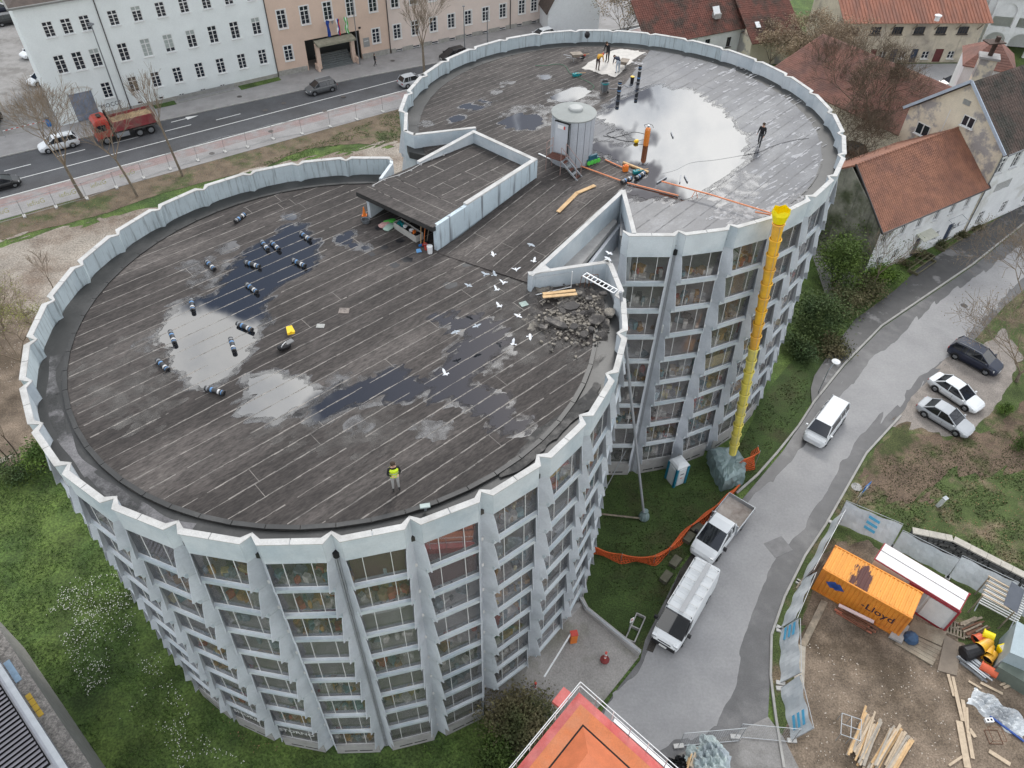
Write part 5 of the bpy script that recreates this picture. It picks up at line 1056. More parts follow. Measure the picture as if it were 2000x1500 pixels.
for i, (u, v, h, lf, lb) in enumerate(((1215, 96, 8.5, LTAN, 'brown seed covered tree behind the white gable, leftmost of its clump'), (1262, 84, 9.5, LTAN, 'tall brown seed covered tree in the middle of the clump beyond the rim'),
 (1300, 92, 8, LTAN, 'lower brown tree between the tall one and the yellow green one'), (1330, 84, 8.5, LYG, 'yellow green budding tree left of the dark roofed house'))):
 tree('seed_tree', P(u, v), h, lb, 'tree', 30+i, leaf=lf, bark=BARKD, twig=TWIGD, depth=4, trunk=.2, r=.14, nl=16, ls=.11, lrad=.5, group=GB)
for i, (u, v, h, lb) in enumerate(((1500, 138, 6.5, 'tan blossomed tree below the brown roofed house'), (1535, 165, 6, 'tan blossomed tree nearest to the far rim of the round roof'), (1580, 130, 7, 'tan tree in front of the old cream building corner'))):
 tree('seed_tree', P(u, v), h, lb, 'tree', 40+i, leaf=LTAN, depth=4, trunk=.2, r=.12, nl=18, ls=.11, lrad=.45, group=GB)
tree('bare_tree', P(1668, 285), 11.5, 'large bare spreading tree in front of the long red tiled roof', 'tree', 50, bark=BARKD, twig=TWIGD, depth=6, trunk=.2, r=.2, spread=.66, kids=3, leaf=LTAN, nl=1, ls=.05)
tree('bare_tree', P(1640, 340), 8.5, 'bare twiggy tree beside the dark car in the back yard', 'tree', 54, bark=BARKD, twig=TWIGD, depth=6, trunk=.15, r=.15, spread=.75, kids=3)
tree('seed_tree', P(1610, 170), 8, 'tan tree over the upper left corner of the long red roof', 'tree', 55, depth=5, trunk=.15, r=.14, leaf=LTAN, nl=7, ls=.09, lrad=.4, spread=.65)
tree('bare_tree', P(1600, 215), 9, 'bare tree hugging the far right rim of the round roof', 'tree', 51, bark=BARKD, twig=TWIGD, depth=5, trunk=.2, r=.16, spread=.6)
tree('bare_tree', P(1650, 430), 8, 'bare dark tree reaching across the small orange tiled roof', 'tree', 52, bark=BARKD, twig=TWIGD, depth=5, trunk=.25, r=.15, lean=(.25, .15), spread=.7)
tree('bare_tree', P(1705, 560), 6, 'slim tree with sparse fresh leaves at the corner of the small house', 'tree', 53, leaf=LBG, depth=4, trunk=.25, r=.08, nl=2, ls=.05, spread=.45)
GI = 'bushes along the foot of the far round building'
for i, (u, v, rx, h, lf, n, lb) in enumerate(((1625, 560, 2.8, 5.5, LGR, 9000, 'big mid green bush between the far round wall and the small house'), (1590, 640, 2.4, 3.8, LDK, 8000, 'dark ivy mass at the foot of the far round building'),
  (1660, 500, 2.6, 4.5, LBR, 6000, 'brown green bush against the gable of the small house'), (1645, 610, 2.0, 2.2, LBR, 4000, 'low brown hedge beside the dark pavement'), (1720, 548, 1.7, 1.5, LBG, 2600, 'low bright green shrub before the small house wall'),
  (1690, 575, 1.7, 1.3, LBR, 2600, 'low brown shrub between the bright green shrub and the hedge'), (1560, 690, 1.6, 1.6, LDK, 3000, 'dark low ivy next to the shaded lawn'), (1600, 470, 2.2, 5.0, LDK, 5000, 'tall dark bush tight against the round wall below the yard'), (1620, 680, 1.5, 1.0, LBR, 2400, 'low leaf strewn scrub at the bend of the dark pavement'))):
 bush('bush', P(u, v), (rx, rx), h, lb, 'bush', 60+i, lf, n, .10, GI, lobes=14)
for i, (u, v) in enumerate(((1768, 518), (1800, 500), (1836, 482), (1872, 462), (1905, 447))):
 bush('hedge_plant', P(u, v), (1.0, .5), .6, ('leftmost', 'second', 'third', 'fourth', 'rightmost')[i]+' low mossy hedge clump along the white house wall', 'hedge', 80+i, LBR, 900, .07, 'hedge clumps along the white house', 7)
tree('bare_tree', P(1985, 745), 8.5, 'wide bare twiggy tree overhanging the black car at the right edge', 'tree', 90, leaf=LTAN, depth=5, trunk=.12, r=.14, lean=(-.15, 0), spread=.8, nl=3, ls=.05)
tree('bare_tree', P(1995, 600), 8, 'bare twiggy tree at the right edge above the parked cars', 'tree', 91, leaf=LTAN, depth=5, trunk=.12, r=.12, lean=(-.1, 0), spread=.75, nl=3, ls=.05)
bush('clipped_shrub', P(1957, 806), (.62, .62), 1.1, 'small round bright green shrub right of the parked sedans', 'shrub', 92, LBG, 1800, .05, lobes=14)
bush('shrub', P(1992, 872), (.9, .9), 1.0, 'small green shrub on the soil at the right edge', 'shrub', 93, LGR, 1500, .06)
bush('shrub', P(1010, 1425), (2.1, 1.8), 2.4, 'large brown green bush between the near round wall and the red roof', 'shrub', 94, LBR, 15000, .085, lobes=26)
bush('shrub', P(975, 1475), (1.2, 1.2), 1.6, 'darker green bush at the bottom edge below the big brown one', 'shrub', 95, LGR, 5000, .08, lobes=14)
# ================================================================ vehicles
TYRE = mat('tyre', (.012, .012, .013), .9, .1); RIM = mat('alloy_rim', (.35, .36, .37), .35, .05, metal=.5); CGLASS = mat('car_glass', (.012, .014, .018), .05, 0, fine=0, gloss=.05, grough=.02)
LAMPW = mat('headlamp', (.6, .62, .63), .15, 0, fine=0, gloss=.2); LAMPR = mat('tail_lamp', (.35, .012, .01), .25, 0, fine=0); PLATE = mat('number_plate', (.7, .7, .68), .5, .02); TRIM = mat('dark_trim', (.02, .02, .022), .6, .1)
def paint(n, c, g=.03): return mat('paint_'+n, c, .35, .03, 1, fine=0, gloss=g, grough=.08)
PW, PSIL, PBLK, PGRY, PDB = paint('white', (.74, .76, .77)), paint('silver', (.42, .44, .46)), paint('black', (.01, .011, .013), .03), paint('grey', (.10, .105, .11), .04), paint('dark_blue', (.012, .018, .04), .03)
def wheel(root, x, y, r, w=.2):
 s = 1 if y > 0 else -1; t = MB(); M = Matrix.Rotation(pi/2, 3, 'X')
 t.lathe([(r*.62, -w/2), (r*.95, -w/2), (r, -w*.3), (r, w*.3), (r*.95, w/2), (r*.62, w/2)], (x, y, r), 18, axis=M, cap=False); o = t.build('wheel', TYRE, root, smooth=False)
 q = MB(); q.lathe([(r*.64, -w*.30), (r*.60, w*.30)], (x, y, r), 14, axis=M)
 for k in range(5):
  a = 2*pi*k/5; q.beam((x, y+s*w*.42, r), (x+cos(a)*r*.6, y+s*w*.42, r+sin(a)*r*.6), .06*r/.3, .03)
 q.build('rim', RIM, o)
def car(label, pf, pr, col, kind='hatch', group=None, name='parked_car', L=4.3, Wd=1.78, H=1.5, rack=False, c=None, ang=None):
 """pf, pr: ground points under the nose and the tail"""
 if c is None: c = (pf+pr)/2
 if ang is None: d = pf-pr; ang = math.atan2(d.y, d.x)
 t = thing(name, label, 'van' if kind == 'mpv' else 'car', (c.x, c.y, c.z), ang, group); h = Wd/2; f = L/2
 K = {'hatch': dict(hood=.68, belt=.92, ws=.62, rf=.14, rr=-.74, rg=-.93, tl=.95), 'sedan': dict(hood=.66, belt=.90, ws=.52, rf=.10, rr=-.46, rg=-.76, tl=.96),
 'suv': dict(hood=.66, belt=.98, ws=.60, rf=.20, rr=-.80, rg=-.95, tl=.98), 'mpv': dict(hood=.58, belt=1.05, ws=.80, rf=.50, rr=-.90, rg=-.98, tl=1.02)}[kind]
 belt = K['belt']*(H/1.5)**.8; zh = belt*.92
 xs = [(-1.0, .80, .42, belt*.80), (-.96, .93, .30, belt*.97), (-.80, 1.0, .22, belt), (-.5, 1.0, .2, belt), (0, 1.0, .2, belt), (.5, 1.0, .2, belt*.985), (K['ws'], 1.0, .2, belt*.97), (.82, .97, .22, zh*.90), (.94, .90, .28, zh*.80), (1.0, .72, .36, zh*.66)]
 if kind in ('sedan',): xs[0] = (-1.0, .8, .4, belt*.86)
 sec = []
 for x, w, z0, z1 in xs:
  X = x*f; w *= h; sec.append([(X, -w*.9, z0), (X, -w, z0+(z1-z0)*.35), (X, -w*.99, z0+(z1-z0)*.75), (X, -w*.93, z1-.03), (X, -w*.72, z1+.02), (X, w*.72, z1+.02), (X, w*.93, z1-.03), (X, w*.99, z0+(z1-z0)*.75), (X, w, z0+(z1-z0)*.35), (X, w*.9, z0)])
 b = MB().loft(sec).build('body', col, t, smooth=False)
 bt = belt; wr = h*.74; wb = h*.915
 G = [(K['rg']*f, wb*.93, bt, bt+.01), (K['rr']*f, wb, bt, H-.06), ((K['rr']*.5+K['rf']*.5)*f, wb, bt, H-.02), (K['rf']*f, wb, bt, H-.06), (K['ws']*f*1.02, wb*.95, bt*.96, bt*.97)]
 gs = []
 for X, w, z0, z1 in G:
  k = (z1-z0)/(H-bt); wt = w+(wr-w)*min(1, max(0, k)); gs.append([(X, -w, z0), (X, -wt, z1), (X, wt, z1), (X, w, z0)])
 MB().loft(gs).build('windows', CGLASS, t)
 top = []
 for i, (X, w, z0, z1) in enumerate(G[1:4]): top.append([(X, -wr*1.03, z1-.03), (X, -wr*.85, z1+.035), (X, wr*.85, z1+.035), (X, wr*1.03, z1-.03)])
 MB().loft(top).build('roof', col, t)
 pl = MB()
 for s in (-1, 1):
  pl.beam((K['rg']*f, s*wb*.93, bt), (K['rr']*f, s*wr, H-.05), .09, .07); pl.beam((K['rf']*f, s*wr, H-.05), (K['ws']*f, s*wb*.95, bt), .07, .06)
  X = (K['rf']+K['rr'])/2*f; pl.beam((X, s*(wb+.005), bt), (X, s*(wr+.01), H-.05), .07, .05)
  if kind in ('hatch', 'suv', 'mpv'): X = K['rr']*f*.62; pl.beam((X, s*(wb+.005), bt), (X, s*(wr+.01), H-.05), .08, .05)
 pl.build('pillars', col if kind != 'x' else TRIM, t)
 if kind in ('suv', 'hatch', 'mpv') and rack:
  for s in (-1, 1): MB().path([(K['rr']*f*.9, s*wr*.9, H+.02), (K['rr']*f*.8, s*wr*.9, H+.07), (K['rf']*f*.8, s*wr*.9, H+.07), (K['rf']*f*.9, s*wr*.9, H+.02)], .02).build('roof_rail', STEEL, t)
 r = .32*(H/1.5)**.5
 for x in (.62, -.6):
  for s in (-1, 1):
   wheel(t, x*f, s*(h-.08), r);
   a = MB(); n = 10
   for i in range(n): a0, a1 = pi*i/n, pi*(i+1)/n; a.prism([(x*f+cos(a0)*(r+.02), s*(h-.12), r+sin(a0)*(r+.02)), (x*f+cos(a1)*(r+.02), s*(h-.12), r+sin(a1)*(r+.02)), (x*f+cos(a1)*(r+.07), s*(h-.12), r+sin(a1)*(r+.07)), (x*f+cos(a0)*(r+.07), s*(h-.12), r+sin(a0)*(r+.07))], [(x*f+cos(a0)*(r+.02), s*(h+.02), r+sin(a0)*(r+.02)), (x*f+cos(a1)*(r+.02), s*(h+.02), r+sin(a1)*(r+.02)), (x*f+cos(a1)*(r+.07), s*(h+.015), r+sin(a1)*(r+.07)), (x*f+cos(a0)*(r+.07), s*(h+.015), r+sin(a0)*(r+.07))])
   a.build('wheel_arch', TRIM, t)
 for s in (-1, 1):
  MB().loft([[(.90*f, s*h*.62, zh*.62), (.90*f, s*h*.62, zh*.80), (.84*f, s*h*.93, zh*.84), (.84*f, s*h*.93, zh*.66)], [(.97*f, s*h*.60, zh*.60), (.955*f, s*h*.60, zh*.78), (.87*f, s*h*.955, zh*.82), (.885*f, s*h*.955, zh*.64)]]).build('headlight', LAMPW, t)
  MB().box((-.975*f, s*h*.72, belt*.78), (.1, h*.34, .14)).build('tail_light', LAMPR, t)
  for xx_ in (.5, .04, -.42): MB().box((xx_*f, s*(h+.001), belt*.62), (.014, .012, belt*.55)).build('door_gap', TRIM, t)
  MB().box((0, s*(h+.004), .24), (1.02*f, .03, .1)).build('sill_trim', TRIM, t)
  MB().box((K['ws']*f*.86, s*(h+.08), belt+.06), (.14, .16, .12)).build('wing_mirror', col, t)
 MB().box((.985*f, 0, .42), (.06, h*1.2, .2)).build('grille', TRIM, t); MB().box((1.0*f, 0, .44), (.06, .5, .11)).build('number_plate', PLATE, t); MB().box((-1.0*f, 0, .55), (.04, .5, .11)).build('number_plate', PLATE, t)
 return t
wd = math.atan2(-rd.y, -rd.x); wu = math.atan2(rd.y, rd.x)
car('white sport utility car on the street behind the leftmost bare tree', None, None, PW, 'suv', L=4.6, H=1.6, rack=True, c=P(118, 289, .012), ang=wd, name='moving_car')
car('grey sport utility car driving on the street before the peach building entrance', None, None, PGRY, 'suv', L=4.3, H=1.6, rack=True, c=P(628, 179, .012), ang=wd, name='moving_car')
car('silver hatchback on the street where it meets the rim', None, None, PSIL, 'hatch', L=3.9, H=1.5, c=P(805, 165, .012), ang=wu, name='moving_car')
car('black car parked along the far kerb before the peach building', None, None, PBLK, 'hatch', L=4.4, c=P(886, 114, .012), ang=wd)
car('white car parked beyond the far rim beside the white gable', None, None, PW, 'hatch', L=4.3, c=P(1058, 76, .1), ang=wd)
car('black convertible car driving on the near lane at the left edge', None, None, PBLK, 'hatch', L=4.1, H=1.35, c=P(5, 366, .012), ang=wu, name='moving_car')
car('black sport utility car parked in the plaza at the top left', None, None, PBLK, 'suv', L=4.5, H=1.6, c=P(22, 46, .104), ang=wu)
car('dark blue estate car parked deepest in the plaza at the top left', None, None, PDB, 'suv', L=4.5, H=1.5, c=P(-2, 24, .104), ang=wu)
car('dark car cut by the left edge on the side plaza', None, None, PBLK, 'hatch', L=4.2, c=P(-14, 242, .104), ang=wu+1.2)
for i, (u, v) in enumerate(((88, 160), (72, 108))): car(('nearer' if i == 0 else 'farther')+' white car parked behind the corner of the pale mint building', None, None, PW, 'hatch', c=P(u, v, .104), ang=wd+.3, group='white cars beside the pale mint building')
car('white sedan parked on the gravel between the black car and the silver sedan', P(1905, 803), P(1822, 748), PW, 'sedan', L=4.6, H=1.42, Wd=1.8)
car('silver sedan parked nearest the lawn on the roadside gravel', P(1886, 850), P(1799, 797), PSIL, 'sedan', L=4.5, H=1.42, Wd=1.78)
car('black sport utility car with roof rails parked under the bare twiggy tree', P(1938, 728), P(1862, 688), PDB, 'suv', L=4.5, H=1.65, rack=True, Wd=1.85)
car('dark car with a red tail light parked in the back yard by the rim', P(1640, 296), P(1680, 306), PBLK, 'hatch', L=4.0)
car('dark car half hidden between the long red roof and the chimney house', P(1838, 172), P(1880, 168), PBLK, 'hatch', L=4.2)
car('white passenger van driving down the side road', P(1580, 876), P(1634, 803), PW, 'mpv', L=4.95, H=1.9, Wd=1.9, name='moving_van')
# white panel van with a ladder rack
def van():
 pf, pr = P(1290, 1272), P(1372, 1132); d = pf-pr; a = math.atan2(d.y, d.x); c = (pf+pr)/2
 t = thing('panel_van', 'white panel van with a roof ladder rack parked first in line beside the lawn', 'van', (c.x, c.y, 0.014), a); f, h, H = 3.0, 1.0, 2.45
 S_ = [(-1, .96, .35, H-.08), (-.97, 1, .25, H), (.2, 1, .25, H), (.42, .99, .25, H-.03), (.50, .985, .25, H-.10)]
 sec = [[(x*f, -w*h, z0), (x*f, -w*h, z1*.5), (x*f, -w*h*.9, z1-.06), (x*f, -w*h*.78, z1), (x*f, w*h*.78, z1), (x*f, w*h*.9, z1-.06), (x*f, w*h, z1*.5), (x*f, w*h, z0)] for x, w, z0, z1 in S_]
 MB().loft(sec).build('cargo_body', PW, t)
 S2 = [(.49, 1, .25, 1.42), (.72, 1, .25, 1.30), (.84, .98, .27, 1.12), (.94, .92, .3, .96), (1.0, .76, .36, .72)]
 sec = [[(x*f, -w*h*.95, z0), (x*f, -w*h, (z0+z1)/2), (x*f, -w*h*.95, z1-.05), (x*f, -w*h*.7, z1), (x*f, w*h*.7, z1), (x*f, w*h*.95, z1-.05), (x*f, w*h, (z0+z1)/2), (x*f, w*h*.95, z0)] for x, w, z0, z1 in S2]
 MB().loft(sec).build('cab_body', PW, t)
 MB().loft([[(.50*f, -h*.84, H-.12), (.50*f, h*.84, H-.12), (.50*f, h*.96, 1.42), (.50*f, -h*.96, 1.42)], [(.53*f, -h*.83, H-.12), (.53*f, h*.83, H-.12), (.82*f, h*.93, 1.18), (.82*f, -h*.93, 1.18)]]).build('windscreen', CGLASS, t)
 for s in (-1, 1):
  MB().prism([(.47*f, s*h*.97, 1.42), (.72*f, s*h*.97, 1.3), (.50*f, s*h*.88, 2.1), (.40*f, s*h*.92, 2.1)][::s], [(.47*f, s*h*1.0, 1.42), (.70*f, s*h*.99, 1.3), (.50*f, s*h*.92, 2.1), (.40*f, s*h*.95, 2.1)][::s]).build('side_window', CGLASS, t)
  MB().box((.66*f, s*(h+.16), 1.4), (.14, .24, .3)).build('wing_mirror', TRIM, t); MB().box((.93*f, s*h*.74, .86), (.26, .3, .2)).build('headlight', LAMPW, t); MB().box((-1.0*f, s*h*.88, 1.2), (.06, .12, .5)).build('tail_light', LAMPR, t)
  for x in (.66, -.58): wheel(t, x*f, s*(h-.1), .36, .24)
  MB().box((-.2*f, s*h*.86, H+.16), (1.3*f, .05, .05)).build('rack_rail', FRAMEW, t)
 MB().box((.99*f, 0, .5), (.12, 1.6, .34)).build('bumper', TRIM, t); MB().box((1.02*f, 0, .5), (.08, .52, .11)).build('number_plate', PLATE, t); MB().box((.985*f, 0, .75), (.05, .9, .12)).build('grille', TRIM, t)
 for k in range(6):
  x = -.88*f+k*.27*f; o = MB().box((x, 0, H+.19), (.06, 1.75, .035)).build('rack_bar', FRAMEW, t)
  for s in (-1, 1): MB().box((x, s*.84, H+.08), (.07, .05, .22)).build('rack_foot', TRIM, o)
 MB().box((-.2*f, .12, H+.24), (1.4*f, .3, .03)).build('rack_walkway', mat('grey_plank', (.5, .5, .5), .6, .05), t); MB().tube((.25*f, 0, H), (.22*f, 0, H+.25), .012).build('aerial', TRIM, t)
 for k in range(5): MB().box((-.75*f+k*.26*f, 0, H+.008), (.02, 1.4, .016)).build('roof_rib', PW, t)
van()
def flatbed():
 pf, pr = P(1352, 1112), P(1452, 985); d = pf-pr; a = math.atan2(d.y, d.x); c = (pf+pr)/2
 t = thing('dropside_truck', 'white crew cab truck with an empty open cargo bed parked behind the panel van', 'truck', (c.x, c.y, .014), a); f, h = 2.85, .98; H = 2.15
 S2 = [(-.05, 1, .35, 1.35), (.5, 1, .3, 1.35), (.66, 1, .3, 1.28), (.84, .98, .3, 1.1), (.95, .92, .33, .92), (1.0, .76, .38, .7)]
 sec = [[(x*f, -w*h*.95, z0), (x*f, -w*h, (z0+z1)/2), (x*f, -w*h*.95, z1-.05), (x*f, -w*h*.7, z1), (x*f, w*h*.7, z1), (x*f, w*h*.95, z1-.05), (x*f, w*h, (z0+z1)/2), (x*f, w*h*.95, z0)] for x, w, z0, z1 in S2]
 MB().loft(sec).build('cab_body', PW, t)
 g = [(-.05, H-.1), (.1, H-.02), (.36, H-.08), (.74, 1.2)]
 MB().loft([[(x*f, -h*.93, 1.2), (x*f, -h*(.93-.14*(z-1.2)), z), (x*f, h*(.93-.14*(z-1.2)), z), (x*f, h*.93, 1.2)] for x, z in g]).build('windows', CGLASS, t)
 MB().loft([[(x*f, -h*.82, z-.03), (x*f, -h*.7, z+.03), (x*f, h*.7, z+.03), (x*f, h*.82, z-.03)] for x, z in g[:3]]).build('roof', PW, t)
 pl = MB()
 for s in (-1, 1):
  pl.beam((.74*f, s*h*.92, 1.22), (.36*f, s*h*.82, H-.08), .08, .08); pl.beam((-.04*f, s*h*.94, 1.2), (-.04*f, s*h*.82, H-.1), .1, .14); pl.beam((.17*f, s*h*.95, 1.2), (.17*f, s*h*.83, H-.06), .12, .05)
  MB().box((.6*f, s*(h+.16), 1.35), (.14, .24, .3)).build('wing_mirror', TRIM, t); MB().box((.92*f, s*h*.74, .84), (.24, .28, .18)).build('headlight', LAMPW, t)
  for x in (.66, -.55): wheel(t, x*f, s*(h-.1), .36, .26)
 pl.build('pillars', PW, t); MB().box((-.53*f, 0, .62), (2.7, .8, .2)).build('chassis', TRIM, t)
 BED = mat('worn_bed_floor', (.42, .37, .33), .8, .15, 1.6, col2=(.25, .2, .17)); MB().box((-.54*f, 0, .92), (2.72, 2.1, .06)).build('bed_floor', BED, t)
 for s in (-1, 1): MB().box((-.54*f, s*1.05, 1.13), (2.72, .04, .38)).build('dropside', STEEL, t)
 MB().box((-.54*f-1.36, 0, 1.13), (.04, 2.1, .38)).build('tailgate', STEEL, t); MB().box((-.54*f+1.38, 0, 1.4), (.05, 2.1, 1.0)).build('headboard', STEEL, t)
flatbed()
def tipper():
 c = P(252, 264, .012); t = thing('tipper_truck', 'dusty red tipper truck loaded with earth on the street', 'truck', tuple(c), wd)
 RC_ = mat('dusty_red_paint', (.42, .045, .03), .5, .12, 1.2, col2=(.30, .07, .05), fine=.04); RB_ = mat('dull_red_steel', (.26, .05, .055), .7, .15, 1.5, col2=(.2, .13, .11)); MUD = mat('muddy_chassis', (.12, .11, .10), .9, .2, 3)
 h = 1.22
 sec = [[(x, -w*h, z0), (x, -w*h, z1-.3), (x, -w*h*.93, z1), (x, w*h*.93, z1), (x, w*h, z1-.3), (x, w*h, z0)] for x, w, z0, z1 in ((1.9, 1, .95, 3.0), (2.1, 1, .95, 3.15), (3.3, 1, .9, 3.1), (3.62, .98, .8, 2.75), (3.75, .95, .7, 1.6), (3.72, .93, .5, .9))]
 MB().loft(sec).build('cab', RC_, t); MB().loft([[(3.68, -h*.86, 1.75), (3.68, h*.86, 1.75), (3.56, h*.84, 2.7), (3.56, -h*.84, 2.7)], [(3.77, -h*.86, 1.75), (3.77, h*.86, 1.75), (3.64, h*.84, 2.7), (3.64, -h*.84, 2.7)]]).build('windscreen', CGLASS, t)
 for s in (-1, 1):
  MB().box((2.85, s*(h+.01), 2.15), (.95, .03, .75)).build('side_window', CGLASS, t); MB().box((3.5, s*(h+.18), 2.2), (.12, .2, .55)).build('wing_mirror', TRIM, t); MB().box((3.74, s*.9, .85), (.08, .35, .22)).build('headlight', LAMPW, t)
  for x in (2.75, -1.2, -2.55): wheel(t, x, s*(h-.15), .52, .34)
  MB().box((-1.87, s*(h-.12), 1.12), (2.7, .4, .05)).build('mudguard', MUD, t); MB().box((.75, s*(h-.2), .85), (1.5, .45, .55)).build('side_tank', STEEL, t)
 MB().box((2.6, 0, 3.28), (.5, .9, .1)).build('roof_hatch', TRIM, t); MB().box((1.75, -.6, 2.2), (.3, .3, 2.6)).build('exhaust_stack', TRIM, t)
 MB().box((-.6, 0, .85), (6.2, .9, .35)).build('chassis', MUD, t); MB().box((-.95, 0, 1.35), (5.0, 2.4, .1)).build('bed_floor', RB_, t)
 for s in (-1, 1):
  o = MB().box((-.95, s*1.2, 1.95), (5.0, .07, 1.2)).build('bed_side', RB_, t)
  for k in range(7): MB().box((-3.3+k*.8, s*1.26, 1.95), (.1, .06, 1.15)).build('side_rib', RB_, o)
 MB().box((1.55, 0, 2.05), (.07, 2.4, 1.4)).build('bed_front', RB_, t); MB().box((-3.45, 0, 1.95), (.07, 2.4, 1.2)).build('tailgate', RB_, t)
 rnd = random.Random(2); mb = MB(); nx, ny = 18, 9; vs = [(-3.4+4.9*i/nx, -1.15+2.3*j/ny, 2.25+.28*sin(i/nx*pi*2.1+.6)*sin(pi*j/ny)+rnd.uniform(-.05, .06)) for i in range(nx+1) for j in range(ny+1)]
 mb.add(vs, [(i*(ny+1)+j, (i+1)*(ny+1)+j, (i+1)*(ny+1)+j+1, i*(ny+1)+j+1) for i in range(nx) for j in range(ny)])
 o = mb.build('load', mat('sandy_earth', (.36, .26, .15), .95, .25, 1.5, col2=(.14, .10, .07), fine=.25)); tag(o, 'heap of sandy earth filling the red tipper truck bed', 'earth', kind='stuff'); o.matrix_basis = wmat(t)
tipper()
# ================================================================ people
def mk(n, c): return mat('cloth_'+n, c, .85, .1, 6, fine=.05)
SKIN = mat('skin', (.50, .30, .21), .6, .04); HAIR = mat('brown_hair', (.05, .032, .02), .8, .1); BOOT = mat('black_boots', (.015, .014, .014), .7, .1)
def person(label, loc, yaw, pose, top, legs, cat='person', group=None, vest=None, helmet=None, hair=HAIR, s=1.0, shoes=BOOT, extra=None):
 """one skinned body grown along posed joints; pose maps joint names to (forward, left, up) in metres"""
 J = dict(pelvis=(0, 0, .95), spine=(0, 0, 1.15), chest=(0, 0, 1.36), neck=(0, 0, 1.50), chin=(.02, 0, 1.58), head=(.03, 0, 1.68), crown=(.01, 0, 1.76),
 hipL=(0, .10, .92), kneeL=(.03, .11, .50), ankleL=(0, .12, .09), toeL=(.16, .14, .04), hipR=(0, -.10, .92), kneeR=(.03, -.11, .50), ankleR=(0, -.12, .09), toeR=(.16, -.14, .04),
 shL=(0, .19, 1.42), elL=(.0, .25, 1.14), wrL=(.08, .26, .90), shR=(0, -.19, 1.42), elR=(.0, -.25, 1.14), wrR=(.08, -.26, .90)); J.update(pose)
 R_ = dict(pelvis=.15, spine=.135, chest=.165, neck=.06, chin=.07, head=.098, crown=.06, hipL=.10, hipR=.10, kneeL=.062, kneeR=.062, ankleL=.045, ankleR=.045, toeL=.035, toeR=.035, shL=.075, shR=.075, elL=.048, elR=.048, wrL=.03, wrR=.03)
 E_ = [('pelvis', 'spine'), ('spine', 'chest'), ('chest', 'neck'), ('neck', 'chin'), ('chin', 'head'), ('head', 'crown')]
 for q in 'LR': E_ += [('pelvis', 'hip'+q), ('hip'+q, 'knee'+q), ('knee'+q, 'ankle'+q), ('ankle'+q, 'toe'+q), ('chest', 'sh'+q), ('sh'+q, 'el'+q), ('el'+q, 'wr'+q)]
 nm_ = list(J); V = [Vector(J[k]) for k in nm_]; RR = [R_[k] for k in nm_]; ed = [(nm_.index(a), nm_.index(b)) for a, b in E_]
 for q in 'LR':                                    # palm and five fingers
  w, e = Vector(J['wr'+q]), Vector(J['el'+q]); d = (w-e).normalized(); sd = d.cross(Vector((1, 0, 0))); sd = sd.normalized() if sd.length > .1 else Vector((0, 1, 0)); pn = len(V); V.append(w+d*.06); RR.append(.026); nm_.append('hand'); ed.append((nm_.index('wr'+q), pn))
  up_ = sd.cross(d)
  for k in range(5):
   o = (k-2)*.016; ln = (.06, .075, .082, .078, .062)[k] if k else .05; dd = d if k else (d*.6+up_*.8).normalized()
   a = len(V); V.append(w+d*.085+up_*o+sd*0); RR.append(.0085); V.append(w+d*.085+up_*(o*1.2)+dd*ln*.6+sd*.008); RR.append(.008); V.append(w+d*.08+up_*(o*1.25)+dd*ln+sd*.024); RR.append(.007); nm_ += ['hand']*3
   ed += [(pn, a), (a, a+1), (a+1, a+2)]
 me = bpy.data.meshes.new('body'); me.from_pydata([v*s for v in V], ed, []); o = bpy.data.objects.new('body', me); COL.objects.link(o)
 sk = o.modifiers.new('s', 'SKIN');
 for i, r in enumerate(RR): me.skin_vertices[0].data[i].radius = (r*s, r*s*(1.25 if nm_[i] in ('pelvis', 'chest', 'spine') else 1)) if False else (r*s, r*s)
 me.skin_vertices[0].data[0].use_root = True
 sb_ = o.modifiers.new('b', 'SUBSURF'); sb_.levels = 1; sb_.render_levels = 1
 dg = bpy.context.evaluated_depsgraph_get(); ev = bpy.data.meshes.new_from_object(o.evaluated_get(dg)); bpy.data.objects.remove(o); bpy.data.meshes.remove(me)
 t = thing('person', label, cat, tuple(loc), yaw, group); b = bpy.data.objects.new('body', ev); COL.objects.link(b); b.parent = t; ev.materials.clear()
 for m_ in (SKIN, top, legs, shoes): ev.materials.append(m_)
 segc = []
 for a, c in ed:
  A, B = nm_[a], nm_[c]; k = 1
  if 'hand' in (A, B) or A in ('neck', 'chin', 'head'): k = 0
  elif A[:3] in ('hip', 'kne') or (A == 'pelvis' and B[:3] == 'hip'): k = 2
  elif A[:3] == 'ank': k = 3
  segc.append((V[a]*s, V[c]*s, k))
 for p in ev.polygons:
  c = p.center; bd, bk = 9, 0
  for a, e, k in segc:
   ab = e-a; tt = max(0, min(1, (c-a).dot(ab)/max(1e-9, ab.dot(ab)))); dd = (c-a-ab*tt).length
   if dd < bd: bd, bk = dd, k
  p.material_index = bk; p.use_smooth = True
 hd, cr_ = Vector(J['head'])*s, Vector(J['crown'])*s; ax = (cr_-hd).normalized(); f_ = Vector((1, 0, 0)); f_ = (f_-ax*f_.dot(ax)); f_ = f_.normalized() if f_.length > .1 else Vector((0, 0, -1)); sd = ax.cross(f_)
 M_ = Matrix((f_, sd, ax)).transposed()
 MB().lathe([(.104, -.035), (.112, .02), (.10, .075), (.06, .108), (.01, .118)], hd-f_*.018*s, 12, axis=M_).build('hair' if not helmet else 'helmet', helmet or hair, t, smooth=True)
 fc = MB(); fc.box(hd+f_*.098*s-ax*.012, (.03, .022, .035)); fc.build('nose', SKIN, t)
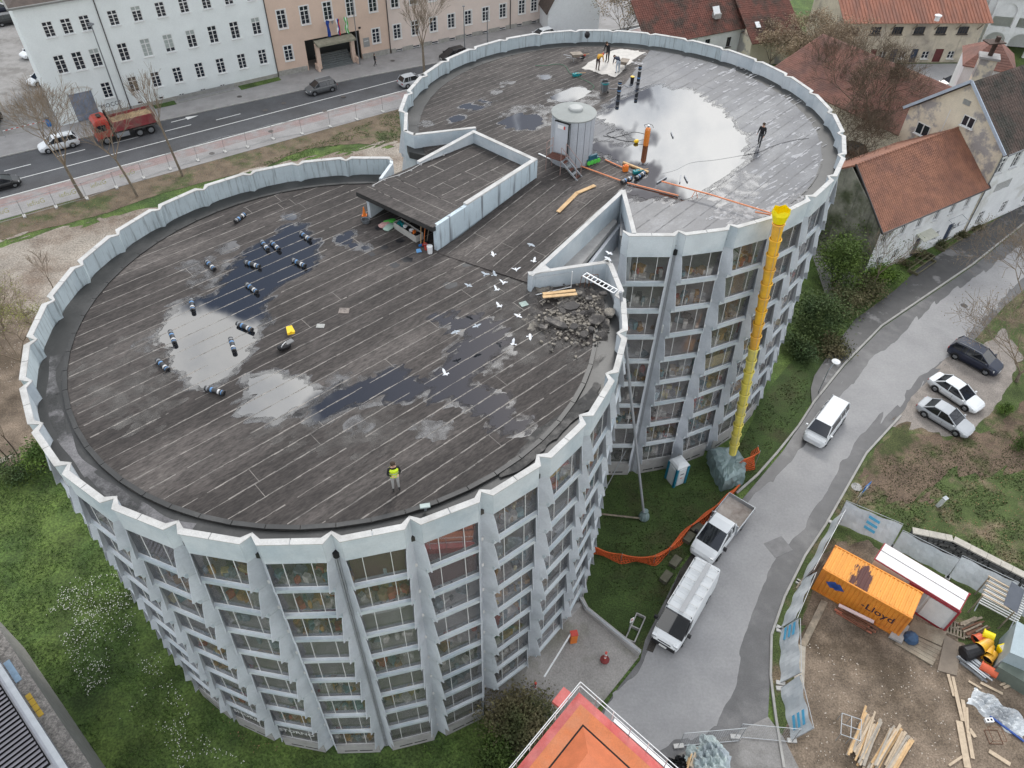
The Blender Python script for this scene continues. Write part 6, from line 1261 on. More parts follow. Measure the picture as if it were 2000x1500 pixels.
 for q in (-1, 1): MB().box(hd+f_*.088*s+sd*.035*q+ax*.012, (.016, .022, .012)).build('eye', BOOT, t); MB().box(hd+sd*.10*q, (.035, .02, .05)).build('ear', SKIN, t)
 MB().box(hd+f_*.088*s-ax*.05, (.016, .04, .01)).build('mouth', mat('lips', (.35, .12, .10), .6, 0), t)
 if vest:
  c0, c1, c2 = Vector(J['pelvis'])*s, Vector(J['spine'])*s, Vector(J['chest'])*s; q = MB()
  rings = []
  for c, r, z in ((c0, .19, 0), (c1, .175, 0), (c2, .205, 0), (c2+(c2-c1).normalized()*.09, .15, 0)):
   rings.append([c+Vector((cos(a)*r*s*.92, sin(a)*r*s*1.08, 0)) for a in [2*pi*i/14 for i in range(14)]])
  q.loft(rings, cap=False); q.build('hi_vis_vest', vest, t)
  for z in (.25, .6):
   c = c0.lerp(c2, z); r = .188; q = MB(); q.loft([[c+Vector((cos(2*pi*i/14)*r*s*.94, sin(2*pi*i/14)*r*s*1.1, dz)) for i in range(14)] for dz in (-.022, .022)], cap=False); q.build('reflective_band', mat('reflective_grey', (.6, .6, .6), .4, 0), t)
 if extra: extra(t)
 return t
def toward(p, q): d = q-p; return math.atan2(d.y, d.x)
pz1 = P(774, 955, Z1+.02)
person('person in a yellow high visibility vest standing alone on the near roof', pz1, toward(pz1, Vector((2, 0, 0))), dict(elL=(.06, .27, 1.16), wrL=(.26, .14, 1.22), elR=(.08, -.28, 1.15), wrR=(.28, -.13, 1.24)), mk('black_hoodie', (.015, .015, .015)), mk('pale_grey_trousers', (.42, .41, .39)), vest=mat('hi_vis_yellow', (.62, .80, .03), .7, .05))
pw = P(1481, 287, Z2+.04)
person('person in a black jacket walking across the grey membrane, right of the large puddle', pw, toward(pw, P(1440, 330, Z2)), dict(kneeL=(.18, .11, .52), ankleL=(.14, .12, .10), toeL=(.29, .13, .06), kneeR=(-.04, -.11, .50), ankleR=(-.30, -.12, .14), toeR=(-.17, -.13, .05), elR=(-.1, -.26, 1.16), wrR=(.06, -.27, .95), elL=(.06, .27, 1.15), wrL=(.2, .25, .95)), mk('black_jacket', (.012, .012, .014)), mk('dark_grey_trousers', (.05, .052, .055)))
bend = dict(spine=(.10, 0, 1.08), chest=(.34, 0, 1.16), neck=(.50, 0, 1.15), chin=(.57, 0, 1.12), head=(.64, 0, 1.10), crown=(.72, 0, 1.10), shL=(.36, .19, 1.13), shR=(.36, -.19, 1.13), elL=(.42, .22, .85), wrL=(.52, .16, .62), elR=(.44, -.22, .85), wrR=(.58, -.14, .64), kneeL=(.08, .12, .52), kneeR=(.06, -.12, .52))
pa = P(1166, 138, Z2+.03); person('worker in an ochre jacket bending over the pale screed patch', pa, toward(pa, P(1185, 128, Z2)), bend, mk('ochre_jacket', (.52, .27, .03)), mk('dark_red_brown_trousers', (.06, .035, .035)), hair=mat('red_cap', (.45, .05, .04), .7, .05), group='workers on the pale screed')
pb = P(1186, 121, Z2+.03); person('worker in black standing farthest back on the pale screed', pb, toward(pb, P(1165, 130, Z2)), dict(chest=(.14, 0, 1.34), spine=(.05, 0, 1.15), neck=(.22, 0, 1.46), chin=(.26, 0, 1.52), head=(.31, 0, 1.60), crown=(.34, 0, 1.69), shL=(.14, .19, 1.38), shR=(.14, -.19, 1.38), elL=(.2, .25, 1.1), wrL=(.32, .2, .9), elR=(.2, -.25, 1.1), wrR=(.34, -.2, .9)), mk('black_jacket', (0, 0, 0)), mk('black_trousers', (.018, .018, .02)), group='workers on the pale screed')
pc = P(1206, 143, Z2+.03); person('worker in a navy top and pale jeans bending beside the wheelbarrow', pc, toward(pc, P(1190, 133, Z2)), bend, mk('navy_top', (.02, .025, .045)), mk('pale_jeans', (.42, .47, .52)), group='workers on the pale screed')
pd_ = P(733, 129, .10); person('pedestrian in black walking on the pavement before the peach building', pd_, wu, dict(kneeL=(.18, .11, .52), ankleL=(.16, .12, .10), toeL=(.31, .13, .06), kneeR=(-.04, -.11, .50), ankleR=(-.28, -.12, .14), toeR=(-.15, -.13, .05), elL=(.1, .26, 1.16), wrL=(.24, .2, 1.1)), mk('black_jacket', (0, 0, 0)), mk('black_trousers', (0, 0, 0)), s=1.02)
# ================================================================ things on the roofs
ROLLM = mat('bitumen_roll', (.022, .022, .024), .5, .1, 5, gloss=.03, grough=.3)
def roll(a, b, label, z, rad=.12, group=None, upright=False, L=None):
 A, B = Vector(a), Vector(b); d = B-A
 t = thing('roofing_roll', label, 'roll', (A.x, A.y, z), math.atan2(d.y, d.x) if not upright else 0, group); L = L or max(.85, min(1.05, d.length))
 M = Matrix.Rotation(pi/2, 3, 'Y') if not upright else Matrix.Identity(3); o = (0, 0, rad) if not upright else (0, 0, 0)
 MB().lathe([(rad*.35, 0), (rad, .0), (rad*1.0, L), (rad*.35, L), (rad*.35, L-.02), (rad*.35, .02)], o, 16, axis=M, cap=True).build('roll', ROLLM, t, smooth=False)
 for f, c, w in ((.10, 'grey', .08), (.30, 'lblue', .10), (.68, 'white', .10), (.86, 'lblue', .05)):
  m = {'grey': mat('label_grey', (.25, .26, .27), .5, .1), 'lblue': mat('label_blue', (.12, .26, .48), .5, .1), 'white': mat('label_white', (.6, .6, .6), .5, .05)}[c]
  MB().lathe([(rad*1.02, L*f), (rad*1.02, L*f+w)], o, 16, axis=M, cap=False).build('wrapper_band', m, t)
 return t
z8 = lambda X, Y, z=Z1+.03: P(300+X/3.571, 380+Y/3.571, z)
RL = [((570,200),(640,145),'alone near the far left parapet'), ((755,335),(805,400),'left one of the close pair at the top of the big puddle'), ((820,340),(880,395),'right one of the close pair at the top of the big puddle'),
 ((1025,275),(1105,335),'at the top right of the dark puddle'), ((640,480),(745,515),'in the upper left of the dark water'), ((970,465),(1070,515),'by the right shore of the dark water'),
 ((370,475),(440,545),'between the small wet patches left of the puddle'), ((650,635),(735,700),'in the middle of the dark water'), ((265,740),(280,835),'upright in the picture at the top of the bright water'),
 ((585,910),(700,960),'on the right shore of the bright water, nearest the yellow sign'), ((120,965),(155,1060),'on the left shore of the bright water'), ((540,1015),(570,1120),'at the lower right shore of the bright water'),
 ((30,1165),(110,1240),'leftmost of all, on the dry felt'), ((365,1360),(505,1400),'lowest of all, touching a small dark leak')]
for a, b, l in RL: roll(z8(*a), z8(*b), 'black roofing roll '+l, Z1+.025, group='rolls scattered on the near roof')
ys = z8(965, 985); yt = thing('warning_sign', 'bright yellow folding warning sign tipped over on the near roof', 'sign', tuple(ys), 2.0)
for s in (-1, 1):
 q = MB(); q.add([(s*.02, -.15, .52), (s*.02, .15, .52), (s*.16, .2, .03), (s*.16, .08, .03), (s*.13, 0, .12), (s*.16, -.08, .03), (s*.16, -.2, .03)], [(0, 1, 2, 3, 4, 5, 6)]); q.add([(s*.045, -.15, .52), (s*.045, .15, .52), (s*.185, .2, .03), (s*.185, .08, .03), (s*.155, 0, .12), (s*.185, -.08, .03), (s*.185, -.2, .03)], [(6, 5, 4, 3, 2, 1, 0)]); q.build('sign_leaf', YELLOW, yt)
yt.rotation_euler = (0, radians(70), radians(115)); yt.location.z = Z1+.1
bg_ = z8(915, 1075); bt_ = thing('bag', 'black sports bag with a pale strap lying below the yellow sign', 'bag', tuple(bg_), .6)
MB().loft([[(x, cos(a)*w, .16+sin(a)*h_) for a in [2*pi*i/10 for i in range(10)]] for x, w, h_ in ((-.34, .08, .07), (-.28, .17, .14), (0, .2, .16), (.28, .16, .13), (.34, .07, .06))]).build('bag_body', BLACKP, bt_, smooth=True)
MB().path([(-.2, -.12, .2), (-.1, -.1, .35), (.08, .02, .36), (.15, .12, .28)], .022).build('strap', FRAMEW, bt_); MB().box((.32, .06, .27), (.4, .28, .05), .2).build('folded_jacket', mat('grey_cloth', (.2, .2, .2), .8, .1), bt_)
def slabthing(name, label, cat, u, v, z, sx, sy, h, m, rz=0, group=None):
 p = P(u, v, z); o = MB().box((0, 0, h/2), (sx, sy, h)).build(name, m); o.location = tuple(p); o.rotation_euler.z = rz; return tag(o, label, cat, group)
slabthing('drain_cover', 'pale square drain grating right of the yellow sign', 'grating', 626, 637, Z1+.02, .42, .3, .03, mat('pale_grating', (.36, .36, .34), .7, .2, 12))
slabthing('drain_cover', 'rusty pale square drain with a crusted rim above the grating', 'drain', 672, 607, Z1+.02, .55, .45, .02, mat('crusted_drain', (.22, .19, .17), .9, .4, 6))
slabthing('drain_cover', 'pale green square drain cover left of the collapsed roof corner', 'drain', 1023, 594, Z1+.02, .42, .38, .03, mat('pale_green_grate', (.36, .44, .40), .7, .2, 12), .5)
fl = P(831, 996, Z1+.05); ft = thing('floodlight', 'small grey floodlight box on the gutter edge of the near roof', 'lamp', tuple(fl), .2)
MB().box((0, 0, .28), (.42, .28, .05), rx=-.3).build('lamp_panel', mat('grey_green_panel', (.36, .42, .40), .4, .1), ft); MB().box((0, 0, .12), (.1, .1, .25)).build('bracket', STEEL, ft)
# under and around the ramp cover
def bucket(label, u, v, z, r, h, m, name='bucket', group=None, lid=None):
 t = thing(name, label, 'bucket', tuple(P(u, v, z)), 0, group); MB().lathe([(r*.82, 0), (r, h), (r*.93, h), (r*.78, .03)], (0, 0, 0), 16, cap=True).build('shell', m, t)
 if lid: MB().lathe([(r*1.04, h), (r*1.04, h+.03), (r*.3, h+.04)], (0, 0, 0), 16).build('lid', lid, t)
 MB().path([(r*cos(a), 0, h+r*.0+sin(a)*r*.5) for a in [pi*i/6 for i in range(7)]], .008, 4).build('handle', STEEL, t)
bucket('white lidded bucket standing at the foot of the stained white wall', 840, 494, Z1+.02, .17, .45, WHITEP, lid=WHITEP)
bucket('grey rubber tub under the left end of the ramp cover', 715, 434, Z1+.02, .28, .22, mat('grey_rubber', (.12, .13, .14), .7, .1), name='tub')
bucket('red bucket behind the white lidded one', 833, 487, Z1+.02, .13, .3, RED)
def cone(label, u, v, z):
 t = thing('traffic_cone', label, 'cone', tuple(P(u, v, z))); MB().box((0, 0, .02), (.3, .3, .04)).build('base', ORANGE, t); MB().lathe([(.12, .03), (.03, .6)], (0, 0, 0), 12).build('cone', ORANGE, t)
 MB().lathe([(.092, .2), (.068, .34)], (0, 0, .0), 12, cap=False).build('white_band', FRAMEW, t)
cone('orange cone leaning by the left post of the ramp cover', 712, 421, Z1+.02)
bp0, bp1 = P(770, 446, Z1), P(813, 474, Z1); bt2 = thing('tool_box', 'long grey open box full of tools under the ramp cover', 'box', tuple(bp0), math.atan2((bp1-bp0).y, (bp1-bp0).x)); Lb = (bp1-bp0).length
GB_ = mat('grey_board', (.38, .37, .34), .8, .15, 3)
for y in (0, .55): MB().box((Lb/2, y, .22), (Lb, .03, .44)).build('side', GB_, bt2)
for x in (0, Lb): MB().box((x, .275, .22), (.03, .52, .44)).build('end', GB_, bt2)
rnd = random.Random(11)
for k, (m, nm) in enumerate(((TEAL, 'power_tool'), (TEAL, 'power_tool'), (WHITEP, 'tape_roll'), (BLACKP, 'tool_case'), (WHITEP, 'tape_roll'), (ORANGE, 'orange_tool'), (BLACKP, 'tool_case'))):
 x = .2+k*(Lb-.4)/6; q = thing(nm, ('teal power tool', 'second teal power tool', 'white tape roll', 'black tool case', 'second white tape roll', 'small orange tool', 'last black case')[k]+' inside the long grey box under the ramp cover', 'tool', tuple(wmat(bt2) @ Vector((x, .28, .12))), rnd.uniform(0, 3))
 if nm == 'tape_roll': MB().lathe([(.06, 0), (.14, 0), (.14, .1), (.06, .1)], (0, 0, .2), 14).build('tape', m, q)
 else: MB().box((0, 0, .2), (.36, .2, .18)).box((0, 0, .32), (.08, .12, .1)).build('tool_body', m, q); MB().path([(-.1, 0, .3), (-.1, 0, .38), (.1, 0, .38), (.1, 0, .3)], .015, 4).build('tool_handle', BLACKP, q)
for k, (u, v, m, l) in enumerate(((762, 436, GREENP, 'green'), (752, 441, mat('pinkish_sack', (.5, .3, .28), .7, .3, 9), 'red and white printed'), (760, 446, mat('pale_green_sack', (.35, .47, .40), .7, .1), 'pale green'))):
 t = thing('sack', l+' sack slumped left of the long grey tool box', 'sack', tuple(P(u, v, Z1+.02)), .5+k*.3); MB().loft([[(x, cos(a)*w, .1+sin(a)*.1*w/.25) for a in [2*pi*i/8 for i in range(8)]] for x, w in ((-.4, .12), (-.33, .24), (0, .27), (.33, .24), (.4, .12))]).build('sack_body', m, t, smooth=True)
for k, (u, v, m, l) in enumerate(((822, 480, WOODN, 'broom with a pale handle'), (828, 478, ORANGE, 'shovel with an orange handle'), (834, 474, WOODO, 'rake with a dark handle'))):
 b0 = P(u, v, Z1+.02); t = thing(('broom', 'shovel', 'rake')[k], l+' leaning in the corner of the ramp cover', 'tool', tuple(b0), .3); MB().tube((0, 0, .05), (.25+k*.1, .75, 1.35), .018, .018, 6).build('shaft', m, t)
 MB().box((0, -.03, .06), (.28, .1, .12), .3).build('head', (BLUE, RED, BLACKP)[k], t)
sh = P(818, 491, Z1+.03); t = thing('dustpan', 'light blue dustpan lying before the leaning tools', 'dustpan', tuple(sh), .4); MB().prism([(-.16, -.12, 0), (.16, -.12, 0), (.12, .14, .0), (-.12, .14, .0)], [(-.16, -.12, .03), (.16, -.12, .03), (.12, .14, .09), (-.12, .14, .09)]).build('pan', mat('light_blue_plastic', (.12, .3, .55), .5, .05), t); MB().tube((0, .14, .06), (.1, .5, .1), .015).build('grip', BLACKP, t)
def plank(label, a, b, w=.18, h=.045, m=WOODN, group=None, cat='plank', name='plank'):
 o = MB().beam(a, b, w, h).build(name, m); return tag(o, label, cat, group)
zr = lambda u, v: P(u, v, sl(P(u, v, 20.7).x, P(u, v, 20.7).y)+.08)
plank('new pale plank lying down the ramp felt, lower leg of the bent pair', zr(1090, 414), zr(1128, 376), .26, .05)
plank('new pale plank on the upper roof edge, upper leg of the bent pair', P(1127, 377, Z2+.1), P(1162, 362, Z2+.09), .26, .05)
plank('upper one of two new boards lying before the shaft parapet', P(1060, 574, Z1+.36), P(1124, 567, Z1+.36), .2, .05, group='pair of boards'); plank('lower one of two new boards lying before the shaft parapet', P(1060, 580, Z1+.33), P(1127, 574, Z1+.33), .2, .05, group='pair of boards')
# collapsed corner: heaved felt slabs and rubble
CR_ = mat('burnt_rubble', (.085, .078, .073), .95, .45, 2.6, col2=(.27, .245, .21), lo=.50, hi=.60, fine=.35, bump=.8, bscale=10)
rnd = random.Random(5); nx = 46; cen = P(1125, 610, Z1); X0, Y0, X1, Y1 = cen.x-3.3, cen.y-2.4, cen.x+3.1, cen.y+2.6; vs = []
for i in range(nx+1):
 for j in range(nx+1):
  x = X0+(X1-X0)*i/nx; y = Y0+(Y1-Y0)*j/nx; e = min(i, nx-i, j, nx-j)/8.; e = min(1, e); n_ = float(fbm(np.array(x*1.9), np.array(y*1.9), 5, 5)); vs.append((x, y, Z1-.12+(max(0, n_-.40)*1.1)*e+.07*e*rnd.random()))
mb = MB(); fs = []
for i in range(nx):
 for j in range(nx):
  c = Vector(vs[i*(nx+1)+j]);
  if (c.xy-Vector(C1)).length < R1-.5 and (c-EN).dot(ne) < 999: fs.append((i*(nx+1)+j, (i+1)*(nx+1)+j, (i+1)*(nx+1)+j+1, i*(nx+1)+j+1))
mb.add(vs, fs); stuff('rubble', mb, CR_, 'heap of burnt rubble and torn felt at the collapsed roof corner', 'rubble')
FT_ = mat('torn_felt', (.07, .065, .062), .85, .3, 2, col2=(.22, .2, .18), lo=.5, hi=.6, fine=.3)
LCH = ['largest pale', 'long dark', 'curled grey', 'flat brown', 'tilted black', 'small pale', 'jagged grey', 'sooty', 'cracked', 'buckled', 'broken', 'pitted']
for k, (u, v, sx, sy, a, tz) in enumerate(((1165, 627, 1.5, 1.2, .4, .5), (1085, 632, 2.3, .8, -.5, .15), (1190, 612, 1.3, .9, .8, .35), (1115, 600, 1.5, 1.1, .2, .3), (1140, 655, 1.1, .7, 1.1, .1), (1150, 585, .7, .5, .3, .5), (1098, 610, .8, .6, 1.9, .4), (1120, 640, .9, .7, .9, .2), (1178, 575, .8, .5, .1, .3), (1060, 640, 1.0, .5, -.2, .1), (1130, 575, .6, .6, .5, .6), (1155, 645, .6, .5, 2.2, .3))):
 p = P(u, v, Z1+.15); q = MB(); sx *= .62; sy *= .62; n = 7; rim_ = [(cos(2*pi*i/n)*sx/2*rnd.uniform(.75, 1.15), sin(2*pi*i/n)*sy/2*rnd.uniform(.75, 1.15)) for i in range(n)]
 q.prism([(x, y, x*tz*.3-.05) for x, y in rim_], [(x, y, x*tz*.3+.09+.04*rnd.random()) for x, y in rim_]); o = q.build('rubble_slab', CR_ if k % 2 == 0 else FT_); o.location = (p.x, p.y, Z1+.14+.1*tz); o.rotation_euler = (tz*.4, .1, a)
 tag(o, LCH[k]+' roof fragment lying in the collapsed corner rubble', 'fragment', 'fragments in the rubble')
mb = MB()
for i in range(800):
 u, v = rnd.gauss(1128, 34), rnd.gauss(620, 26); p = P(u, v, Z1+.05); s = .03+.14*rnd.random()**3
 if (p.xy-Vector(C1)).length > R1-.7 or (p-RD).dot(n_s) < -.5 and (p-EN).dot(ne) < 0 and p.y > 34.2: continue
 mb.box((p.x, p.y, Z1+.05+rnd.random()*.12), (s, s*rnd.uniform(.5, 1.5), s*.6), rnd.uniform(0, 3))
stuff('debris', mb, mat('pale_debris', (.25, .225, .19), .9, .5, 5, col2=(.07, .065, .06)), 'small pale debris strewn round the collapsed roof corner', 'debris')
# white truss arm, hoses and the grey drop pipe
lt = thing('ladder', 'white lattice ladder lying over the parapet above the collapsed corner', 'ladder', tuple(P(1145, 535, 21.9)))
a, b = P(1146, 533, 22.0), P(1206, 566, 21.9); sd = (b-a).cross(Vector((0, 0, 1))).normalized()*.36
for s in (0, 1): MB().tube(a+sd*s, b+sd*s, .035).build('stile', WHITEP, lt, world=True)
for k in range(9): q = a.lerp(b, k/8); MB().tube(q, q+sd, .025).build('rung', WHITEP, lt, world=True)
gr = thing('guard_rail', 'rusty trestle legs standing in the collapsed corner', 'trestle', tuple(P(1140, 560, Z1)))
for s in (0, 1, 2): q = P(1132+s*9, 562-s, Z1+.05); MB().path([q, q+Vector((.05, 0, .75)), q+Vector((.45, .1, .8)), q+Vector((.5, .1, .05))], .018).build('leg', mat('rusty_bar', (.16, .08, .05), .8, .2), gr, world=True)
pl_ = thing('guard_post', 'thin white rail post and bar against the shaft parapet', 'rail', tuple(P(1115, 560, Z1)))
MB().tube(P(1115, 563, Z1), P(1115, 563, Z1)+Vector((0, 0, 1.15)), .025).build('post', WHITEP, pl_, world=True); MB().tube(P(1046, 576, Z1+.1), P(1116, 560, Z1+.15), .025).build('fallen_rail', WHITEP, pl_, world=True); MB().tube(P(1045, 545, 21.3), P(1112, 533, 21.3), .014).build('bar', STEEL, pl_, world=True)
dp = P(1258, 1008, .3); dt = P(1212, 570, 22.1); dd = thing('drop_pipe', 'long grey drop pipe from the roof corner down to the lawn', 'pipe', (dp.x, dp.y, 0))
MB().path([dt, dt.lerp(dp, .35)+Vector((0, -.15, -.2)), dt.lerp(dp, .7)+Vector((0, -.12, -.15)), dp], .085, 8).build('pipe', mat('grey_pipe', (.30, .31, .33), .5, .1), dd, world=True)
rb = thing('wrapped_bundle', 'grey green wrapped bundle at the foot of the drop pipe', 'bundle', (dp.x, dp.y, 0)); rnd = random.Random(8)
TARP = mat('grey_green_tarpaulin', (.20, .27, .27), .5, .15, 1.5, col2=(.15, .2, .205), gloss=.03, grough=.3, fine=.05)
MB().lathe([(.34, 0), (.42, .18), (.36, .5), (.2, .78), (.24, .95)], (0, 0, 0), 9).build('wrapping', TARP, rb)
MB().tube(P(1168, 1003, .25), P(1250, 1012, .25), .08, .08, 4).build('timber', WOODO); tag(bpy.data.objects['timber'], 'square timber lying on the lawn between the near wall and the wrapped bundle', 'timber')
MB().tube(P(1232, 862, 3.2), P(1176, 968, .1), .035).build('stay_rod', STEEL); tag(bpy.data.objects['stay_rod'], 'thin grey stay rod slanting down to the near wall across the lawn', 'rod')
# ---- silo on the far roof
sp_ = P(1121, 214, 24.2); SX, SY, SR, SH = sp_.x, sp_.y-.25, 1.42, 24.15
silo = thing('silo', 'round grey metal plant room with a door, standing on the far roof', 'silo', (SX, SY, Z2), 0)
SM = mat('silo_sheet', (.40, .42, .45), .45, .07, 1.2, gloss=.03, grough=.3); n = 18
for k in range(n):
 a0, a1 = 2*pi*k/n+.012, 2*pi*(k+1)/n-.012; q = MB(); am = (a0+a1)/2
 q.prism([(SR*cos(a), SR*sin(a), 0) for a in (a0, am, a1)]+[((SR-.04)*cos(a), (SR-.04)*sin(a), 0) for a in (a1, am, a0)], [(SR*cos(a), SR*sin(a), 3.2) for a in (a0, am, a1)]+[((SR-.04)*cos(a), (SR-.04)*sin(a), 3.2) for a in (a1, am, a0)]); q.build('wall_sheet', SM, silo)
MB().lathe([(SR-.05, 0), (SR-.05, 3.2)], (0, 0, 0), 36, cap=False).build('inner_drum', DARK, silo)
MB().lathe([(SR+.05, 3.18), (SR+.06, 3.26), (.3, 3.42)], (0, 0, 0), 40).build('lid', mat('silo_lid', (.25, .265, .255), .6, .08, 2), silo, smooth=False)
MB().lathe([(.48, 3.40), (.48, 3.52), (.40, 3.58), (.05, 3.60)], (.1, .1, 0), 24).build('hatch', mat('silo_hatch', (.36, .37, .36), .5, .05), silo)
da = math.atan2(-1, -.62); dr = Matrix.Rotation(da, 4, 'Z'); q = MB(); q.box((SR+.03, 0, 2.05), (.07, .95, 2.1)); q.v = [tuple(dr @ Vector(p)) for p in q.v]; dro = q.build('door', mat('pale_door', (.47, .49, .52), .45, .05), silo)
q = MB(); q.box((SR+.07, .50, 2.05), (.06, .06, 2.1)); q.box((SR+.05, 0, 3.13), (.1, 1.1, .06)); q.v = [tuple(dr @ Vector(p)) for p in q.v]; q.build('door_gap', DARK, dro)
q = MB(); q.box((SR+.075, -.1, 2.8), (.02, .42, .24)); q.v = [tuple(dr @ Vector(p)) for p in q.v]; q.build('door_notice', FRAMEW, dro); q = MB(); q.box((SR+.076, .18, 2.8), (.02, .1, .2)); q.v = [tuple(dr @ Vector(p)) for p in q.v]; q.build('warning_label', RED, dro)
# stair to its door
stt = thing('metal_stair', 'rusty metal stair with brown treads leading to the plant room door', 'stair', tuple(Vector((SX, SY, Z2))+Vector((cos(da), sin(da), 0))*(SR+.1)), da)
RB2 = mat('rusty_pink_steel', (.34, .23, .20), .7, .2, 4); TB = mat('brown_tread', (.10, .04, .028), .8, .15)
for k in range(4): MB().box((.15+k*.2, 0, .98), (.17, 1.1, .04)).build('platform_board', TB, stt)
PX = [(0.05, -.55), (.85, -.55), (.05, .55), (.85, .55)]
for x, y in PX: MB().tube((x, y, 0), (x, y, 2.0 if y < 0 else 1.0), .024).build('post', RB2, stt)
for z in (1.5, 2.0): MB().path([(.05, -.55, z), (.85, -.55, z)], .02).build('handrail', RB2, stt)
for k in range(5): MB().box((.55, .68+k*.24, .82-k*.19), (.6, .2, .03)).build('tread', TB if k % 2 == 0 else STEEL, stt)
for x in (.24, .86): MB().beam((x, .55, 1.0), (x, 1.85, -.0), .04, .12).build('stringer', STEEL, stt); MB().path([(x, .55, 1.95), (x, 1.75, .95)], .02).build('handrail', RB2, stt); MB().tube((x, 1.75, .05), (x, 1.75, .95), .02).build('post', RB2, stt); MB().tube((x, .55, 1.0), (x, .55, 1.95), .02).build('post', RB2, stt)
plank('long white batten lying left of the plant room stair', P(1052, 300, Z2+.05), P(1090, 317, Z2+.05), .09, .05, WHITEP)
# gas bottle and hoses
gp = P(1261, 284, Z2+.04); gb = thing('gas_bottle', 'tall orange gas bottle standing in the large puddle', 'gas bottle', tuple(gp))
GO = mat('orange_bottle', (.72, .22, .03), .4, .06, gloss=.03); MB().lathe([(.17, 0), (.19, .05), (.19, 1.15), (.15, 1.28), (.06, 1.34)], (0, 0, 0), 18).build('bottle', GO, gb, smooth=False); MB().lathe([(.05, 1.33), (.05, 1.42), (.09, 1.43), (.09, 1.48)], (0, 0, 0), 10).build('valve', STEEL, gb)
MB().path([(-.2, 0, 1.3), (-.3, 0, 1.5), (0, 0, 1.58), (.25, 0, 1.5), (.36, 0, 1.3)], .015).build('guard_bar', BLACKP, gb)
def hose(label, pts, m=BLACKP, r=.018, z=Z2+.05, name='hose', cat='hose'):
 q = [P(u, v, z) for u, v in pts]; out = []
 for i in range(len(q)-1):
  p0, p1, p2, p3 = q[max(0, i-1)], q[i], q[i+1], q[min(len(q)-1, i+2)]
  for t in (0, .25, .5, .75): out.append(.5*((2*p1)+(-p0+p2)*t+(2*p0-5*p1+4*p2-p3)*t*t+(-p0+3*p1-3*p2+p3)*t**3))
 out.append(q[-1]); o = MB().path(out, r, 4).build(name, m); return tag(o, label, cat)
hose('black hose trailing from the gas bottle towards the plant room', [(1260, 262), (1240, 258), (1225, 262), (1200, 268), (1178, 265)]); hose('second black hose looping from the torch past the plant room', [(1243, 277), (1220, 275), (1200, 270), (1185, 262), (1200, 256)])
hose('green hose snaking across the far roof to the drill', [(1045, 128), (1065, 128), (1090, 125), (1105, 130), (1114, 143), (1135, 153), (1153, 162), (1160, 170), (1152, 176)], mat('green_hose', (.09, .2, .12), .6, .1), .022)
hose('corrugated grey suction hose beside the industrial vacuum', [(1188, 172), (1200, 174), (1212, 171), (1218, 166), (1228, 170), (1236, 168), (1240, 160), (1246, 162)], mat('grey_hose', (.4, .41, .43), .5, .1), .032)
hose('thin black cable crossing from the puddle to the right rim', [(1440, 305), (1480, 298), (1510, 285), (1545, 275), (1580, 270)], BLACKP, .014)
hose('thin pale cord lying in the large puddle', [(1290, 340), (1320, 332), (1350, 318), (1400, 312), (1470, 300)], mat('pale_cord', (.35, .35, .34), .7, .05), .014)
tl = thing('gas_torch', 'yellow headed gas torch beside the gas bottle', 'torch', tuple(P(1243, 279, Z2+.05)), .3); MB().lathe([(.05, 0), (.13, .1), (.13, .3)], (-.2, 0, .12), 10, axis=Matrix.Rotation(pi/2, 3, 'Y')).build('burner', YELLOW, tl); MB().tube((0, 0, .12), (.7, 0, .2), .015).build('lance', BLACKP, tl)
# vacuum, upright rolls, bucket, tools, wheelbarrows
vc = thing('vacuum_cleaner', 'black and teal industrial vacuum on a frame on the far roof', 'vacuum cleaner', tuple(P(1180, 180, Z2+.05)), .2)
MB().lathe([(.24, .12), (.26, .2), (.26, .62), (.22, .66)], (0, 0, 0), 16).build('tank', mat('dark_grey_tank', (.10, .105, .11), .5, .05), vc); MB().lathe([(.27, .66), (.27, .74), (.25, .76)], (0, 0, 0), 16).build('teal_band', TEAL, vc); MB().lathe([(.24, .76), (.22, .9), (.12, 1.0)], (0, 0, 0), 16).build('motor_head', BLACKP, vc)
for s in (-1, 1): MB().path([(-.2, s*.28, .08), (-.28, s*.28, .85), (.28, s*.28, .85), (.25, s*.28, .08)], .018).build('frame', STEEL, vc); MB().lathe([(.09, -.02), (.09, .02)], (.2, s*.28, .09), 10, axis=Matrix.Rotation(pi/2, 3, 'X')).build('wheel', RUBBER, vc)
roll(P(1208, 186, Z2+.05), P(1208, 186, Z2+.05), 'black roofing roll standing upright beside the industrial vacuum', Z2+.05, .14, upright=True, L=1.1, group='upright rolls'); roll(P(1246, 164, Z2+.05), P(1246, 164, Z2+.05), 'tallest black roofing roll standing upright at the edge of the old felt', Z2+.05, .13, upright=True, L=1.5, group='upright rolls')
bucket('black bucket with a yellow top between the two upright rolls', 1234, 162, Z2+.05, .16, .5, BLACKP, lid=YELLOW)
roll(P(1213, 360, Z2), P(1233, 351, Z2), 'left one of two black rolls lying on the orange line', Z2+.05, group='two rolls by the orange line'); roll(P(1241, 353, Z2), P(1258, 341, Z2), 'right one of two black rolls lying on the orange line', Z2+.05, group='two rolls by the orange line')
def tools(label, u, v, z, m):
 t = thing('power_tool', label, 'tool', tuple(P(u, v, z)), .4); MB().box((0, 0, .1), (.55, .28, .2)).box((.35, .02, .08), (.3, .12, .12)).build('tool_case', m, t); MB().path([(-.15, 0, .2), (-.15, 0, .3), (.15, 0, .3), (.15, 0, .2)], .018).build('handle', BLACKP, t); MB().tube((0, -.1, .24), (.9, .12, .08), .022).build('shaft', WOODN, t)
tools('teal hammer drill with cases lying left of the screed patch', 1125, 148, Z2+.05, TEAL); tools('teal tool tray beside the orange can', 1244, 338, Z2+.05, TEAL)
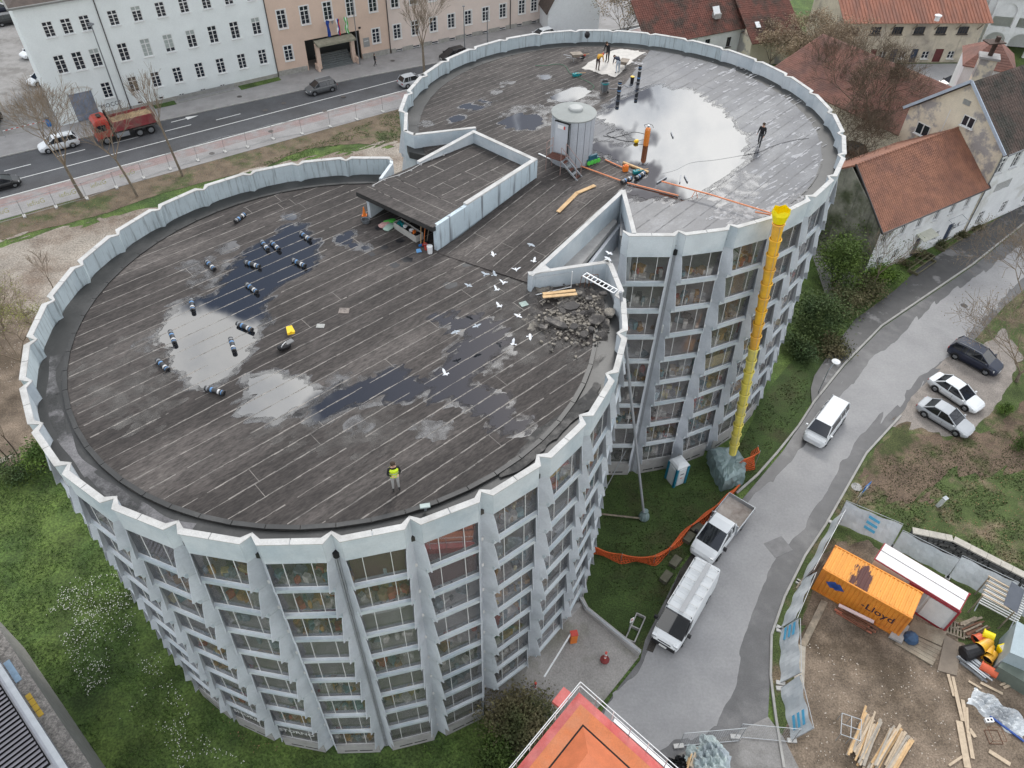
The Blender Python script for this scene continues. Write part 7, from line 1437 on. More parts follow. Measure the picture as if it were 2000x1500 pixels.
def barrow(label, u, v, rz):
 t = thing('wheelbarrow', label, 'wheelbarrow', tuple(P(u, v, Z2+.05)), rz); MB().prism([(-.25, -.2, .3), (.35, -.2, .3), (.35, .2, .3), (-.25, .2, .3)], [(-.45, -.33, .62), (.55, -.33, .55), (.55, .33, .55), (-.45, .33, .62)]).build('tray', mat('muddy_tray', (.26, .22, .18), .8, .2), t)
 for s in (-1, 1): MB().path([(.65, s*.05, .18), (-.3, s*.25, .3), (-1.0, s*.28, .5)], .02).build('handle', STEEL, t); MB().tube((-.3, s*.25, .3), (-.3, s*.25, 0), .02).build('leg', STEEL, t)
 MB().lathe([(.17, -.04), (.17, .04)], (.65, 0, .17), 12, axis=Matrix.Rotation(pi/2, 3, 'X')).build('wheel', RUBBER, t)
barrow('wheelbarrow with a tilted load left of the workers', 1124, 118, .4); barrow('wheelbarrow standing right of the worker in pale jeans', 1218, 132, 1.2)
tools('red grinder lying between the wheelbarrow and the ochre jacket worker', 1133, 111, Z2+.05, RED)
jc = thing('jerrycan', 'small orange can beside the pale timber on the upper roof', 'can', tuple(P(1221, 334, Z2+.05)), .3); MB().box((0, 0, .2), (.34, .24, .4)).box((0, 0, .42), (.2, .12, .05)).build('can', ORANGE, jc); MB().path([(-.1, 0, .4), (-.08, 0, .5), (.08, 0, .5), (.1, 0, .4)], .015).build('handle', ORANGE, jc)
plank('pale timber lying by the orange can at the shore of the large puddle', P(1217, 317, Z2+.1), P(1266, 336, Z2+.1), .16, .1)
for i, (a, b) in enumerate((((1311, 258), (1315, 268)), ((1330, 342), (1328, 356)), ((1337, 343), (1343, 355)), ((1283, 357), (1302, 346)))): plank('short grey tube lying in the water, %s' % ('highest of the four', 'left one of the low pair', 'right one of the low pair', 'on the felt edge left of the pair')[i], P(*a, Z2+.1), P(*b, Z2+.1), .07, .07, mat('grey_tube', (.28, .29, .31), .5, .1), name='tube', cat='tube', group='grey tubes in the puddle')
OR2 = mat('faded_orange_pipe', (.72, .26, .12), .6, .1)
for i, (a, b, z, l) in enumerate((((1128, 322), (1213, 353), .12, 'long orange pipe from the plant room stair to the two rolls'), ((1225, 357), (1325, 382), .12, 'long orange pipe continuing right from the two rolls'), ((1292, 354), (1380, 378), .5, 'orange pipe crossing the lower end of the large puddle'), ((1378, 377), (1512, 418), .5, 'orange pipe ending at the yellow chute'), ((1182, 312), (1222, 330), .1, 'faded orange pipe beside the plant room'), ((1475, 414), (1520, 422), .3, 'short orange pipe at the mouth of the yellow chute'))):
 o = MB().tube(P(*a, Z2+z), P(*b, Z2+z), .045, .045, 6).build('orange_pipe', OR2); tag(o, l, 'pipe', 'orange pipes on the upper roof')
tr_ = thing('pipe_trestle', 'small orange trestle carrying the orange pipe over the puddle edge', 'trestle', tuple(P(1356, 385, Z2)))
for s in (-1, 1): MB().tube((s*.2, -.1, 0), (0, 0, .5), .02).build('leg', OR2, tr_)
ct = thing('trolley', 'blue trolley with bright green wheels at the foot of the plant room', 'trolley', tuple(P(1146, 322, Z2+.03)), math.atan2(1, 1.4)); MB().box((.45, 0, .35), (1.0, .25, .08)).box((.45, 0, .5), (.7, .15, .2)).build('frame', mat('dark_teal_frame', (.02, .1, .14), .5, .1), ct)
for k in range(4): MB().lathe([(.05, -.04), (.15, -.04), (.15, .04), (.05, .04)], (.05+k*.27, -.16, .16), 14, axis=Matrix.Rotation(pi/2, 3, 'X')).build('wheel', GREENP, ct)
tgt = P(1147, 68, 22.0); o = MB().lathe([(.05, -.3), (.22, -.15), (.24, .1), (.1, .3)], (0, 0, 0), 10).build('black_bundle', BLACKP); o.location = tuple(tgt); tag(o, 'black bundle hanging over the far rim above the workers', 'bundle')
# ---- yellow rubbish chute with covered skip
ctop, cbot = P(1521, 436, 22.1), P(1431, 884, 2.0); chu = thing('rubbish_chute', 'long yellow and orange segmented rubbish chute hanging from the far roof rim', 'chute', (cbot.x, cbot.y, 0))
CO, CY = mat("chute_orange", (.84, .46, .03), .5, .1, 2, col2=(.72, .38, .06), gloss=.02, grough=.3), mat("chute_yellow", (.74, .62, .10), .5, .12, 2, col2=(.62, .54, .16), gloss=.02, grough=.3)
ax_ = (cbot-ctop); Lc = ax_.length; ax_.normalize(); xx = ax_.cross(Vector((1, 0, 0))).normalized(); yy = ax_.cross(xx); Mx = Matrix((xx, yy, ax_)).transposed(); ns_ = 19
for k in range(ns_):
 p = ctop+ax_*(Lc*k/ns_); sg = Lc/ns_; m = CO if k < 9 else CY
 o = MB().lathe([(.33, -.02), (.38, .0), (.38, .06), (.335, .07), (.275, sg+.10), (.26, sg+.10), (.31, .05)], p, 18, axis=Mx, cap=False).build('chute_segment', m, chu, world=True)
 MB().path([p+xx*.38+ax_*.05, p+xx*.42+ax_*(.5*sg), p+xx*.38+ax_*sg], .012, 4).build('chain', STEEL, o, world=True)
q = MB(); hp = ctop-ax_*.1; nn_ = 10
q.loft([[hp+Mx @ Vector((cos(2*pi*i/nn_)*.36, sin(2*pi*i/nn_)*.36, 0)) for i in range(nn_)], [hp+Mx @ Vector((cos(2*pi*i/nn_)*.52, sin(2*pi*i/nn_)*.52, -.55)) for i in range(nn_)], [hp+Vector((0, 0, .15))+Mx @ Vector((cos(2*pi*i/nn_)*.45, sin(2*pi*i/nn_)*.5, -.75+.14*(i % 2))) for i in range(nn_)]], cap=False); q.build('hopper', mat('bright_yellow', (.9, .72, .0), .4, .03), chu, world=True)
sk_ = thing('covered_skip', 'skip wrapped in a crumpled grey green tarpaulin under the yellow chute', 'skip', tuple(P(1418, 925)))
rnd = random.Random(4); base_ = [P(*q) for q in ((1378, 893), (1432, 888), (1452, 920), (1450, 945), (1408, 962), (1390, 930))]; cc = sum(base_, Vector())/6; secs = []
for lv, (z, k) in enumerate(((0, 1.0), (.45, .97), (.9, .95), (1.25, .90), (1.45, .7), (1.4, .35))):
 row = []
 for i in range(36):
  j = i/6; a, b = base_[int(j) % 6], base_[(int(j)+1) % 6]; p = a.lerp(b, j % 1); r = k*(1+(.05*sin(i*2.1+lv)+rnd.uniform(-.035, .035))*(1 if lv < 4 else 2)); row.append((cc.x+(p.x-cc.x)*r, cc.y+(p.y-cc.y)*r, z+rnd.uniform(-.07, .07)*(lv > 0)))
 secs.append(row)
MB().loft(secs).build('tarpaulin', TARP, sk_, world=True)
# ---- pigeons
PIG = mat('white_pigeon', (.74, .76, .79), .7, .08, 12); PIGG = mat('grey_pigeon', (.38, .42, .46), .7, .15, 12)
rnd = random.Random(12)
BI = [(1043, 510, 1.5), (1037, 478, 1.3), (963, 497, 1.4), (1008, 527, 1.2), (948, 536, 1.2), (966, 537, 1.1), (915, 558, 1.1), (984, 553, 1.0), (970, 566, .9), (975, 598, 1.3), (931, 637, 1.0), (890, 648, 1.0), (870, 731, 1.5), (1035, 657, 1.1), (1002, 672, .9), (1190, 495, 1.6), (1012, 617, .8), (1187, 505, 1.3)]
WH = ['highest right near the ramp plank', 'grey and faint above the ramp', 'at the top left of the flock', 'level with the shaft parapet tip', 'second of the left pair', 'first of the left pair', 'farthest left of the flock', 'in the middle of the flock', 'just below the middle of the flock', 'large one in mid roof', 'low left over the dark puddle', 'lowest left over the roof seams', 'alone over the dark puddle', 'right of the puddle by the debris', 'low one below the debris', 'upper one by the shaft wall', 'by the green drain cover', 'lower one by the shaft wall']
for k, (u, v, h_) in enumerate(BI):
 t = thing('pigeon', 'flying pigeon '+WH[k], 'pigeon', tuple(P(u, v, Z1+h_)), rnd.uniform(-2.6, -.3) if False else rnd.uniform(-3, 3), 'pigeons flying over the roof'); m = PIG if k not in (1, 4, 5, 6, 10, 11) else PIGG
 MB().loft([[(x, cos(a)*w, sin(a)*w*.9) for a in [2*pi*i/7 for i in range(7)]] for x, w in ((-.12, .02), (-.05, .045), (.05, .055), (.11, .035), (.14, .03), (.18, .008))]).build('body', m, t, smooth=True)
 MB().prism([(-.22, -.06, 0), (-.1, -.02, 0), (-.1, .02, 0), (-.22, .06, 0)], [(-.22, -.06, .01), (-.1, -.02, .012), (-.1, .02, .012), (-.22, .06, .01)]).build('tail', m, t)
 t.scale = (.8, .8, .8); up = rnd.uniform(-.1, .22)
 for s in (-1, 1):
  w = [(.08, s*.03, .02), (.10, s*.17, .04+up*.6), (.02, s*.34, .02+up), (-.06, s*.22, .02+up*.7), (-.07, s*.03, .01)]
  MB().prism(w[::s], [(a, b, c+.01) for a, b, c in w][::s]).build('wing', m, t)
# ================================================================ street furniture and site
tl_ = thing('portable_toilet', 'white and blue portable toilet on the shaded lawn between the round walls', 'toilet', tuple(P(1318, 938)), radians(28))
TW = mat('toilet_white', (.66, .68, .69), .5, .05); TBL = mat('toilet_blue', (.01, .17, .26), .5, .08)
MB().box((0, 0, 1.05), (1.02, 1.02, 2.1)).build('cabin', TW, tl_)
for x in (-.5, .5):
 for y in (-.5, .5): MB().box((x, y, 1.05), (.17, .17, 2.06)).build('corner_post', TBL, tl_)
MB().box((0, -.53, 1.0), (.6, .05, 1.85)).build('door', TW, tl_); MB().box((.53, 0, .95), (.05, .62, 1.8)).build('side_panel', TW, tl_); MB().box((-.53, 0, .95), (.05, .62, 1.8)).build('side_panel', TW, tl_); MB().box((0, -.565, 1.35), (.32, .02, .07)).build('door_label', mat('label_dark', (.05, .05, .07), .5, 0), tl_)
MB().box((0, -.565, .9), (.2, .02, .05)).build('latch', RED, tl_)
MB().lathe([(.78, 2.08), (.78, 2.16), (.62, 2.32), (.3, 2.4)], (0, 0, 0), 4, axis=Matrix.Rotation(pi/4, 3, 'Z')).build('roof', TW, tl_)
pl2 = thing('plant_pallet', 'grey box and folded sacks against the base of the far round wall', 'box', tuple(P(1268, 900)), .2); MB().box((0, 0, .45), (.8, .6, .9)).build('crate', mat('grey_crate', (.22, .22, .24), .7, .1), pl2); MB().box((0, 0, .91), (.7, .5, .02)).build('opening', DARK, pl2); MB().loft([[(x, cos(a)*w, .15+sin(a)*.12) for a in [2*pi*i/8 for i in range(8)]] for x, w in ((.6, .2), (.8, .3), (1.5, .32), (1.8, .2))]).build('sack', mat('pale_sack', (.5, .5, .48), .8, .1), pl2)
# orange mesh barrier
NET = mat('orange_mesh', (.62, .12, .03), .7, .15, 4, fine=.1)
def net(label, pts, h, seed, name='safety_net', sag=.25):
 t = thing(name, label, 'net', tuple(P(*pts[0]))); rnd = random.Random(seed); q = [P(*p) for p in pts]; ss = []
 for a, b in zip(q, q[1:]):
  n = max(3, int((b-a).length/.22))
  for k in range(n): ss.append((a.lerp(b, k/n), abs(k/n-.5)*2))
 ss.append((q[-1], 1)); rows = 9; mb = MB(); V = []
 d0 = (q[-1]-q[0]).normalized(); nv = Vector((-d0.y, d0.x, 0))
 for i, (p, e) in enumerate(ss):
  hh = h*(1-sag*(1-e*e)); V.append([p+Vector((0, 0, hh*(j/rows)))+nv*(.16*sin(i*.55+j*.5)*(1-j/rows)+.25*sin(j/rows*pi)) for j in range(rows+1)])
 for i in range(len(V)):
  for j in range(rows):
   mb.beam(V[i][j], V[i][j+1], .035, .012)
   if i < len(V)-1: mb.beam(V[i][j], V[i+1][j], .05, .012)
 for i in range(len(V)-1): mb.beam(V[i][rows], V[i+1][rows], .07, .02)
 o = mb.build('mesh', NET, t, world=True); o['kind'] = 'stuff'
 sh_ = MB()
 for i in range(len(V)-1):
  for j in range(rows): sh_.quad(V[i][j], V[i+1][j], V[i+1][j+1], V[i][j+1])
 sh_.build('netting', NETS, t, world=True)
 for p in q: MB().tube(p, p+Vector((0, 0, h+.15)), .02).build('stake', STEEL, t, world=True)
NETS = mat('orange_netting_fabric', (.55, .10, .025), .8, .2, 5, fine=.1)
def semi(m, k):
 t = m.node_tree; out = t.nodes['Material Output']; s_ = out.inputs[0].links[0].from_socket; tr = t.nodes.new('ShaderNodeBsdfTransparent'); mx = t.nodes.new('ShaderNodeMixShader'); mx.inputs[0].default_value = k
 t.links.new(tr.outputs[0], mx.inputs[1]); t.links.new(s_, mx.inputs[2]); t.links.new(mx.outputs[0], out.inputs[0])
semi(NETS, .5)
net('sagging orange safety net from the near round wall to the parked truck', [(1158, 1082), (1212, 1098), (1276, 1102), (1305, 1085), (1345, 1042), (1395, 1003), (1440, 962)], 1.0, 1)
net('orange netting hanging upright beside the foot of the yellow chute', [(1440, 930), (1472, 915), (1468, 905)], 2.0, 2, sag=.05)
# street fence with banners
fe = thing('mesh_fence', 'long temporary mesh fence on feet between the cycle track and the soil strip', 'fence', tuple(RP(0, 89.3)))
fpx = [(-30, 445), (48, 423), (110, 405), (170, 388), (228, 367), (281, 348), (333, 331), (387, 314), (440, 297), (484, 288), (534, 272), (590, 262), (645, 248), (697, 234), (748, 219), (800, 205)]
pts = [P(*p) for p in fpx]
for i, (a, b) in enumerate(zip(pts, pts[1:])):
 q = MB(); q.beam(a+Vector((0, 0, 1.95)), b+Vector((0, 0, 1.95)), .035, .035); q.beam(a+Vector((0, 0, .12)), b+Vector((0, 0, .12)), .03, .03)
 for s in (a, b): q.tube(s, s+Vector((0, 0, 2)), .02, .02, 5)
 o = q.build('panel', STEEL, fe, world=True); q = MB(); n = 17
 for k in range(1, n): p = a.lerp(b, k/n); q.tube(p+Vector((0, 0, .12)), p+Vector((0, 0, 1.95)), .0035, .0035, 3, cap=False)
 for k in range(1, 8): q.tube(a+Vector((0, 0, .12+k*.23)), b+Vector((0, 0, .12+k*.23)), .0035, .0035, 3, cap=False)
 w_ = q.build('wire_mesh', STEEL, o, world=True); w_['kind'] = 'stuff'
 MB().box(tuple(b+Vector((0, 0, .07))), (.3, .65, .14), math.atan2(rd.y, rd.x)).build('foot_block', mat('pale_concrete_foot', (.5, .49, .47), .9, .1), fe, world=True)
 if i < 5:
  g = text_mb('iefiuG', .75, .004); d = (b-a).normalized(); xform(g, frame(a.lerp(b, .5)+Vector((0, 0, 1.2))-Vector((-d.y, d.x, 0))*.03, d, (0, 0, 1))); g.build('banner_lettering', mat('faded_yellow_print', (.5, .47, .25), .8, .1), fe, world=True)
for u, v, h_, lb in ((703, 126, 9, 'tall dark pole before the entrance of the peach building'), (908, 108, 7, 'slim pole beside the black parked car'), (952, 90, 5, 'short post right of the slim pole')):
 t = thing('street_pole', lb, 'pole', tuple(P(u, v, .1))); MB().tube((0, 0, 0), (0, 0, h_), .08, .05, 8).build('pole', mat('lamp_grey', (0, 0, 0)), t); MB().lathe([(.05, 0), (.2, .05), (.2, .12)], (0, 0, h_-.05), 10).build('pole_cap', mat('lamp_grey', (0, 0, 0)), t)
bn = thing('litter_bin', 'blue bin on the side plaza at the left, by the striped tape', 'bin', tuple(P(97, 246, .104))); MB().lathe([(.25, 0), (.3, 1.0)], (0, 0, 0), 10).build('bin_body', BLUE, bn); MB().lathe([(.32, 1.0), (.28, 1.1)], (0, 0, 0), 10).build('bin_lid', BLACKP, bn)
tp = thing('barrier_tape', 'red and white striped barrier tape across the side plaza', 'tape', tuple(P(5, 256, .104))); ta_, tb2 = P(5, 256, .9), P(88, 236, .9)
for k in range(16): MB().beam(ta_.lerp(tb2, k/16), ta_.lerp(tb2, (k+.98)/16), .01, .09).build('tape_band', RED if k % 2 else WHITEP, tp, world=True)
for p in (ta_, tb2): MB().tube((p.x, p.y, .1), (p.x, p.y, 1.0), .03).build('post', STEEL, tp, world=True)
# entrance barrier, bollards, signs
bz = P(1119, 1252, 1.0); bt3 = thing('drive_barrier', 'orange barrier cabinet with a long white arm across the entrance drive', 'barrier', tuple(bz), .2); MB().box((0, 0, .5), (.42, .34, 1.0)).build('cabinet', ORANGE, bt3); MB().box((0, 0, 1.03), (.46, .38, .07)).build('cabinet_top', mat('red_paint', (0, 0, 0)), bt3)
MB().beam(bz+Vector((-.2, 0, .95)), P(1063, 1322, 1.9), .09, .07).build('barrier_arm', WHITEP, bt3, world=True)
def bollard(label, u, v, z):
 t = thing('bollard', label, 'bollard', tuple(P(u, v, z)), 0, 'red and white bollards'); MB().lathe([(.3, 0), (.3, .1), (.1, .14)], (0, 0, 0), 10).build('base', mat('dark_red_base', (.18, .03, .03), .8, .1), t)
 for k in range(5): MB().lathe([(.075, .12+k*.18), (.075, .30+k*.18)], (0, 0, 0), 10, cap=True).build('band', RED if k % 2 == 0 else WHITEP, t)
bollard('red and white bollard standing in the middle of the entrance drive', 1181, 1289, .55); bollard('red and white bollard beside the big brown bush', 1045, 1348, .6)
def signpost(label, u, v, z, h_, m, w, hh, name='road_sign', rz=0, back=None, lean=(0, 0)):
 t = thing(name, label, 'sign', tuple(P(u, v, z)), rz); MB().tube((0, 0, 0), (lean[0], lean[1], h_), .03).build('pole', STEEL, t); MB().box((lean[0], lean[1]-.05, h_), (w, .03, hh)).build('sign_plate', m, t); return t
s_ = signpost('blue parking sign on a pole at the edge of the right lawn', 1672, 986, .02, 2.2, mat('sign_blue', (.01, .16, .50), .5, .03), .8, .8, rz=.7); MB().box((.0, -.075, 2.2), (.35, .012, .45)).build('sign_symbol', WHITEP, s_); MB().box((-.3, -.02, 1.75), (.9, .03, .5)).build('lower_plate', mat('faded_plate', (.4, .36, .3), .7, .1), s_)
s_ = signpost('small red and white arrow sign on a pole by the shaded lawn', 1226, 1238, .02, 1.9, WHITEP, .25, .5, rz=.5); MB().box((0, -.07, 2.0), (.12, .012, .28), .3).build('sign_arrow', RED, s_)
bx = P(1832, 988); bxt = thing('utility_pillar', 'white utility pillar leaning on the right lawn', 'pillar', tuple(bx), .5); MB().box((0, 0, .55), (.34, .25, 1.1)).build('pillar', WHITEP, bxt); MB().box((0, 0, 1.12), (.4, .3, .06)).build('pillar_cap', STEEL, bxt); MB().box((0, -.128, .6), (.1, .01, .1)).build('pillar_mark', BLACKP, bxt); bxt.rotation_euler.x = .12
sl_ = thing('street_lamp', 'street lamp with a pale disc head beside the side road kerb', 'street lamp', tuple(P(1599, 765, .12))); MB().path([(0, 0, 0), (.1, .05, 2.6), (.5, .35, 3.2)], .045, 8).build('pole', STEEL, sl_); MB().lathe([(.32, 0), (.36, .06), (.1, .16)], (.6, .4, 3.15), 14).build('lamp_head', WHITEP, sl_)
o = MB().lathe([(.34, 0), (.34, .012)], tuple(P(1883, 597, .016)), 20).build('manhole_cover', mat('cast_iron', (0, 0, 0))); tag(o, 'round manhole cover in the side road beside the twiggy trees', 'manhole cover')
o = MB().lathe([(.40, 0), (.40, .012)], tuple(P(1673, 951, .02)), 20).build('manhole_cover', BASEC); tag(o, 'pale concrete manhole cover at the kerb by the blue sign', 'manhole cover')
o = MB().box(tuple(P(1520, 1068, .018)), (1.6, 1.3, .008), .45).build('road_patch', mat('tar_patch', (.21, .205, .205), .8, .15, 2)); tag(o, 'square tar patch in the side road beside the truck', 'patch')
for i, (a, b) in enumerate((((1804, 519), (1824, 505)), ((1843, 493), (1877, 471)), ((1893, 463), (1918, 447)), ((1790, 540), (1826, 515)))):
 p, q = P(*a), P(*b); t = thing('wooden_frame', 'mossy wooden edging frame by the white house, %s along the wall' % ('second', 'third', 'last', 'first')[i], 'frame', tuple(p), math.atan2((q-p).y, (q-p).x), 'edging frames along the wall'); l_ = (q-p).length
 for y in (0, .5, 1.0): MB().box((l_/2, y, .35), (l_, .08, .06)).build('rail', mat('mossy_timber', (.13, .12, .07), .9, .2), t)
 for x in (0, l_): MB().box((x, .5, .18), (.08, 1.1, .36)).build('end_leg', mat('mossy_timber', (0, 0, 0)), t)
pf_ = thing('planter_frame', 'empty rectangular concrete planter frame between the lawn and the panel van', 'planter', tuple(P(1238, 1258)), math.atan2((P(1256, 1217)-P(1238, 1258)).y, (P(1256, 1217)-P(1238, 1258)).x))
for y in (0, .6): MB().box((1.0, y, .15), (2.0, .07, .3)).build('side', BASEC, pf_)
for x in (0, 1, 2): MB().box((x, .3, .14), (.07, .55, .28)).build('cross_piece', BASEC, pf_)
for i, (u, v) in enumerate(((1345, 1053), (1360, 1035), (1318, 1100), (1300, 1130))): slabthing('concrete_block', 'mossy concrete block in the dark bed beside the truck, %s from the road bend' % ('second', 'first', 'third', 'fourth')[i], 'block', u, v, .02, .9, .55, .35, mat('mossy_block', (.13, .125, .09), .9, .25), .9, 'mossy blocks beside the truck')
# ---- building site on the right
def banner(label, a, b, h_, group, logo=None, tilt=.0, seed=0):
 A, B = P(*a), P(*b); d = (B-A).normalized(); n = Vector((-d.y, d.x, 0)); L_ = (B-A).length
 t = thing('banner_panel', label, 'banner', tuple(A), math.atan2(d.y, d.x), group); rnd = random.Random(seed); sec = []
 for k in range(13):
  x = L_*k/12; sec.append([(x, .07+.05*sin(k*1.3+z*2+seed)-tilt*z, z) for z in (.1, .6, 1.1, 1.6, h_-.05-.08*(1-abs(k-6)/6))])
 MB().loft(sec, closed=False, cap=False).build('sheet', BAN, t)
 MB().path([(0, .03, 0), (0, .03-tilt*h_, h_), (L_, .03-tilt*h_, h_), (L_, .03, 0)], .022).build('frame', STEEL, t)
 for x in (0, L_): MB().box((x, 0, .06), (.25, .55, .12)).build('foot_block', mat('pale_concrete_foot', (0, 0, 0)), t)
 if logo:
  LB = mat('logo_blue', (.10, .42, .66), .6, .05)
  for j in range(3):
   zz = .55+j*.42; ya = lambda z: .16-tilt*z
   MB().prism([(L_*logo-.4, ya(zz), zz), (L_*logo+.4, ya(zz+.15), zz+.15), (L_*logo+.4, ya(zz+.36), zz+.36), (L_*logo-.4, ya(zz+.2), zz+.2)], [(L_*logo-.4, ya(zz)+.012, zz), (L_*logo+.4, ya(zz+.15)+.012, zz+.15), (L_*logo+.4, ya(zz+.36)+.012, zz+.36), (L_*logo-.4, ya(zz+.2)+.012, zz+.2)]).build('logo_bar', LB, t)
BAN = mat('grey_white_banner', (.62, .65, .67), .7, .1, 1.2, col2=(.52, .56, .59), fine=.03)
BG = 'banner panels round the building site'
banner('grey banner panel at the bottom end of the site fence with a blue logo', (1546, 1447), (1524, 1345), 2.0, BG, .25, .38, 1)
banner('white banner panel in the middle of the kerbside site fence', (1524, 1335), (1524, 1232), 2.0, BG, .85, .38, 2)
banner('white banner panel before the weathered boards', (1524, 1228), (1562, 1140), 2.0, BG, None, .3, 3)
banner('narrow banner panel nearest the upper corner of the site', (1563, 1138), (1625, 1022), 2.0, BG, None, .2, 4)
banner('grey banner panel at the top corner of the site with a pale blue logo', (1740, 1068), (1632, 1022), 2.0, BG, .45, .35, 5)
banner('grey banner panel behind the white site hut', (1850, 1125), (1742, 1070), 2.0, BG, None, .1, 6)
banner('grey banner panel behind the stacked fence frames', (1960, 1180), (1852, 1127), 2.0, BG, None, .3, 7)
banner('grey banner panel at the right edge of the site', (2040, 1235), (1962, 1182), 2.0, BG, None, .3, 8)
def fpan(label, a, b):
 A, B = P(*a), P(*b); t = thing('mesh_barrier', label, 'fence', tuple(A), math.atan2((B-A).y, (B-A).x), 'bare mesh panels across the road end'); L_ = (B-A).length
 MB().path([(0, 0, .1), (0, 0, 2), (L_, 0, 2), (L_, 0, .1), (0, 0, .1)], .022, 6).build('frame', STEEL, t); q = MB()
 for k in range(1, 26): q.tube((L_*k/26, 0, .1), (L_*k/26, 0, 2), .004, .004, 3, cap=False)
 for k in range(1, 9): q.tube((0, 0, .1+k*.21), (L_, 0, .1+k*.21), .004, .004, 3, cap=False)
 o = q.build('wire_mesh', STEEL, t); o['kind'] = 'stuff'; MB().box((0, 0, .07), (.6, .25, .14)).build('foot_block', mat('pale_concrete_foot', (0, 0, 0)), t)
fpan('bare mesh fence panel left of the other at the road end', (1325, 1458), (1442, 1448)); fpan('bare mesh fence panel joining the grey banner at the road end', (1436, 1440), (1546, 1450))
# orange container
c0, c1, c2 = P(1607, 1110, 2.6), P(1782, 1208, 2.6), P(1637, 1067, 2.6); dc = (c1-c0); Lc_ = dc.length; dc.normalize(); Wc = (c2-c0).length
con = thing('shipping_container', 'rusty orange shipping container with a blue emblem on the building site', 'container', (c0.x, c0.y, 0), math.atan2(dc.y, dc.x))
OC = mat('container_orange', (.72, .27, .035), .6, .08, 1, fine=.05, col2=(.62, .22, .04)); OCR = mat('container_roof_orange', (.75, .33, .06), .6, .08, 1, col2=(.10, .035, .03), lo=.525, hi=.545, stretch=(math.atan2(dc.y, dc.x), 1.6, .35))
for k in range(int(Lc_/.28)):
 x = .1+k*(Lc_-.2)/int(Lc_/.28); w = (Lc_-.2)/int(Lc_/.28)
 MB().prism([(x, .02, .15), (x+w*.5, .02, .15), (x+w*.62, .06, .15), (x+w*.88, .06, .15), (x+w, .02, .15), (x+w, .1, .15), (x, .1, .15)], [(x, .02, 2.45), (x+w*.5, .02, 2.45), (x+w*.62, .06, 2.45), (x+w*.88, .06, 2.45), (x+w, .02, 2.45), (x+w, .1, 2.45), (x, .1, 2.45)]).build('side_corrugation', OC, con)
 MB().prism([(x, .12, 2.52), (x+w*.55, .12, 2.52), (x+w*.55, Wc-.1, 2.52), (x, Wc-.1, 2.52)], [(x+.03, .12, 2.58), (x+w*.5, .12, 2.58), (x+w*.5, Wc-.1, 2.58), (x+.03, Wc-.1, 2.58)]).build('roof_corrugation', OCR, con)
MB().box((Lc_/2, Wc/2, 2.5), (Lc_-.1, Wc-.1, .06)).build('roof', OCR, con); MB().box((Lc_/2, Wc-.05, 1.3), (Lc_-.1, .08, 2.4)).build('rear_wall', OC, con)
for x in (.04, Lc_-.04): MB().box((x, Wc/2, 1.3), (.08, Wc-.1, 2.4)).build('end_wall', OC, con)
q = MB()
for y in (.03, Wc-.03): q.box((Lc_/2, y, 2.52), (Lc_, .1, .14)); q.box((Lc_/2, y, .08), (Lc_, .1, .16))
for x in (.06, Lc_-.06):
 for y in (.05, Wc-.05): q.box((x, y, 1.3), (.14, .12, 2.6))
q.build('frame', OC, con)
g = text_mb('-Lloyd', .85, .006); xform(g, frame((Lc_-1.75, .01, 1.3), (1, 0, 0), (0, 0, 1))); g.build('lettering', mat('print_dark_blue', (.02, .02, .05), .6, 0), con)
q = MB()
for k in range(2): q.prism([(.55+k*.32, .005, 1.5), (.95+k*.32, .005, 1.15), (1.5+k*.3, .005, 1.5), (1.05+k*.32, .005, 1.95)], [(.55+k*.32, .012, 1.5), (.95+k*.32, .012, 1.15), (1.5+k*.3, .012, 1.5), (1.05+k*.32, .012, 1.95)])
q.build('emblem', mat('emblem_blue', (.03, .08, .30), .6, .05), con)
# white site hut with red trim
h0, h1, h2 = P(1708, 1090, 2.7), P(1877, 1193, 2.7), P(1727, 1058, 2.7); dh = h1-h0; Lh = dh.length; dh.normalize(); Wh = (h2-h0).length
hut2 = thing('site_hut', 'white site hut with a dark red frame behind the orange container', 'hut', (h0.x, h0.y, 0), math.atan2(dh.y, dh.x))
DR = mat('dark_red_trim', (.30, .03, .04), .6, .1); HWm = mat('hut_panel', (.62, .64, .64), .6, .06, 2)
MB().box((Lh/2, Wh/2, 1.3), (Lh-.1, Wh-.1, 2.5)).build('wall', HWm, hut2); MB().prism([(0, 0, 2.55), (Lh, 0, 2.55), (Lh, Wh, 2.55), (0, Wh, 2.55)], [(0, 0, 2.62), (Lh, 0, 2.62), (Lh, Wh, 2.62), (0, Wh, 2.62)]).build('roof_edge', DR, hut2)
for k in range(2): MB().prism([(.08, .06+k*Wh/2, 2.62), (Lh-.08, .06+k*Wh/2, 2.62), (Lh-.08, Wh/2-.03+k*Wh/2, 2.62), (.08, Wh/2-.03+k*Wh/2, 2.62)], [(.08, .06+k*Wh/2, 2.64+.1*k), (Lh-.08, .06+k*Wh/2, 2.64+.1*k), (Lh-.08, Wh/2-.03+k*Wh/2, 2.74-.1*k), (.08, Wh/2-.03+k*Wh/2, 2.74-.1*k)]).build('roof_sheet', mat('hut_roof_white', (.76, .76, .75), .6, .06, 1.5, col2=(.55, .54, .52), lo=.6, hi=.7), hut2)
for y in (.0, Wh): MB().box((Lh, y, 1.3), (.12, .12, 2.6)).build('corner_post', DR, hut2)
MB().box((Lh-1.0, -.02, 1.25), (1.5, .05, 2.1)).build('door_panel', HWm, hut2); MB().box((Lh-2.7, -.02, 1.6), (1.5, .05, 1.3)).build('shutter', mat('hut_shutter', (.42, .43, .43), .6, .1, 9), hut2)
for z in (.1, 2.45): MB().box((Lh-1.6, -.03, z), (3.2, .06, .14)).build('trim', DR, hut2)
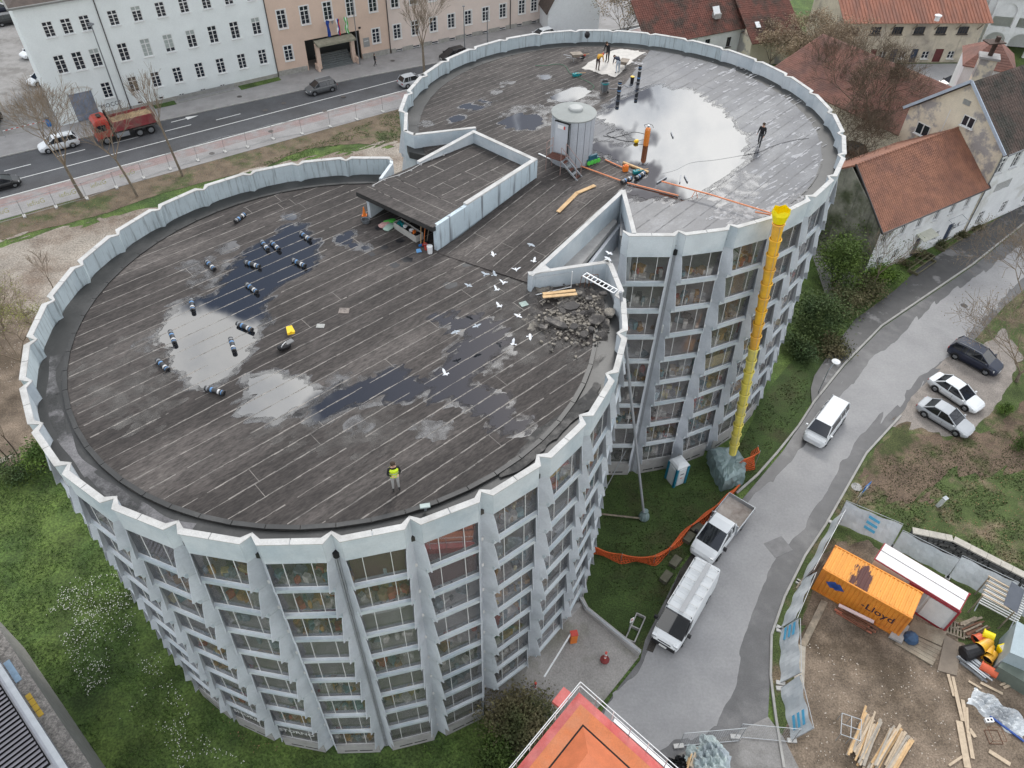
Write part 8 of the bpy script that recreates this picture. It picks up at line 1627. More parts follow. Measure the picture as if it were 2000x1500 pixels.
# boards, slabs and piles
def flat(name, label, cat, pts, z0, z1_, m, group=None):
 q = [P(*p, 0) for p in pts]; a = sum((q[i].x*q[(i+1) % len(q)].y-q[(i+1) % len(q)].x*q[i].y) for i in range(len(q)))
 if a < 0: q.reverse()
 c = sum(q, Vector())/len(q); mb = MB().prism([(p.x-c.x, p.y-c.y, z0) for p in q], [(p.x-c.x, p.y-c.y, z1_) for p in q]); o = mb.build(name, m); o.location = (c.x, c.y, 0); return tag(o, label, cat, group)
PLY = mat('wet_plywood', (.21, .165, .12), .8, .18, 1.2, col2=(.30, .26, .2), fine=.1)
z5 = lambda X, Y: (1440+X/3, 1000+Y/3)
flat('plywood_deck', 'large brown plywood deck between the container and the site hut', 'deck', [z5(1025, 640), z5(1225, 705), z5(1190, 790), z5(985, 700)], .05, .16, PLY)
for k in range(5): a, b = k/5, (k+.93)/5; L0, L1, R0, R1_ = Vector(z5(960, 745)), Vector(z5(920, 775)), Vector(z5(1185, 810)), Vector(z5(1140, 905)); flat('deck_board', 'long muddy deck board before the plywood, %s from the container' % ('first', 'second', 'third', 'fourth', 'fifth')[k], 'board', [tuple(Vector(z5(985, 702)).lerp(L1, a)), tuple(Vector(z5(1195, 800)).lerp(R1_, a)), tuple(Vector(z5(1195, 800)).lerp(R1_, b)), tuple(Vector(z5(985, 702)).lerp(L1, b))], .04, .12, PLY, 'muddy deck boards')
flat('concrete_slab', 'brown concrete slab right of the deck boards', 'slab', [z5(1215, 722), z5(1310, 780), z5(1283, 962), z5(1170, 930)], .02, .09, mat('brown_slab', (.23, .19, .15), .9, .15, 1.5))
flat('concrete_slab', 'upright looking pale slab nearest the container end', 'slab', [z5(935, 650), z5(1000, 680), z5(955, 780), z5(880, 740)], .12, .3, BASEC)
flat('scaffold_board', 'long weathered scaffold board lying beside the white banner', 'board', [z5(490, 518), z5(528, 535), z5(400, 795), z5(362, 778)], .02, .12, WOODO, 'weathered boards by the banner'); flat('scaffold_board', 'pale weathered scaffold board continuing below the first by the banner', 'board', [z5(342, 775), z5(398, 795), z5(388, 1040), z5(328, 1030)], .02, .12, mat('pale_weathered_board', (.42, .38, .32), .9, .2, 3), 'weathered boards by the banner')
BD = [((1235, 950), (1270, 1080), 16), ((1262, 965), (1282, 1055), 16), ((1280, 1055), (1320, 1225), 20), ((1320, 1100), (1380, 1445), 20), ((1345, 1145), (1352, 1300), 12), ((1300, 1225), (1350, 1500), 34), ((1360, 1270), (1395, 1320), 20), ((1355, 990), (1430, 1035), 12), ((1425, 1000), (1555, 1065), 14), ((1475, 1400), (1600, 1480), 22), ((1540, 1015), (1600, 990), 12), ((1560, 1030), (1630, 1000), 14), ((1240, 1485), (1330, 1425), 12)]
NB = ['first', 'second', 'third', 'fourth', 'fifth', 'sixth', 'seventh', 'eighth', 'ninth', 'tenth', 'eleventh', 'twelfth', 'thirteenth']
DES = ['top of the line below the brown slab', 'beside the topmost board of the line', 'joining the top and middle of the line', 'long one leading down to the bottom edge', 'short one crossing the long pale board', 'widest and whitest at the bottom edge', 'little stub right of the long board', 'thin one left of the plastic sheeting', 'thin long one above the plastic sheeting', 'at the lower right on the brown soil', 'under the red pipe, left one', 'under the red pipe, right one', 'thin white one at the bottom edge']
for k, (a, b, w) in enumerate(BD): plank('pale board on the site soil, '+DES[k], P(*z5(*a), .08+.02*(k % 3)), P(*z5(*b), .08+.02*(k % 3)), w/3/30, .05, mat('pale_board', (.50, .40, .29), .8, .15, 4), 'loose boards on the site soil')
rnd = random.Random(14)
def pile(label, u, v, ang, n, L_, spread, m, name='timber_stack', cat='timber stack', layers=4):
 c = P(u, v, 0); t = thing(name, label, cat, tuple(c), ang)
 for k in range(n):
  y = rnd.uniform(-spread, spread); z = .06+(k % layers)*.09; a = rnd.uniform(-.09, .09); l2 = L_*rnd.uniform(.55, 1)/2; x0 = rnd.uniform(-.3, .3)
  MB().beam((x0-l2, y-a*l2, z), (x0+l2, y+a*l2, z+rnd.uniform(-.03, .05)), rnd.uniform(.09, .16), .06).build('board', m[k % len(m)], t)
wb_ = [mat('pale_board', (0, 0, 0)), WOODN, mat('grey_timber', (.36, .32, .27), .85, .15, 4)]
ang1 = math.atan2((P(*z5(790, 1170))-P(*z5(670, 1450))).y, (P(*z5(790, 1170))-P(*z5(670, 1450))).x)
pile('tall loose stack of pale boards beside the metal rack', *z5(740, 1330), ang1, 34, 3.4, .5, wb_); ang2 = math.atan2((P(*z5(950, 1290))-P(*z5(830, 1500))).y, (P(*z5(950, 1290))-P(*z5(830, 1500))).x); pile('second stack of pale boards cut by the bottom edge', *z5(900, 1410), ang2, 30, 3.6, .6, wb_)
ang3 = math.atan2((P(*z5(500, 290))-P(*z5(370, 480))).y, (P(*z5(500, 290))-P(*z5(370, 480))).x); pile('bundle of dark brown timbers leaning between the banner and container', *z5(430, 380), ang3, 18, 3.6, .3, [mat('dark_timber', (.10, .06, .045), .8, .2), WOODO])
pile('heap of terracotta pipes and bars along the container', *z5(690, 630), math.atan2(dc.y, dc.x), 22, 2.4, .35, [mat('terracotta', (.45, .16, .10), .8, .1), mat('rusty_bar', (0, 0, 0))], 'pipe_heap', 'pipe heap'); plank('white and pink striped beam resting along the container side', P(*z5(595, 545), .9), P(*z5(800, 645), .9), .22, .08, mat('white_pink', (.62, .5, .5), .6, .1))
pile('heap of rusty bars behind the wooden pallet', *z5(1375, 680), .4, 26, 1.8, .5, [mat('rusty_bar', (0, 0, 0)), WOODO], 'scrap_heap', 'scrap heap')
pile('tangled heap of grey fence frames below the black bin', *z5(1400, 920), -.9, 22, 2.0, .45, [STEEL], 'frame_heap', 'frame heap')
pa_ = thing('pallet', 'wooden pallet right of the red trimmed hut corner', 'pallet', tuple(P(*z5(1278, 690))), math.atan2(dc.y, dc.x)+.2)
for k in range(6): MB().box((-.5+k*.2, 0, .13), (.11, 1.1, .025)).build('slat', WOODO, pa_)
for y in (-.5, 0, .5): MB().box((0, y, .06), (1.15, .1, .1)).build('runner', WOODO, pa_)
rk = thing('metal_rack', 'grey metal frame rack standing left of the pale board stack', 'rack', tuple(P(*z5(575, 1340))), math.atan2((P(*z5(650, 1360))-P(*z5(565, 1330))).y, (P(*z5(650, 1360))-P(*z5(565, 1330))).x))
for x in (0, .55, 1.1): MB().path([(x, 0, .05), (x, 0, 1.0), (x, 1.3, 1.0), (x, 1.3, .05)], .025).build('upright', STEEL, rk)
for y in (0, .65, 1.3): MB().tube((0, y, 1.0), (1.1, y, 1.0), .025).build('cross_bar', STEEL, rk)
fs_ = thing('fence_stack', 'stack of pale grey fence frames leaning at the back of the site', 'fence stack', tuple(P(*z5(1500, 640))), math.atan2(dc.y, dc.x))
for k in range(12): MB().beam((-1.3, .1+k*.17, .9+k*.05), (1.1, .1+k*.17, .9+k*.05), .07, .07).build('frame_bar', FRAMEW, fs_)
for x in (-1.2, 1.0): MB().beam((x, 0, .0), (x, 2.2, 1.4), .06, .06).build('support', STEEL, fs_)
rf = thing('rafter_frame', 'row of pale roof battens beside a dark sheet behind the hut', 'frame', tuple(P(*z5(1340, 590))), math.atan2(dc.y, dc.x))
for k in range(5): MB().beam((0, .1+k*.42, 2.3), (1.7, .1+k*.42, 2.2), .09, .08).build('batten', mat('pale_board', (0, 0, 0)), rf)
MB().prism([(1.3, .2, 2.3), (2.2, .2, 2.1), (2.2, 2.2, 2.2), (1.3, 2.2, 2.4)], [(1.3, .2, 2.33), (2.2, .2, 2.13), (2.2, 2.2, 2.23), (1.3, 2.2, 2.43)]).build('dark_sheet', mat('slate_sheet', (.09, .10, .12), .6, .1), rf)
for x, y in ((.1, .1), (2.0, .1), (.1, 1.8), (2.0, 1.8)): MB().tube((x, y, 0), (x, y, 2.2), .05).build('post', WOODO, rf)
# loose chute segments and tubs
zY = lambda X, Y: (1840+X/10.71, 1180+Y/10.71)
def seg(label, a, b, r0, r1, z, m, group='loose chute segments in the corner'):
 A, B = P(*zY(*a), z), P(*zY(*b), z+.1); t = thing('chute_part', label, 'chute segment', tuple(A), 0, group); d = (B-A); L_ = d.length; d.normalize(); x = d.cross(Vector((0, 0, 1))).normalized(); y = d.cross(x); M = Matrix((x, y, d)).transposed()
 MB().lathe([(r0+.05, 0), (r0+.05, .07), (r0, .08), (r1, L_), (r1-.03, L_), (r0-.03, .05)], (0, 0, 0), 18, axis=M, cap=False).build('tube', m, t); MB().lathe([(r0-.05, .1), (r0-.08, .12)], (0, 0, 0), 18, axis=M).build('inner_shade', DARK, t)
CR2 = mat('chute_red', (.62, .12, .05), .5, .08); seg('orange yellow chute segment lying uppermost in the pile', (780, 920), (1010, 760), .34, .27, .65, CO); seg('orange yellow chute segment with its dark mouth toward the viewer', (950, 1060), (1010, 860), .30, .26, .45, CO); seg('light red chute segment behind the yellow ones', (700, 760), (830, 690), .34, .30, .5, CR2)
seg('long red tube segment in front of the pile', (800, 1280), (1160, 1480), .30, .27, .3, CR2); seg('yellow orange chute segment sloping at the front right', (930, 1180), (1090, 1020), .33, .27, .3, CO); seg('yellow chute hopper lying behind at the top', (860, 600), (1100, 700), .26, .24, .9, mat('bright_yellow', (0, 0, 0)))
hb_ = thing('hopper', 'yellow chute hopper with a pale open square mouth', 'hopper', tuple(P(*zY(1230, 1080), .1)), .3); MB().prism([(-.25, -.25, 0), (.25, -.25, 0), (.25, .25, 0), (-.25, .25, 0)], [(-.45, -.4, .85), (.45, -.4, .85), (.45, .4, .95), (-.45, .4, .95)]).build('funnel', mat('bright_yellow', (0, 0, 0)), hb_); MB().box((0, 0, .93), (.75, .65, .06)).build('mouth', mat('pale_lining', (.62, .56, .42), .6, .05), hb_)
bb = thing('rubbish_bin', 'big black plastic bin tipped beside the yellow chute segments', 'bin', tuple(P(*zY(560, 1060), .0)), .3); MB().loft([[(x, cos(a)*w, .5+sin(a)*w*.9) for a in [2*pi*i/12 for i in range(12)]] for x, w in ((-.7, .40), (-.6, .5), (.5, .42), (.85, .3))]).build('bin_body', BLACKP, bb); MB().lathe([(.12, -.05), (.12, .05)], (-.5, -.5, .12), 10, axis=Matrix.Rotation(pi/2, 3, 'X')).build('wheel', RUBBER, bb)
bl = thing('tarp_bundle', 'crumpled dark blue tarpaulin bundle on the plywood deck', 'tarpaulin', tuple(P(*z5(1012, 745), .12))); rnd = random.Random(77); MB().lathe([(.45, 0), (.5, .15), (.4, .4), (.2, .55), (.05, .6)], (0, 0, 0), 9).build('tarpaulin', mat('dark_blue_tarp', (.03, .07, .14), .5, .1), bl)
def sheet_heap(label, c, ax, L_, W_, h_, m, seed, name='plastic_sheeting', cat='plastic sheet'):
 rnd = random.Random(seed); t = thing(name, label, cat, tuple(c), ax); nx, ny = 30, 14; vs = []
 for i in range(nx+1):
  for j in range(ny+1):
   x, y = (i/nx-.5)*L_, (j/ny-.5)*W_*(1+.2*sin(i*.5+seed)); e = min(1, 5*min(i/nx, 1-i/nx))*sin(pi*j/ny)**.6; vs.append((x+rnd.uniform(-.06, .06), y, .02+h_*e*(.55+.45*sin(i*.9+j*.7+seed)*sin(j*1.1-i*.3)+rnd.uniform(-.12, .12))))
 MB().add(vs, [(i*(ny+1)+j, (i+1)*(ny+1)+j, (i+1)*(ny+1)+j+1, i*(ny+1)+j+1) for i in range(nx) for j in range(ny)]).build('sheet', m, t)
PLS = mat('milky_plastic', (.52, .55, .57), .35, .15, 1.5, col2=(.38, .40, .42), gloss=.04, grough=.25); a_s = P(*z5(1370, 1070)); b_s = P(*z5(1690, 1280)); sheet_heap('long heap of crumpled milky plastic sheeting at the right edge', (a_s+b_s)/2, math.atan2((b_s-a_s).y, (b_s-a_s).x), (b_s-a_s).length, 1.5, .5, PLS, 3); plank('dark blue edged board under the milky sheeting', P(*z5(1480, 1195), .1), P(*z5(1680, 1345), .1), .1, .1, mat('emblem_blue', (0, 0, 0)))
sheet_heap('crumpled pale sheeting over a pile of boards at the bottom edge', P(1380, 1482), .6, 2.6, 2.0, .7, mat('pale_green_sheeting', (.42, .49, .48), .4, .12, 1.5, col2=(.3, .34, .38), gloss=.03, grough=.3), 9); sheet_heap('black plastic sack heap left of the pale sheeting', P(1325, 1494), .3, 1.2, .9, .5, BLACKP, 5, 'sack_heap', 'sack'); pile('short pale boards poking out beneath the bottom sheeting', 1345, 1488, 1.1, 8, 1.6, .25, wb_)
sc_ = thing('metal_stand', 'small rusty red metal frame lying on the soil below the sheeting', 'frame', tuple(P(*z5(1500, 1320)))); MB().path([(-.4, -.4, .05), (.4, -.4, .05), (.4, .4, .05), (-.4, .4, .05), (-.4, -.4, .05), (-.4, -.4, .5), (-.4, .4, .5), (.4, .4, .5), (.4, -.4, .5), (-.4, -.4, .5)], .02).build('frame', mat('rusty_bar', (0, 0, 0)), sc_)
cb = thing('hollow_block', 'white hollow block beside the plastic sheeting', 'block', tuple(P(*z5(1470, 1225))), .1); MB().box((0, 0, .1), (.5, .25, .2)).build('block', WHITEP, cb); MB().box((-.1, 0, .201), (.12, .12, .004)).box((.12, 0, .201), (.12, .12, .004)).build('hollow', DARK, cb)
for i, (pp, m, l, h_) in enumerate((([z5(1640, 640), z5(1740, 700), z5(1740, 880), z5(1600, 820)], mat('pale_blue_roof', (.36, .43, .46), .6, .08, 1.5), 'pale blue grey site container at the right edge', 2.4), ([z5(1585, 850), z5(1740, 920), z5(1740, 1030), z5(1530, 905)], mat('grey_green_sheet', (.13, .155, .13), .7, .1, 2), 'low dark green grey container in front of the pale one', 1.2))):
 q = [P(*p, h_) for p in pp]; c = sum(q, Vector())/4; t = thing('site_container', l, 'container', (c.x, c.y, 0)); a = sum((q[i_].x*q[(i_+1) % 4].y-q[(i_+1) % 4].x*q[i_].y) for i_ in range(4)); q = q if a > 0 else q[::-1]
 MB().prism([(p.x, p.y, 0) for p in q], [(p.x, p.y, h_-.05) for p in q]).build('body', m, t, world=True); MB().prism([(c.x+(p.x-c.x)*1.03, c.y+(p.y-c.y)*1.03, h_-.05) for p in q], [(c.x+(p.x-c.x)*1.03, c.y+(p.y-c.y)*1.03, h_) for p in q]).build('lid', m, t, world=True)
# stone wall behind the site
sw = thing('stone_wall', 'old mossy cobbled stone wall with pale coping between site and lawn', 'wall', tuple(P(1770, 1060))); wp_ = [(1768, 1062), (1845, 1078), (1935, 1125), (2060, 1190)]; STN = [mat('cobble_dark', (.085, .085, .085), .9, .3, 3), mat('cobble_grey', (.16, .155, .15), .9, .3, 3)]; CPS = mat('pale_wall_coping', (.45, .42, .37), .9, .15, 2, fine=.15)
rnd = random.Random(6)
for a, b in zip(wp_, wp_[1:]):
 A, B = P(*a), P(*b); d = (B-A).normalized(); n = Vector((d.y, -d.x, 0)); L_ = (B-A).length; q = MB(); wall(q, A, B, 0, 0, 1.35, 1.35, .35, 1); q.build('wall_core', STN[0], sw, world=True)
 k = 0
 while k < L_-.1:
  w = min(rnd.uniform(.7, 1.2), L_-k); c = A+d*(k+w/2)-n*.18+Vector((0, 0, 1.41)); MB().box(tuple(c), (w-.02, .52, .12), math.atan2(d.y, d.x)).build('coping_stone', CPS, sw, world=True); k += w
 k = 0; bank = MB()
 while k < L_:
  for r in range(5): w = rnd.uniform(.22, .4); MB().box(tuple(A+d*(k+w/2+(r % 2)*.12)+n*(.08+.03*rnd.random())+Vector((0, 0, .16+r*.25))), (w*.92, .16, .22), math.atan2(d.y, d.x)).build('wall_stone', STN[r % 2], sw, world=True)
  k += .36
# bottom right red roof with rail
ZR = 11.0; rp = [P(1131, 1352, ZR), P(985, 1530, ZR), P(1150, 1700, ZR), P(1330, 1530, ZR)]; rdk = thing('red_roof_building', 'bright red and orange roof terrace with a white rail cut by the bottom edge', 'building', (rp[0].x, rp[0].y, 0))
cR = sum(rp, Vector())/4; sc2 = lambda k, z: [(cR.x+(p.x-cR.x)*k, cR.y+(p.y-cR.y)*k, z) for p in rp]
MB().prism(sc2(.9, 0), sc2(.9, ZR-.4)).build('wall', mat('grey_wall', (.4, .4, .4), .8, .1), rdk, world=True); RDK = mat('glossy_red_roof', (.52, .07, .06), .45, .12, 1.5, col2=(.6, .16, .14), gloss=.03); ORK = mat('orange_roof', (.56, .17, .06), .6, .08, 1, col2=(.5, .2, .1))
MB().prism(sc2(1.0, ZR-.4), sc2(1.0, ZR)).build('roof_border', RDK, rdk, world=True); MB().prism(sc2(.84, ZR), sc2(.84, ZR+.12)).build('inner_roof', ORK, rdk, world=True); MB().prism(sc2(.60, ZR+.12), sc2(.60, ZR+.14)).build('gutter_slot', DARK, rdk, world=True); q = sc2(.57, ZR+.14); MB().prism(q, [(p[0]*.35+cR.x*.65, p[1]*.35+cR.y*.65, ZR+.9) for p in q]).build('pyramid_roof', mat('orange_roof_inner', (.54, .16, .07), .65, .12, 2), rdk, world=True)
pr_ = P(1098, 1362, ZR); MB().box((pr_.x, pr_.y, ZR-.1), (.9, .5, .2), .9).build('gutter_box', RDK, rdk, world=True);
e0, e1, e2 = Vector(sc2(1.02, ZR)[0]), Vector(sc2(1.02, ZR)[1]), Vector(sc2(1.02, ZR)[3])
for z in (.55, .95):
 for a, b in ((e0, e1), (e0, e2)): MB().tube(a+Vector((0, 0, z)), b+Vector((0, 0, z)), .022).build('rail', WHITEP, rdk, world=True)
for a, b in ((e0, e1), (e0, e2)):
 for k in range(7): p = a.lerp(b, k/6); MB().tube(p, p+Vector((0, 0, .95)), .02).build('post', STEEL if k % 2 else WHITEP, rdk, world=True)
g0, g1_ = Vector(sc2(1.08, ZR)[0]), Vector(sc2(1.08, ZR)[3]); MB().prism([g0.lerp(g1_, .35)+Vector((0, 0, -.5)), g1_+Vector((0, 0, -.5)), e2+Vector((0, 0, -.5)), e0.lerp(e2, .35)+Vector((0, 0, -.5))], [g0.lerp(g1_, .35), g1_, e2, e0.lerp(e2, .35)]).build('white_fascia', WHITEP, rdk, world=True)
# bottom left flat roof with louvres
ZL = 6.0; lvt = thing('flat_roof_building', 'flat roofed building with grey louvres and a gravel edge at the bottom left corner', 'building', tuple(P(0, 1290, 0)))
A, B = P(-40, 1170, ZL), P(200, 1530, ZL); dl = (B-A).normalized(); nl_ = Vector((-dl.y, dl.x, 0)); nl_ = nl_ if nl_.x < 0 else -nl_; Ll = (B-A).length
GRV = mat('roof_gravel', (.28, .26, .24), .95, .4, 9, col2=(.16, .15, .14), fine=.5, bump=1, bscale=30)
def LV(s, t, z): p = A+dl*s+nl_*t; return Vector((p.x, p.y, z))
def lvbox(name, s0, s1, t0, t1, z0, z1_, m): q = [LV(s0, t0, 0), LV(s1, t0, 0), LV(s1, t1, 0), LV(s0, t1, 0)]; return MB().prism([(p.x, p.y, z0) for p in q], [(p.x, p.y, z1_) for p in q]).build(name, m, lvt, world=True)
lvbox('wall', 0, Ll, .02, 12, 0, ZL-.02, BASEC); lvbox('gravel_bed', 0, Ll, 0, .75, ZL-.02, ZL+.02, GRV); lvbox('parapet', 0, Ll, .75, 1.12, ZL-.02, ZL+.7, mat('lead_grey_parapet', (.33, .34, .37), .6, .08)); lvbox('parapet_cap', 0, Ll, .72, 1.0, ZL+.7, ZL+.76, STEEL); lvbox('roof', 0, Ll, 1.12, 12, ZL-.02, ZL+.3, mat('grey_roof_sheet', (.34, .34, .36), .6, .06, 1))
SLM = mat('grey_slat', (.27, .26, .285), .6, .08, 2)
for k in range(34):
 s = Ll*.2+k*.27; t0, t1 = 1.3, 4.6; q = [LV(s, t0, ZL+.34), LV(s, t1, ZL+.34), LV(s+.22, t1, ZL+.46), LV(s+.22, t0, ZL+.46)]; MB().prism(q, [p+Vector((0, 0, .03)) for p in q]).build('louvre_slat', SLM, lvt, world=True)
lvbox('louvre_bed', Ll*.19, Ll*.2+34*.27, 1.25, 4.65, ZL+.3, ZL+.315, DARK)
for k in range(4): lvbox('yellow_mat', Ll*.52+k*.42, Ll*.52+k*.42+.38, .42, .68, ZL+.02, ZL+.06, mat('ochre_mat', (.55, .36, .05), .8, .1))
lvbox('blue_sheet', Ll*.34, Ll*.34+1.6, .38, .7, ZL+.02, ZL+.07, mat('pale_blue_sheet', (.25, .36, .48), .6, .15, 5))
# ================================================================ goods stored behind the glass
rnd = random.Random(99); pal = [(.62, .52, .40), (.45, .32, .2), (.75, .75, .72), (.2, .2, .2), (.34, .42, .45), (.6, .38, .16), (.5, .14, .1), (.65, .57, .28), (.25, .42, .45), (.82, .8, .76)]
gm = [mat('stored_goods_%s' % n, c, .8, .25, 5) for n, c in zip(('cardboard', 'brown', 'pale', 'black', 'slate', 'ochre', 'rust', 'mustard', 'teal', 'white'), pal)]
def goods(root, c, R, h, sg, ks, dz, name):
 mb = MB()
 for k in ks:
  F, ch = facet(c, R, h, sg, k)
  for r in range(9):
   if (sg > 0 and (k, r) in skip1) or rnd.random() < .22: continue
   z = ZB[r]+dz-.06; dens = rnd.random()
   for j in range(int(4+dens*26)):
    x = rnd.uniform(.35, ch-.35); s = rnd.uniform(.12, .5)*(1.3 if dens < .3 else .9); hh = rnd.uniform(.08, .75)*(1-.3*dens); d = rnd.uniform(-.8, -.1)-s*.6
    p = F(x, D0+d, z+hh/2+.004); i = rnd.choice(range(10)) if dens > .4 else rnd.choice((2, 3, 4, 9))
    if rnd.random() < .25: mb.lathe([(s*.4, -hh/2), (s*.5, 0), (s*.35, hh/2)], p, 7, mi=i)
    else: mb.box(p, (s, s*rnd.uniform(.5, 1.2), hh), rnd.uniform(0, 3), mi=i)
 o = mb.build(name, gm, root, world=True); o['kind'] = 'stuff'
goods(g1, C1, R1, H1, 1, range(10, 24), 0, 'stored_goods'); goods(g2, C2, R2, H2, -1, range(12, 23), .25, 'stored_goods')
def hull(label, cidx, r, fx, m, L_=1.7, W_=.75, H_=.55, drop=-.75, cat='car', name='stored_car', lift=0, rz=0):
 root, c, R, h, sg, k, dz = cidx; F, ch = facet(c, R, h, sg, k); p = F(ch*fx, drop, ZB[r]+dz-.05+lift); a, b = F(0, 0, 0), F(1, 0, 0); t = thing(name, label, cat, tuple(p), math.atan2((b-a).y, (b-a).x)+rz)
 sec = [[(x*L_/2, -w*W_/2, .05), (x*L_/2, -w*W_/2*1.0, H_*.4*t_), (x*L_/2, -w*W_/2*.8, H_*t_), (x*L_/2, w*W_/2*.8, H_*t_), (x*L_/2, w*W_/2, H_*.4*t_), (x*L_/2, w*W_/2, .05)] for x, w, t_ in ((-1, .6, .45), (-.85, .92, .62), (-.4, 1, .8), (-.2, 1, 1), (.3, 1, 1), (.5, 1, .75), (.9, .9, .6), (1, .6, .45))]
 MB().loft(sec).build('body', m, t, smooth=True); MB().box((.05, 0, H_*.86), (L_*.42, W_*.72, .1)).build('window', CGLASS, t); return t
L1 = lambda k: (g1, C1, R1, H1, 1, k, 0); L2_ = lambda k: (g2, C2, R2, H2, -1, k, .25)
hull('white rounded vehicle shell behind the top window of the second bay from the left drainpipe', L1(17), 2, .45, WHITEP); hull('white vehicle shell lower in the bay above the stacked trinkets', L1(17), 3, .4, WHITEP); hull('white vehicle shell behind the third window down, right of the drainpipe', L1(16), 2, .5, WHITEP); hull('white shell behind the fourth window, left of the drainpipe', L1(15), 3, .75, WHITEP)
hull('white boat shaped hull behind the top window right of the far drainpipe', L2_(20), 0, .45, WHITEP, cat='boat', name='stored_boat'); hull('dark red vehicle nose behind the third window in the middle bay', L1(15), 2, .6, mat('dark_red_gloss', (.22, .03, .05), .4, .05)); hull('bright red kart shape behind a low window of the far round building', L2_(20), 6, .45, RED)
for lb, ci, r, m in (('yellow curved slide behind the topmost right window of the near building', L1(19), 0, YELLOW), ('ochre bench slab behind a low left window', L1(14), 4, mat('ochre_slab', (.5, .31, .08), .7, .1))):
 root, c, R, h, sg, k, dz = ci; F, ch = facet(c, R, h, sg, k); p = F(.4, -.2, ZB[r]+.3); t = thing('stored_slide', lb, 'slide', tuple(p), 0); q = [F(.45+i*.26, -.25-.1*sin(i), ZB[r]+.15+.12*i+(.1*sin(i*1.2))) for i in range(9)]
 mb = MB(); [mb.beam(a, b, .32, .1) for a, b in zip(q, q[1:])]; mb.build('slide_bed', m, t, world=True); MB().tube(q[-1], q[-1]-Vector((0, 0, 1.0)), .03).build('slide_leg', STEEL, t, world=True)
def board(label, ci, r, m, x0, x1, zf0, zf1, name='window_board'):
 root, c, R, h, sg, k, dz = ci; F, ch = facet(c, R, h, sg, k); z0, z1_ = ZB[r]+dz+.03+zf0*1.7, ZB[r]+dz+.03+zf1*1.65
 o = MB().prism([F(x0*ch, D0-.2, z0), F(x1*ch, D0-.2, z0), F(x1*ch, D0-.17, z0), F(x0*ch, D0-.17, z0)], [F(x0*ch, D0-.2, z1_), F(x1*ch, D0-.2, z1_), F(x1*ch, D0-.17, z1_), F(x0*ch, D0-.17, z1_)]).build(name, m, root, world=True)
RBN = mat('red_brown_curtain', (.15, .085, .08), .8, .12, 2); GBD = mat('grey_board_infill', (.20, .205, .20), .8, .08); OLV = mat('olive_board', (.33, .31, .19), .8, .1); CBD = mat('cream_board', (.52, .46, .34), .8, .1, 3)
board('', L1(16), 0, RBN, .14, .88, .0, .97); board('', L1(17), 0, RBN, .14, .88, 0, .97); board('', L1(17), 1, RBN, .14, .88, 0, .97); board('', L1(18), 1, GBD, .14, .88, 0, .97); board('', L1(18), 1, OLV, .32, .72, .02, .93); board('', L1(19), 1, GBD, .14, .88, 0, .97); board('', L2_(19), 2, GBD, .14, .88, 0, .97); board('', L2_(17), 0, GBD, .14, .88, 0, .97); board('', L2_(20), 4, CBD, .14, .88, 0, .62); board('', L2_(13), 2, GBD, .14, .88, 0, .9)
# downpipes in two folds
for ci, k, nm in ((L1(16), 16, 'a'), (L2_(21), 22, 'b')):
 root, c, R, h, sg, _, dz = ci; v = valley(c, R, h, sg, k); o = (v-Vector((c[0], c[1], 0))).normalized(); zt_ = 20.15+dz
 for s in (-.05, .05): q = v+o*.13+Vector((-o.y, o.x, 0))*s; MB().tube(q, q+Vector((0, 0, zt_-.05)), .04, .04, 6).build('downpipe', mat('grey_pipe', (0, 0, 0)), root, world=True)
 MB().lathe([(.14, -.16), (.14, .16)], tuple(v+o*.1+Vector((0, 0, zt_+.08))), 10).build('outlet', DARK, root, world=True)
for i, (ci, r, t_) in enumerate(((L1(13), 8, 'ƧИOЯM'), (L1(14), 8, 'STORNO'))):
 root, c, R, h, sg, k, dz = ci; F, ch = facet(c, R, h, sg, k); e = F(1, 0, 0)-F(0, 0, 0); n = F(0, 1, 0)-F(0, 0, 0)
 g = text_mb('SNORM' if i == 0 else 'STORNO', .52, .004); xform(g, frame(F(ch*.45, D0+.0, ZB[8]+.95 if i else ZB[8]+1.0), e, (0, 0, 1))); g.build('graffiti', FRAMEW, root, world=True)
root, c, R, h, sg, k, dz = L1(14); F, ch = facet(c, R, h, sg, k); g = text_mb('TK', .4, .004); xform(g, frame(F(.16, .24, .8), F(.31, .36, 0)-F(0, 0, 0), (0, 0, 1))); g.build('graffiti', BLACKP, root, world=True)
# ================================================================ grass tufts, daisies, litter
def scatter(name, m, label, cat, polys, n, fn, seed, z=.005):
 rnd = random.Random(seed); mb = MB(); Q = [[xy(P(*p)) for p in pl] for pl in polys]; bb = [(min(p[0] for p in q), max(p[0] for p in q), min(p[1] for p in q), max(p[1] for p in q)) for q in Q]; ar = [(b[1]-b[0])*(b[3]-b[2]) for b in bb]; T = sum(ar)
 for q, b, a in zip(Q, bb, ar):
  for _ in range(int(n*a/T)):
   x, y = rnd.uniform(b[0], b[1]), rnd.uniform(b[2], b[3])
   if inside((x, y), q) and (Vector((x, y))-Vector(C1)).length > R1+.55 and (Vector((x, y))-Vector(C2)).length > R2+.55: fn(mb, x, y, rnd)
 return stuff(name, mb, m, label, cat)
def blade(mb, x, y, rnd):
 s = rnd.uniform(.05, .13); a = rnd.uniform(0, 6.3); c, d = cos(a), sin(a)
 if float(vnoise(np.array(x*.7+40), np.array(y*.7+40), 3)) < .32: return
 for k in range(2):
  o = rnd.uniform(-.06, .06); l = rnd.uniform(-.6, .6); mb.v += [(x+o-c*s*.35, y-d*s*.35, .004), (x+o+c*s*.35, y+d*s*.35, .004), (x+o+d*s*l, y-c*s*l, s*rnd.uniform(.5, 1))]; n_ = len(mb.v); mb.f.append((n_-3, n_-2, n_-1)); mb.m.append(0)
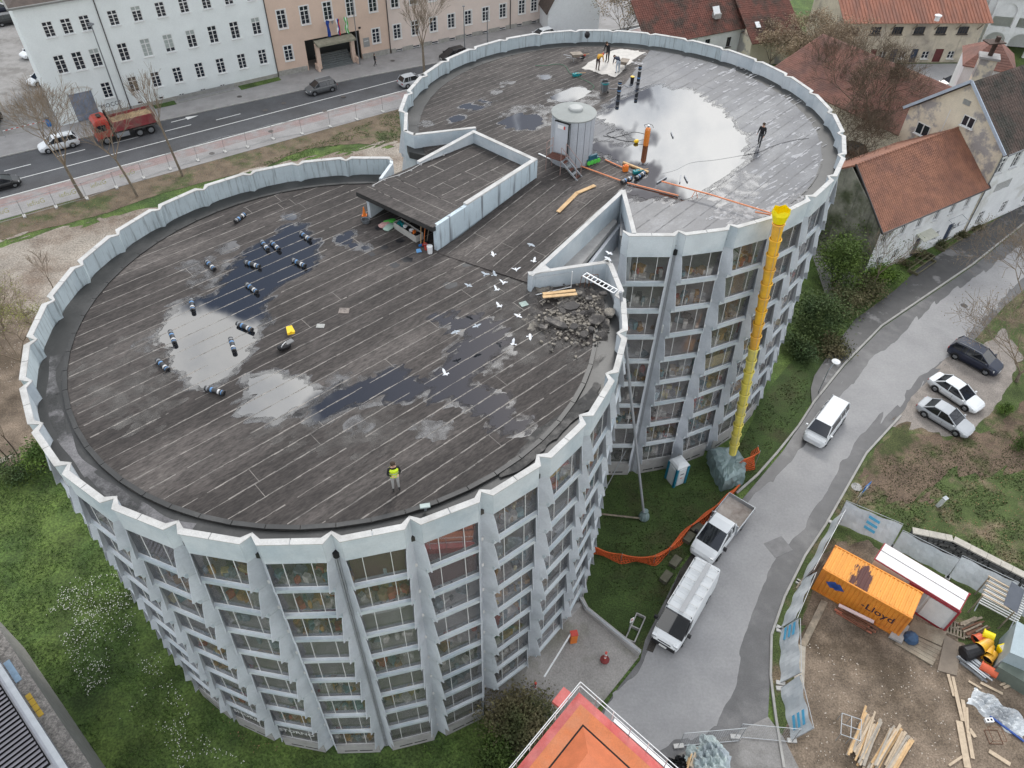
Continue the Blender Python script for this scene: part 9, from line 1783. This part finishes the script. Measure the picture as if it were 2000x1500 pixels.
LAWN = [(-20, 905), (110, 915), (450, 1420), (700, 1500), (940, 1420), (960, 1520), (150, 1520), (0, 1290), (-60, 1200)]
GB1 = mat('grass_blades', (.085, .15, .03), .8, .4, .8, col2=(.05, .10, .022), fine=.3); GB2 = mat('grass_blades_dull', (.05, .08, .02), .8, .4, .8, col2=(.09, .09, .035), fine=.3)
scatter('grass_tufts', GB1, 'short green grass of the near left lawn', 'grass', [LAWN], 60000, blade, 1)
scatter('grass_tufts', GB2, 'short dull grass on the right lawns', 'grass', [[(1700, 900), (2000, 830), (2000, 1160), (1900, 1120), (1770, 1055), (1620, 1010)]], 26000, blade, 2)
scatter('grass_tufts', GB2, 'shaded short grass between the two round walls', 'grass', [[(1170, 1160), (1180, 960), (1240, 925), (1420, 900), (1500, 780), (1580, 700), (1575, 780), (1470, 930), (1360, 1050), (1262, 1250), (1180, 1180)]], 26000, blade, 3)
scatter('grass_tufts', GB1, 'green grass strip along the street fence', 'grass', [[(480, 330), (560, 300), (790, 212), (790, 272), (640, 300)]], 16000, blade, 4)
def daisy(mb, x, y, rnd):
 if float(fbm(np.array(x*.55+7), np.array(y*.55+3), 8, 3)) < .44+rnd.random()*.25: return
 s = rnd.uniform(.013, .028); z = rnd.uniform(.05, .1); mb.add([(x-s, y-s, z), (x+s, y-s, z), (x+s, y+s, z+.01), (x-s, y+s, z+.01)], [(0, 1, 2, 3)])
scatter('daisies', mat('daisy_white', (.62, .62, .56), .8, .1), 'white daisies sprinkled over the near left lawn', 'flowers', [[(130, 1130), (240, 1120), (330, 1320), (420, 1460), (520, 1500), (330, 1500), (180, 1380), (90, 1200)]], 9000, daisy, 5)
def litter(mb, x, y, rnd):
 s = rnd.uniform(.03, .09); a = rnd.uniform(0, 3); mb.box((x, y, .025), (s, s*.6, .02), a)
scatter('leaf_litter_bits', mat('dry_leaves', (.30, .19, .10), .9, .4, 6, col2=(.16, .10, .06)), 'dry brown leaves along the soil strip and lawns', 'leaves', [[(0, 480), (150, 425), (300, 380), (480, 320), (700, 270), (780, 250), (780, 225), (560, 275), (300, 350), (0, 440)], [(1700, 1000), (2000, 900), (2000, 1150), (1750, 1050)], [(330, 1290), (480, 1420), (560, 1470), (480, 1470)]], 9000, litter, 6)
scatter('rubble_bits', mat('pale_stones', (.48, .43, .37), .9, .3, 6), 'pale stones and wood chips on the rubble ground', 'rubble', [[(0, 500), (250, 425), (480, 345), (780, 265), (790, 310), (300, 410), (120, 620), (50, 700), (0, 780)], [(1570, 1240), (1700, 1300), (1850, 1300), (1900, 1500), (1560, 1500)]], 8000, litter, 7)
